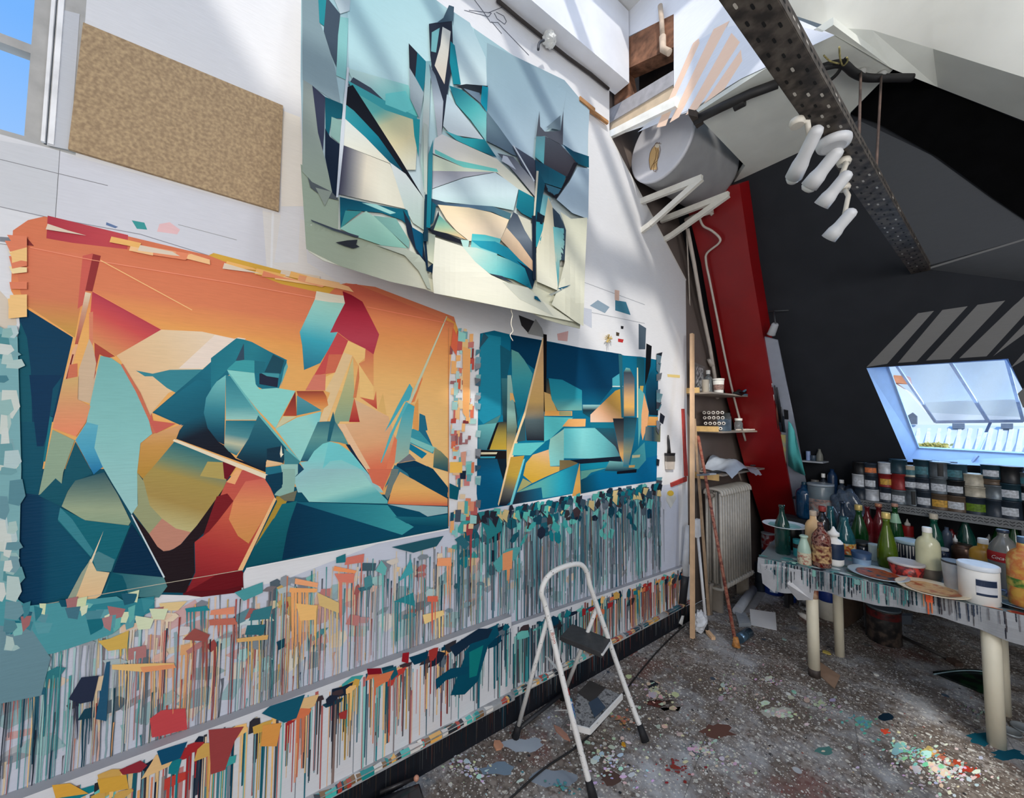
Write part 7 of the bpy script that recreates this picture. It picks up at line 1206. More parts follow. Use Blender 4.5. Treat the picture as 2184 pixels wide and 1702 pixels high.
b('glue_bottle', 'white glue bottle with a pointed cap and navy label', 'bottle', 1780, 1207, 1126, 33, 'oval', WHITEP, cap=(.24, .62), capmat=WHITEP, tip=True, band=(.18, .58, M((24, 46, 76), .4, var=.2)))
b('carafe_bottle', 'teal-tinted wide glass bottle with a yellow and red label', 'bottle', 1803, 1186, 1105, 36, 'demi', TEALG, band=(.06, .34, mottled((206, 196, 180), (176, 60, 40), (206, 160, 70), 40)))
b('stopper_bottle', 'black-necked bottle standing behind the teal glass bottle', 'bottle', 1800, 1178, 1072, 22, 'wine', M((24, 40, 60), .15, coat=.3))
b('dark_bottle', 'near-black bottle with a rusty red cap behind the dark red one', 'bottle', 1757, 1190, 1082, 26, 'oval', M((20, 20, 26), .15, coat=.4), cap=(.10, .5), capmat=M((140, 46, 40), .5))
b('teal_flask', 'pale teal bottle between the dark capped bottle and the plastic bag', 'bottle', 1774, 1170, 1082, 26, 'demi', TEALG)
b('paint_tin', 'small turquoise tin with a black stripe behind the milk bottle', 'tin', 1702, 1187, 1152, 17, 'straight', M((70, 180, 186), .4, k=1.1), band=(.5, .75, M((60, 40, 40), .5, var=.4)))
b('paint_tin', 'dark tin carrying the white plate at the left of the table', 'tin', 1690, 1172, 1124, 34, 'straight', M((20, 22, 26), .4, var=.3))
b('green_bottle', 'green drop-shaped bottle with a gold cap, left of the red pair', 'bottle', 1834, 1166, 1079, 30, 'drop', GREEN, cap=(.13, .44), capmat=GOLDC, band=(.02, .14, M((190, 200, 190), .4)))
b('red_glass_bottle', 'wine-red glass bottle with a gold cap standing in front of its twin', 'bottle', 1877, 1166, 1076, 24, 'wine', WINE, cap=(.07, .5), capmat=M((176, 120, 90), .4, .2))
b('red_glass_bottle', 'second wine-red bottle, half hidden left of the gold-capped one', 'bottle', 1852, 1162, 1082, 22, 'wine', WINE)
b('lime_bottle', 'large bright olive-green bottle with a gold cap at mid table', 'bottle', 1894, 1213, 1096, 34, 'drop', LIME, cap=(.11, .44), capmat=GOLDC)
b('green_bottle', 'green bottle with a white neck label behind the red squeeze bottle', 'bottle', 1912, 1172, 1076, 26, 'drop', GREEN, cap=(.07, .42), capmat=M((176, 130, 110), .4), band=(.58, .78, M((150, 190, 160), .4)))
b('squeeze_bottle', 'red squeeze bottle with a white nozzle at the back of the table', 'bottle', 1937, 1160, 1108, 19, 'straight', M((150, 24, 26), .4, k=1.1), cap=(.28, .5), capmat=WHITEP, tip=True, band=(0.02, .3, M((150, 150, 150), .4)))
b('glass_jar', 'dark glass jar with a black lid beside the blue cup', 'jar', 1840, 1186, 1157, 34, 'straight', M((24, 30, 44), .15, coat=.3), cap=(.25, 1.03), capmat=BLACKC)
b('glass_jar', 'white translucent jar between the dark jar and the lime bottle', 'jar', 1867, 1196, 1163, 22, 'straight', M((206, 220, 216), .3, trans=.2, k=1.1))
b('blue_cup', 'blue plastic cup with a white patch at the table front', 'cup', 1838, 1212, 1180, 34, 'cup', M((46, 74, 110), .35, var=.1), band=(.1, .6, M((130, 160, 190), .4, var=.3)))
r_, R_, H_ = b('paint_tin', 'white-lidded tin with long white drips running down it', 'tin', 1941, 1207, 1155, 44, 'straight', M((36, 40, 54), .4), cap=(.13, 1.05), capmat=M((180, 200, 206), .4))
dbm = bmesh.new(); rr = random.Random(3)
for k in range(13):
    x = -R_*1.3+k*R_*.22; w_ = rr.uniform(.003, .008); z1 = H_*.84; z0 = z1-rr.uniform(.3, .8)*H_
    vs = [dbm.verts.new(v) for v in ((x, z0, 0), (x+w_*.6, z0, 0), (x+w_, z1, 0), (x-w_*.3, z1, 0))]; dbm.faces.new(vs)
wrap('drips', dbm, r_, R_+.0015, 0, to_cam(r_.location), M((214, 206, 196), .5, k=1.1))
b('paint_tub', 'red and white low tub smeared with paint under the dripped tin', 'tub', 1934, 1236, 1202, 58, 'cup', mottled((150, 36, 34), (196, 60, 50), (60, 20, 26), 30, .35), cap=(.14, 1.03), capmat=M((196, 190, 190), .4))
b('drink_bottle', 'big cream paint-filled bottle with a white cap at the table centre', 'bottle', 1982, 1238, 1128, 39, 'oval', M((196, 194, 160), .25, var=.08, coat=.3, k=1.1), cap=(.10, .40), capmat=WHITEP, band=(.03, .22, M((110, 100, 88), .4, var=.2)))
b('green_bottle', 'teal-green bottle with a white cap behind the big cream bottle', 'bottle', 1995, 1186, 1098, 32, 'drop', M((20, 96, 76), .12, trans=.4, coat=.3), cap=(.13, .42), capmat=M((200, 190, 170), .5))
b('green_bottle', 'green bottle with a blue cap behind the brown pot', 'bottle', 2062, 1190, 1100, 34, 'drop', M((18, 76, 66), .12, trans=.4, coat=.3), cap=(.11, .48), capmat=M((40, 90, 110), .4))
b('small_dropper', 'small white-tipped dropper bottle behind the grey pot', 'bottle', 2039, 1190, 1142, 15, 'straight', M((150, 150, 146), .4), cap=(.3, .5), capmat=WHITEP, tip=True)
b('grey_flask', 'bluish grey bottle in the dark behind the dropper bottle', 'bottle', 2022, 1190, 1126, 16, 'oval', M((60, 70, 86), .3))
b('small_dropper', 'dark red little bottle in the shadow beside the dropper', 'bottle', 2032, 1182, 1130, 13, 'oval', M((96, 18, 22), .3))
b('metal_pot', 'small brown tarnished metal pot with a handle', 'pot', 2055, 1202, 1163, 34, 'jar', M((86, 64, 52), .3, .6, var=.3))
b('small_jar', 'dark blue little jar right of the big cream bottle', 'jar', 2012, 1196, 1170, 20, 'jar', M((24, 40, 66), .2, coat=.3), cap=(.2, .9), capmat=M((206, 206, 206), .4))
b('striped_box', 'small box with pale stripes between the cream bottle and clear cup', 'box', 2011, 1232, 1204, 17, 'straight', M((40, 42, 48), .5), band=(.55, .95, M((206, 200, 176), .5, var=.1)))
r_, R_, H_ = b('clear_cup', 'cloudy clear plastic cup with a dark rim', 'cup', 2039, 1264, 1200, 40, 'cup', M((196, 196, 196), .2, trans=.35, k=1.1), cap=(.06, 1.02), capmat=M((60, 62, 66), .4))
r_, R_, H_ = b('white_bucket', 'white plastic pot with a navy striped label, nearest the table edge', 'bucket', 2090, 1288, 1207, 60, 'straight', M((222, 220, 216), .4, var=.04, k=1.2), cap=(.13, 1.04), capmat=M((214, 220, 228), .35, k=1.15))
for z0, z1, c, w_ in ((.30, .68, (212, 214, 220), .62), (.50, .66, (24, 44, 74), .60), (.26, .32, (24, 44, 74), .60)):
    lbm = bmesh.new(); n = 10
    for k in range(n):
        x0, x1 = [(-.15+w_*2*j/n)*R_*.9 for j in (k, k+1)]; lbm.faces.new([lbm.verts.new(v) for v in ((x0, z0*H_, 0), (x1, z0*H_, 0), (x1, z1*H_, 0), (x0, z1*H_, 0))])
    wrap('paper_label', lbm, r_, R_+.001+(.0006 if c[0] < 100 else 0), 0, to_cam(r_.location), M(c, .5), None)
b('drink_bottle', 'yellow paint-filled bottle with a white cap behind the white pot', 'bottle', 2101, 1238, 1152, 42, 'oval', M((190, 140, 50), .3, var=.12, coat=.3, k=1.1), cap=(.13, .38), capmat=WHITEP, band=(.05, .5, M((176, 160, 130), .35, var=.1)))
r_, R_, H_ = b('soda_bottle', 'clear soda bottle with a red label and white script lettering', 'bottle', 2146, 1262, 1134, 47, 'soda', M((150, 150, 146), .12, trans=.45, var=.1, coat=.3), cap=(.045, .40), capmat=M((30, 40, 60), .4), band=(.48, .64, M((160, 20, 26), .4, var=.04)))
tbm = text_bm('Coca-Cola', .027, .35); [setattr(v, 'co', Vector((v.co.x*.9, v.co.y, 0))) for v in tbm.verts]
wrap('script_lettering', tbm, r_, R_+.003, H_*.525, to_cam(r_.location), M((230, 226, 222), .5, k=1.2))
b('green_bottle', 'green bottle with a dark blue cap left of the soda bottle', 'bottle', 2134, 1196, 1109, 30, 'drop', GREEN, cap=(.12, .45), capmat=BLUEC)
b('green_bottle', 'green bottle with a white cap right of the soda bottle', 'bottle', 2168, 1210, 1108, 32, 'drop', GREEN, cap=(.10, .42), capmat=M((190, 200, 206), .4))
b('drink_bottle', 'orange and yellow paint bottle with green and red marks at the right edge', 'bottle', 2192, 1302, 1150, 52, 'oval', mottled((206, 160, 70), (214, 190, 110), (196, 110, 60), 14, .3), cap=(.09, .36), capmat=M((60, 84, 110), .4), band=(.3, .42, mottled((60, 110, 40), (206, 180, 90), scale=30)))
b('tipped_bottle', 'pale tipped bottle in the dark at the right, behind the yellow bottle', 'bottle', 2112, 1190, 1141, 16, 'oval', M((90, 92, 96), .4), cap=(.25, .6), capmat=M((150, 150, 150), .5), tip=True)
plate('paint_plate', 'round plate with blue rim and orange-brown paint on the table edge', 1872, 1226, 98, TZ, M((176, 190, 196), .3, k=1.1), mottled((150, 60, 34), (30, 66, 84), (176, 96, 60), 22))
plate('paint_plate', 'cream plate smeared with beige and orange paint beside the white pot', 1987, 1258, 112, TZ, M((216, 200, 172), .35, k=1.15), mottled((206, 150, 96), (176, 100, 62), (216, 180, 130), 16))
plate('paint_plate', 'navy and white plate with yellow paint cut off by the right edge', 2186, 1290, 110, TZ, M((120, 140, 150), .3), mottled((30, 54, 84), (196, 170, 96), (90, 120, 130), 18))
pt_ = plate('paint_plate', 'white plate with mint paint balanced on a dark tin at the left', 1673, 1122, 80, .875, M((214, 222, 226), .3, k=1.15), mottled((110, 190, 176), (176, 210, 214), scale=14))
o = empty('foil_scrap', 'crumpled shiny blue-white foil beside the soda bottle', 'foil', tuple(wz(2152, 1275, TZ))); bm = bmesh.new(); rr = random.Random(2); bmesh.ops.create_icosphere(bm, subdivisions=3, radius=1); c0 = wz(2152, 1272, TZ)
for v in bm.verts: n_ = 1+rr.uniform(-.25, .25); v.co = c0+Vector((v.co.x*.055*n_, v.co.y*.045*n_, .016+v.co.z*.013*n_))
PART('foil', bm, M((120, 140, 180), .15, .7, var=.5, scale=40), o)
brs = empty('paintbrush', 'teal-smeared brush lying on the table before the blue plate', 'paintbrush', tuple(wz(1812, 1212, TZ))); bm = bmesh.new(); tube(bm, [wz(1806, 1212, TZ+.010), wz(1826, 1220, TZ+.008)], .006, 8); PART('handle', bm, M((90, 150, 160), .4), brs); bm = bmesh.new(); tube(bm, [wz(1826, 1220, TZ+.008), wz(1834, 1224, TZ+.007)], .008, 8); PART('bristles', bm, M((60, 50, 46), .7), brs)

# ------------------------------------------------------------------ steel shelf unit against the slope, stacked with paint tins
SHY = 4.20; SL, SR = wy(1838, 1066, SHY), wy(2184, 1120, SHY)
zs = lambda x: SL.z + (SR.z-SL.z)*(x-SL.x)/(SR.x-SL.x)
su = empty('steel_shelf', 'grey perforated steel shelf along the sloping wall, loaded with paint tins', 'shelf', (1.6, SHY+.12, 0))
zS = (SL.z+SR.z)/2 + .01; xa, xb = .93, 2.9
bm = bmesh.new(); box(bm, (xa, SHY, zS-.006), (xb, SHY+.27, zS)); PART('deck', bm, M((52, 54, 58), .5, .3), su)
bm = bmesh.new(); box(bm, (xa, SHY-.004, zS-.058), (xb, SHY, zS+.004)); x = xa+.02; k = 0
while x < xb-.03:
    up_ = 1 if k % 2 else -1
    for sg in (1, -1):
        zc = zS-.028+sg*.010; pts = [(x-.011, zc-up_*.004*1), (x, zc+up_*.004), (x+.011, zc-up_*.004), (x+.011, zc-up_*.004+.005), (x, zc+up_*.004+.005), (x-.011, zc-up_*.004+.005)]
        bm.faces.new([bm.verts.new((a, SHY-.0048, z_)) for a, z_ in pts]).material_index = 1
    x += .027; k += 1
for v in bm.verts: v.co -= su.location
bmo('front_rail', bm, [M((120, 122, 124), .5, .3, k=1.0), M((14, 14, 16), .8)], parent=su)
for x_ in (xa+.02, 1.75, xb-.02):
    for y_ in (SHY+.012, SHY+.255): bm = bmesh.new(); bar(bm, (x_, y_, 0), (x_, y_, zS-.007), .03, .02, up=EX); PART('leg', bm, M((96, 98, 100), .5, .3), su)
ORD = ['first', 'second', 'third', 'fourth', 'fifth', 'sixth', 'seventh', 'eighth', 'ninth', 'tenth', 'eleventh', 'twelfth']
DK, DT, GR, BG, RD, WT, BK, RS = (34, 44, 56), (20, 50, 62), (104, 112, 118), (176, 168, 150), (130, 26, 26), (186, 190, 196), (12, 14, 18), (92, 76, 62)
NAMEC = {DK: 'slate blue', DT: 'dark teal', GR: 'silver grey', BG: 'beige', RD: 'red', WT: 'white', BK: 'black', RS: 'rusty brown'}
LB = {0: None, 1: ((190, 194, 200), 'pale label'), 2: ((196, 150, 60), 'yellow-red label'), 3: ((90, 120, 20), 'lime green label'), 4: ((14, 16, 20), 'black label panel'), 5: ((60, 110, 120), 'teal label'), 6: ((200, 110, 60), 'orange label')}
# stacks from left to right: column centre, width, [(top row photo y, height px, colour, label)...] listed from the shelf upwards
stacks = [
 (1835, 26, [(26, DK, 0), (26, WT, 1), (26, BK, 0)]),
 (1860, 26, [(24, WT, 0), (30, DK, 1), (24, DK, 6)]),
 (1891, 26, [(32, DK, 1), (28, RD, 2), (24, WT, 0)]),
 (1919, 30, [(30, GR, 1), (34, RD, 0), (30, DT, 0)]),
 (1946, 25, [(34, GR, 4), (26, DK, 1), (24, BG, 5)]),
 (1972, 30, [(34, DK, 1), (28, DK, 1), (38, DT, 5)]),
 (2006, 34, [(33, RS, 2), (34, GR, 1), (33, GR, 4)]),
 (2041, 36, [(34, RS, 1), (32, BK, 1), (34, DT, 5)]),
 (2079, 38, [(36, DK, 3), (22, BG, 0), (26, BG, 0)]),
 (2120, 34, [(36, DK, 0), (30, GR, 0), (12, RS, 0), (30, DT, 1)]),
 (2157, 38, [(38, DK, 1), (36, DT, 1), (36, BK, 0)]),
 (2197, 36, [(36, BK, 0), (36, BK, 1), (30, GR, 5)]),
]
LIDM = M((120, 124, 128), .35, .6); TXT = M((190, 194, 198), .5)
for si, (pxc, wd, cans) in enumerate(stacks):
    P = wy(pxc, 1060, SHY+.075); s_ = px_scale(P); z = zS+.0005; R = wd*s_/2*.97
    for ci, (hp, col, lab) in enumerate(cans):
        H = hp*s_*1.0
        where = 'lowest' if ci == 0 else ('topmost' if ci == len(cans)-1 else ('upper middle' if ci == 2 else 'middle'))
        lname = (', '+LB[lab][1]) if lab else ''
        root = empty('paint_tin', '%s tin%s, %s in %s stack from left on steel shelf' % (NAMEC[col], lname, where, ORD[si]), 'tin', (P.x+rng.uniform(-.004, .004), P.y+rng.uniform(-.006, .006), z), 'paint tins on the steel shelf')
        bm = bmesh.new(); lathe(bm, [(R*.97, 0), (R, .002), (R, .005), (R*.965, .007), (R*.965, H-.010), (R, H-.008), (R, H-.002), (R*.95, H-.0005)], 24); bmo('can', bm, M(col, .4, .1 if col != GR else .5, var=.25, scale=30), parent=root)
        bm = bmesh.new(); lathe(bm, [(R*.94, H-.004), (R*.93, H-.0008), (R*.86, H-.0008), (R*.84, H-.003), (.0005, H-.003)], 24, capb=False); bmo('lid', bm, LIDM, parent=root)
        if lab:
            lc = LB[lab][0]; fc = to_cam(P); lbm = bmesh.new(); x0, x1 = (-.9*R, .55*R) if lab in (1, 5) else ((-.2*R, .35*R) if lab == 4 else (-.8*R, .8*R)); n = 7; z0_, z1_ = (.18, .62) if lab != 4 else (.08, .9)
            for k in range(n): a0, a1 = x0+(x1-x0)*k/n, x0+(x1-x0)*(k+1)/n; lbm.faces.new([lbm.verts.new(v) for v in ((a0, z0_*H, 0), (a1, z0_*H, 0), (a1, z1_*H, 0), (a0, z1_*H, 0))])
            wrap('paper_label', lbm, root, R*.965+.0008, 0, fc, M(lc, .5, var=.35, scale=70))
        z += H+.0008
# a few tins further back on the steel shelf
for k, (pxc, wd, ht, col) in enumerate(((1985, 30, 96, DT), (2024, 28, 98, DK), (2146, 28, 104, DK), (2182, 28, 104, BK))):
    P = wy(pxc, 1050, SHY+.19); s_ = px_scale(P); R = wd*s_/2; H = ht*s_
    root = empty('tall_tin', 'tall %s tin standing at the back of the steel shelf, %s from the left' % (NAMEC[col], ORD[k]), 'tin', (P.x, P.y, zS+.0005))
    bm = bmesh.new(); lathe(bm, [(R, 0), (R, H-.01), (R*1.02, H-.008), (R*1.02, H), (R*.9, H)], 24); bmo('can', bm, M(col, .4, var=.3, scale=20), parent=root)

# ------------------------------------------------------------------ dark side table and small shelf left of the steel shelf
sd_ = empty('side_table', 'dark low table in the corner behind the paint table', 'table', (.78, 4.25, 0)); zD = .80
bm = bmesh.new(); box(bm, (.42, 4.05, zD-.03), (1.02, 4.19, zD)); PART('tabletop', bm, M((34, 36, 42), .6), sd_)
for x_, y_ in ((.45, 4.07), (.99, 4.07), (.45, 4.17), (.99, 4.17)): bm = bmesh.new(); bar(bm, (x_, y_, 0), (x_, y_, zD-.03), .03); PART('leg', bm, M((30, 30, 34), .6), sd_)
def onD(name, label, cat, px, y, yt, yb_, wd, prof, mat, **k): P = wy(px, 1100, y); P.z = zD+.0005; return bottle(name, label, cat, px, yb_, yt, wd, prof, mat, P=P, z=zD+.0005, **k)
onD('water_bottle', 'big blue and teal plastic bottle behind the white plate', 'bottle', 1717, 4.10, 1051, 1128, 31, 'oval', M((16, 70, 110), .12, trans=.35, var=.25, coat=.4), cap=(.08, .3), capmat=M((20, 60, 80), .4))
onD('clear_tub', 'clear plastic tub with printed panels in the corner', 'tub', 1752, 4.10, 1040, 1120, 46, 'straight', M((130, 146, 156), .25, trans=.4, var=.2), cap=(.06, 1.03), capmat=M((150, 160, 168), .3), band=(.1, .6, mottled((150, 160, 160), (90, 100, 106), (170, 130, 120), 24)))
bg = empty('clear_bag', 'crinkled transparent plastic bag standing upright beside the clear tub', 'bag', tuple(wy(1806, 1130, 4.06)))
bm = bmesh.new(); rr = random.Random(17); P = wy(1806, 1080, 4.11); bmesh.ops.create_icosphere(bm, subdivisions=4, radius=1)
for v in bm.verts: n_ = 1+.09*math.sin(v.co.x*9+v.co.z*6)+rr.uniform(-.05, .05); v.co = Vector((P.x+v.co.x*.105*n_, P.y+v.co.y*.055*n_, zD+.15+v.co.z*.148*n_))
for f in bm.faces: f.smooth = True
PART('film', bm, M((150, 176, 206), .08, trans=.85, var=.1), bg)
for k, (px, yt, yb_, wd, c, lb) in enumerate(((1739, 1012, 1050, 14, (120, 116, 110), 'grey carton among the little bottles in the dark corner'), (1757, 1002, 1056, 14, (40, 44, 52), 'dark bottle with a white top in the corner'), (1776, 984, 1050, 18, (16, 44, 76), 'deep blue bottle in the dark corner'), (1796, 1004, 1050, 16, (60, 70, 84), 'greyish bottle with a pointed top in the corner'), (1812, 1014, 1052, 20, (22, 34, 50), 'navy tin at the right of the corner bottles'))):
    P = wy(px, 1050, 4.38); zq = 1.0
    bottle('small_bottle', lb, 'bottle', px, yb_, yt, wd, 'oval' if k else 'straight', M(c, .3, var=.2), P=(P.x, P.y, .9505), z=.9505, cap=(.16, .5) if k in (1, 3) else None, capmat=WHITEP)
cs = empty('corner_shelf', 'dark shelf board behind the side table holding small bottles', 'shelf', (.8, 4.4, .95)); bm = bmesh.new(); box(bm, (.45, 4.27, .93), (.92, 4.50, .95)); PART('board', bm, M((30, 32, 38), .6), cs)
for x_ in (.5, .88): bm = bmesh.new(); bar(bm, (x_, 4.45, 0), (x_, 4.45, .93), .03); PART('leg', bm, M((26, 27, 30), .6), cs)
ss = empty('bracket_shelf', 'small pale shelf fixed on the dark slope beside the white board', 'shelf', tuple(ws(1730, 976, .1)))
sa, sb, sc_, sd2 = ws(1706, 982, .14), ws(1752, 970, .14), ws(1760, 962, .0), ws(1712, 966, .0)
zB = sa.z; bm = bmesh.new(); x0, x1 = sa.x, sb.x; yb2 = s_y(zB); prism(bm, [Vector((x0, yb2-.16, zB)), Vector((x1, yb2-.16, zB)), Vector((x1, yb2+.012, zB)), Vector((x0, yb2+.012, zB))], (0, 0, -.012)); PART('board', bm, M((170, 174, 180), .5), ss)
for k, (px, wd, H, c, prof, lb) in enumerate(((1718, 8, .085, (150, 170, 214), 'straight', 'blue-lit white carton standing on the small shelf'), (1728, 11, .05, (60, 74, 90), 'straight', 'low dark pot on the small bracket shelf'), (1741, 12, .11, (120, 120, 112), 'demi', 'grey cone-topped lamp oil bottle at the end of the small shelf'))):
    f_k = (px-1706)/(1752-1706); P = Vector((x0+(x1-x0)*f_k, yb2-.09, zB+.0005)); s_ = px_scale(P)
    bottle('shelf_item', lb, 'bottle' if k == 2 else ('carton' if k == 0 else 'pot'), px, H/s_, 0, wd, prof, M(c, .4, var=.2), P=P, z=zB+.0005)
# things hanging on the white board
def hung(name, label, cat, pts, rad, mat, off=.135, part='body', radii=None):
    r_ = empty(name, label, cat, tuple(ws(*pts[0], off))); bm = bmesh.new(); tube(bm, [ws(*p, off) for p in pts], rad, 8, radii=radii); PART(part, bm, mat, r_); return r_
def sq(name, label, cat, pts, mat, off=.128, th=.008, part='body'):
    r_ = empty(name, label, cat, tuple(ws(*pts[0], off))); bm = bmesh.new(); prism(bm, [ws(*p, off) for p in pts], -NS*th); PART(part, bm, mat, r_); return r_
r_ = sq('wide_brush', 'white wide brush with black stripes hanging at the top of the board', 'brush', ((1638, 815), (1648, 818), (1646, 842), (1640, 838)), M((190, 194, 200), .5, var=.4, scale=60), part='handle')
bm = bmesh.new(); prism(bm, [ws(*p, .13) for p in ((1637, 838), (1651, 842), (1652, 856), (1636, 854))], -NS*.008); PART('bristles', bm, M((226, 226, 220), .7, k=1.1), r_)
for k, q in enumerate((((1652, 822), (1658, 860), (1664, 900)), ((1657, 826), (1662, 862), (1668, 905)), ((1656, 862), (1658, 890), (1660, 915)), ((1666, 868), (1668, 895), (1670, 920)))):
    hung('hanging_tool', ('black handled tool hanging right of the wide brush', 'second black tool hanging just behind, at its right', 'dark brush with a reddish handle lower on the board', 'slim black brush at the right of the hanging row')[k], 'tool', q, .005, M(((22, 24, 28), (30, 30, 34), (90, 50, 40), (20, 22, 28))[k], .4), radii=[.004, .010, .006])
sq('tool_case', 'black slotted tool case hanging in the middle of the white board', 'case', ((1648, 882), (1672, 888), (1676, 922), (1654, 918)), M((28, 36, 48), .4, var=.4, scale=50))
sq('black_clip', 'black block hanging at the right edge of the white board', 'clip', ((1672, 873), (1681, 875), (1682, 894), (1674, 893)), M((14, 14, 18), .4))
sq('wall_calendar', 'yellow-green paper sheet with a dotted margin pinned on the board', 'paper', ((1656, 925), (1676, 928), (1677, 996), (1664, 992)), mottled((160, 176, 140), (176, 180, 150), (206, 190, 120), 12, .7), th=.003)
tw = empty('turquoise_cloth', 'turquoise cloth hanging folded from the edge of the white board', 'cloth', tuple(ws(1690, 940, .16)))
bm = bmesh.new(); cols_ = [((1682, 898), (1681, 960), (1682, 993)), ((1688, 904), (1690, 965), (1696, 1004)), ((1694, 918), (1702, 975), (1708, 1010)), ((1700, 945), (1712, 990), (1718, 1014))]
G2 = [[bm.verts.new(ws(*p, .15+.02*(i % 2))) for p in c] for i, c in enumerate(cols_)]
for i in range(3):
    for j in range(2): bm.faces.new((G2[i][j], G2[i+1][j], G2[i+1][j+1], G2[i][j+1])).smooth = True
o = PART('fabric', bm, M((90, 196, 196), .7, var=.08, k=1.1), tw); md = o.modifiers.new('thickness', 'SOLIDIFY'); md.thickness = .004
wl = empty('wall_spotlight', 'small white spotlight clamped at the top of the white board', 'spotlight', tuple(ws(1645, 700, .15)))
bm = bmesh.new(); a, b_ = ws(1654, 690, .17), ws(1646, 710, .17); lathe(bm, [(.02, 0), (.026, .01), (.03, .09), (.033, .10)], 18, origin=a, axis=(b_-a)); PART('housing', bm, M((170, 172, 176), .4), wl)
bm = bmesh.new(); tube(bm, [ws(1640, 664, .05), ws(1682, 662, .05)], .006, 6); tube(bm, [ws(1650, 663, .05), a], .006, 6); PART('bracket', bm, M((60, 62, 66), .5), wl)

# ------------------------------------------------------------------ under and behind the paint table
def floorb(name, label, cat, px, yb_, yt, wd, prof, mat, **k): return bottle(name, label, cat, px, yb_, yt, wd, prof, mat, z=0.0, **k)
BLU = M((18, 50, 128), .35, var=.08, k=1.2)
def lettering(root, R, H, txts, col=(190, 206, 236)):
    for t_, zf, sz in txts:
        tb2 = text_bm(t_, sz); wrap('lettering', tb2, root, R+.0016, H*zf, to_cam(root.location), M(col, .5))
floorb('paint_bucket', 'blue plastic bucket with a small white sticker under the table corner', 'bucket', 1650, 1268, 1226, 40, 'straight', BLU, cap=(.12, 1.03), capmat=M((20, 44, 104), .4))
r_ = bpy.context.scene.objects['paint_bucket']; 
lbm = bmesh.new(); 
for k in range(6): x0, x1 = [-.03+.01*j*1.1 for j in (k, k+1)]; lbm.faces.new([lbm.verts.new(v) for v in ((x0, .03, 0), (x1, .03, 0), (x1, .055, 0), (x0, .055, 0))])
wrap('sticker', lbm, r_, 40*px_scale(wz(1650, 1268))/2+.001, 0, to_cam(r_.location), M((190, 206, 226), .5, var=.3, scale=80))
floorb('paint_bucket', 'narrow blue bucket standing right of the stickered one', 'bucket', 1686, 1284, 1237, 22, 'straight', BLU, band=(.2, .8, M((24, 90, 150), .4, var=.4, scale=40)))
floorb('paint_bucket', 'white bucket with a blue upper half behind the front table leg', 'bucket', 1766, 1322, 1256, 34, 'straight', M((206, 202, 190), .45, var=.08, k=1.1), cap=(.42, 1.01), capmat=BLU)
floorb('paint_can', 'tall dark can with a red and white printed side behind the table end', 'can', 1640, 1232, 1139, 25, 'straight', M((24, 50, 110), .4), band=(.62, .97, mottled((150, 30, 34), (206, 206, 210), (150, 36, 40), 16)), cap=(.03, 1.03), capmat=M((190, 200, 206), .4))
floorb('dark_can', 'dark can beside the radiator behind the stickered bucket', 'can', 1622, 1262, 1202, 20, 'straight', M((30, 38, 48), .5, var=.4))
cbx = empty('cardboard_box', 'brown cardboard box standing under the table', 'box', tuple(wz(1815, 1345))); bm = bmesh.new(); p0, p1 = wz(1800, 1342, 0), wz(1835, 1320, 0); p0.z = p1.z = .001; dd = (p1-p0); prism(bm, [p0, p1, p1+Vector((.0, .14, 0)), p0+Vector((-.02, .14, 0))], (0, 0, .30)); PART('box', bm, M((96, 78, 66), .8, var=.15), cbx)
r_, R_, H_ = floorb('paint_can', 'big dark paint-crusted can on the floor under the table', 'can', 1887, 1374, 1300, 56, 'straight', mottled((30, 30, 32), (96, 84, 76), (50, 46, 46), 20, .4), cap=(.05, 1.02), capmat=M((110, 124, 134), .4, .3), band=(.72, .92, mottled((110, 24, 24), (50, 20, 22), scale=30)))
bk = empty('grey_box', 'small grey box on the floor behind the crusted can', 'box', tuple(wz(1928, 1332))); bm = bmesh.new(); p0 = wz(1914, 1332); p1 = wz(1944, 1332); prism(bm, [p0, p1, p1+Vector((0, .07, 0)), p0+Vector((0, .07, 0))], (0, 0, .07)); PART('box', bm, M((104, 112, 122), .6), bk)
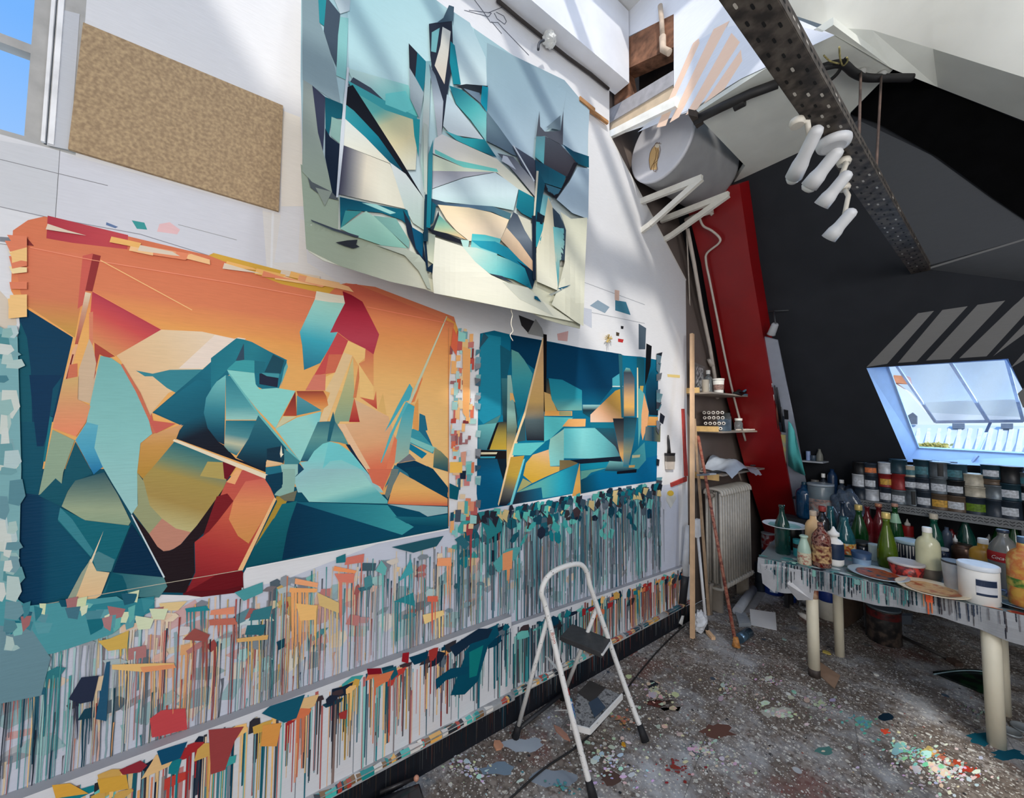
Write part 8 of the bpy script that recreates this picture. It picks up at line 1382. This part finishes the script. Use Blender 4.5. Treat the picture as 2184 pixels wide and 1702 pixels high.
br_ = empty('broom', 'dark broom handle lying on the floor under the table', 'broom', tuple(wz(1980, 1385))); bm = bmesh.new(); tube(bm, [wz(1916, 1354, .02), wz(2030, 1408, .015)], .011, 8); PART('handle', bm, M((70, 66, 64), .5), br_); bm = bmesh.new(); bar(bm, wz(2026, 1406, .016), wz(2046, 1418, .014), .05, .024); PART('head', bm, M((84, 66, 58), .8), br_)
dp = empty('dustpan', 'black tray with a pale rim and green smears on the floor under the table', 'tray', tuple(wz(2050, 1450))); bm = bmesh.new(); prism(bm, [wz(*p, .002) for p in ((1990, 1436), (2060, 1430), (2118, 1434), (2118, 1470), (2096, 1480))], (0, 0, .012)); PART('tray', bm, mottled((12, 20, 18), (20, 60, 34), (8, 10, 12), 14, .3), dp)
bm = bmesh.new(); tube(bm, curve([wz(*p, .02) for p in ((1992, 1438), (2030, 1432), (2070, 1430), (2118, 1434))], 4), .004, 6); PART('rim', bm, M((150, 180, 190), .3), dp)
fb = empty('crumpled_wrapper', 'crumpled silver and black wrapper behind the front table leg', 'wrapper', tuple(wz(1718, 1312))); bm = bmesh.new(); rr = random.Random(19); bmesh.ops.create_icosphere(bm, subdivisions=3, radius=1); c0 = wz(1716, 1308)
for v in bm.verts: n_ = 1+rr.uniform(-.3, .3); v.co = c0+Vector((v.co.x*.055*n_, .05+v.co.y*.04*n_, max(.001, .10+v.co.z*.10*n_)))
PART('foil', bm, mottled((40, 42, 46), (206, 208, 212), (120, 122, 126), 18, .3), fb)
dg_ = empty('white_bottle', 'white plastic bottle lying on the floor beside the wrapper', 'bottle', tuple(wz(1708, 1308))); bm = bmesh.new(); a, b_ = wz(1703, 1308, .018), wz(1722, 1318, .022); lathe(bm, [(.012, 0), (.013, .015), (.020, .03), (.022, (b_-a).length), (.0005, (b_-a).length+.004)], 14, origin=a, axis=b_-a); PART('body', bm, WHITEP, dg_)
for k, (px, py, w_) in enumerate(((2154, 1562, 34), (2186, 1556, 40))):
    P = wz(px, py, .002); R = w_*px_scale(P)/2; r_ = empty('jar_lid', ('round metal lid lying on the floor by the rear table leg', 'second pale lid on the floor cut off by the right edge')[k], 'lid', tuple(P)); bm = bmesh.new(); lathe(bm, [(R, 0), (R, .010), (R*.93, .010), (R*.9, .004), (.0005, .004)], 24); bmo('lid', bm, M((150, 156, 160), .35, .3), parent=r_)
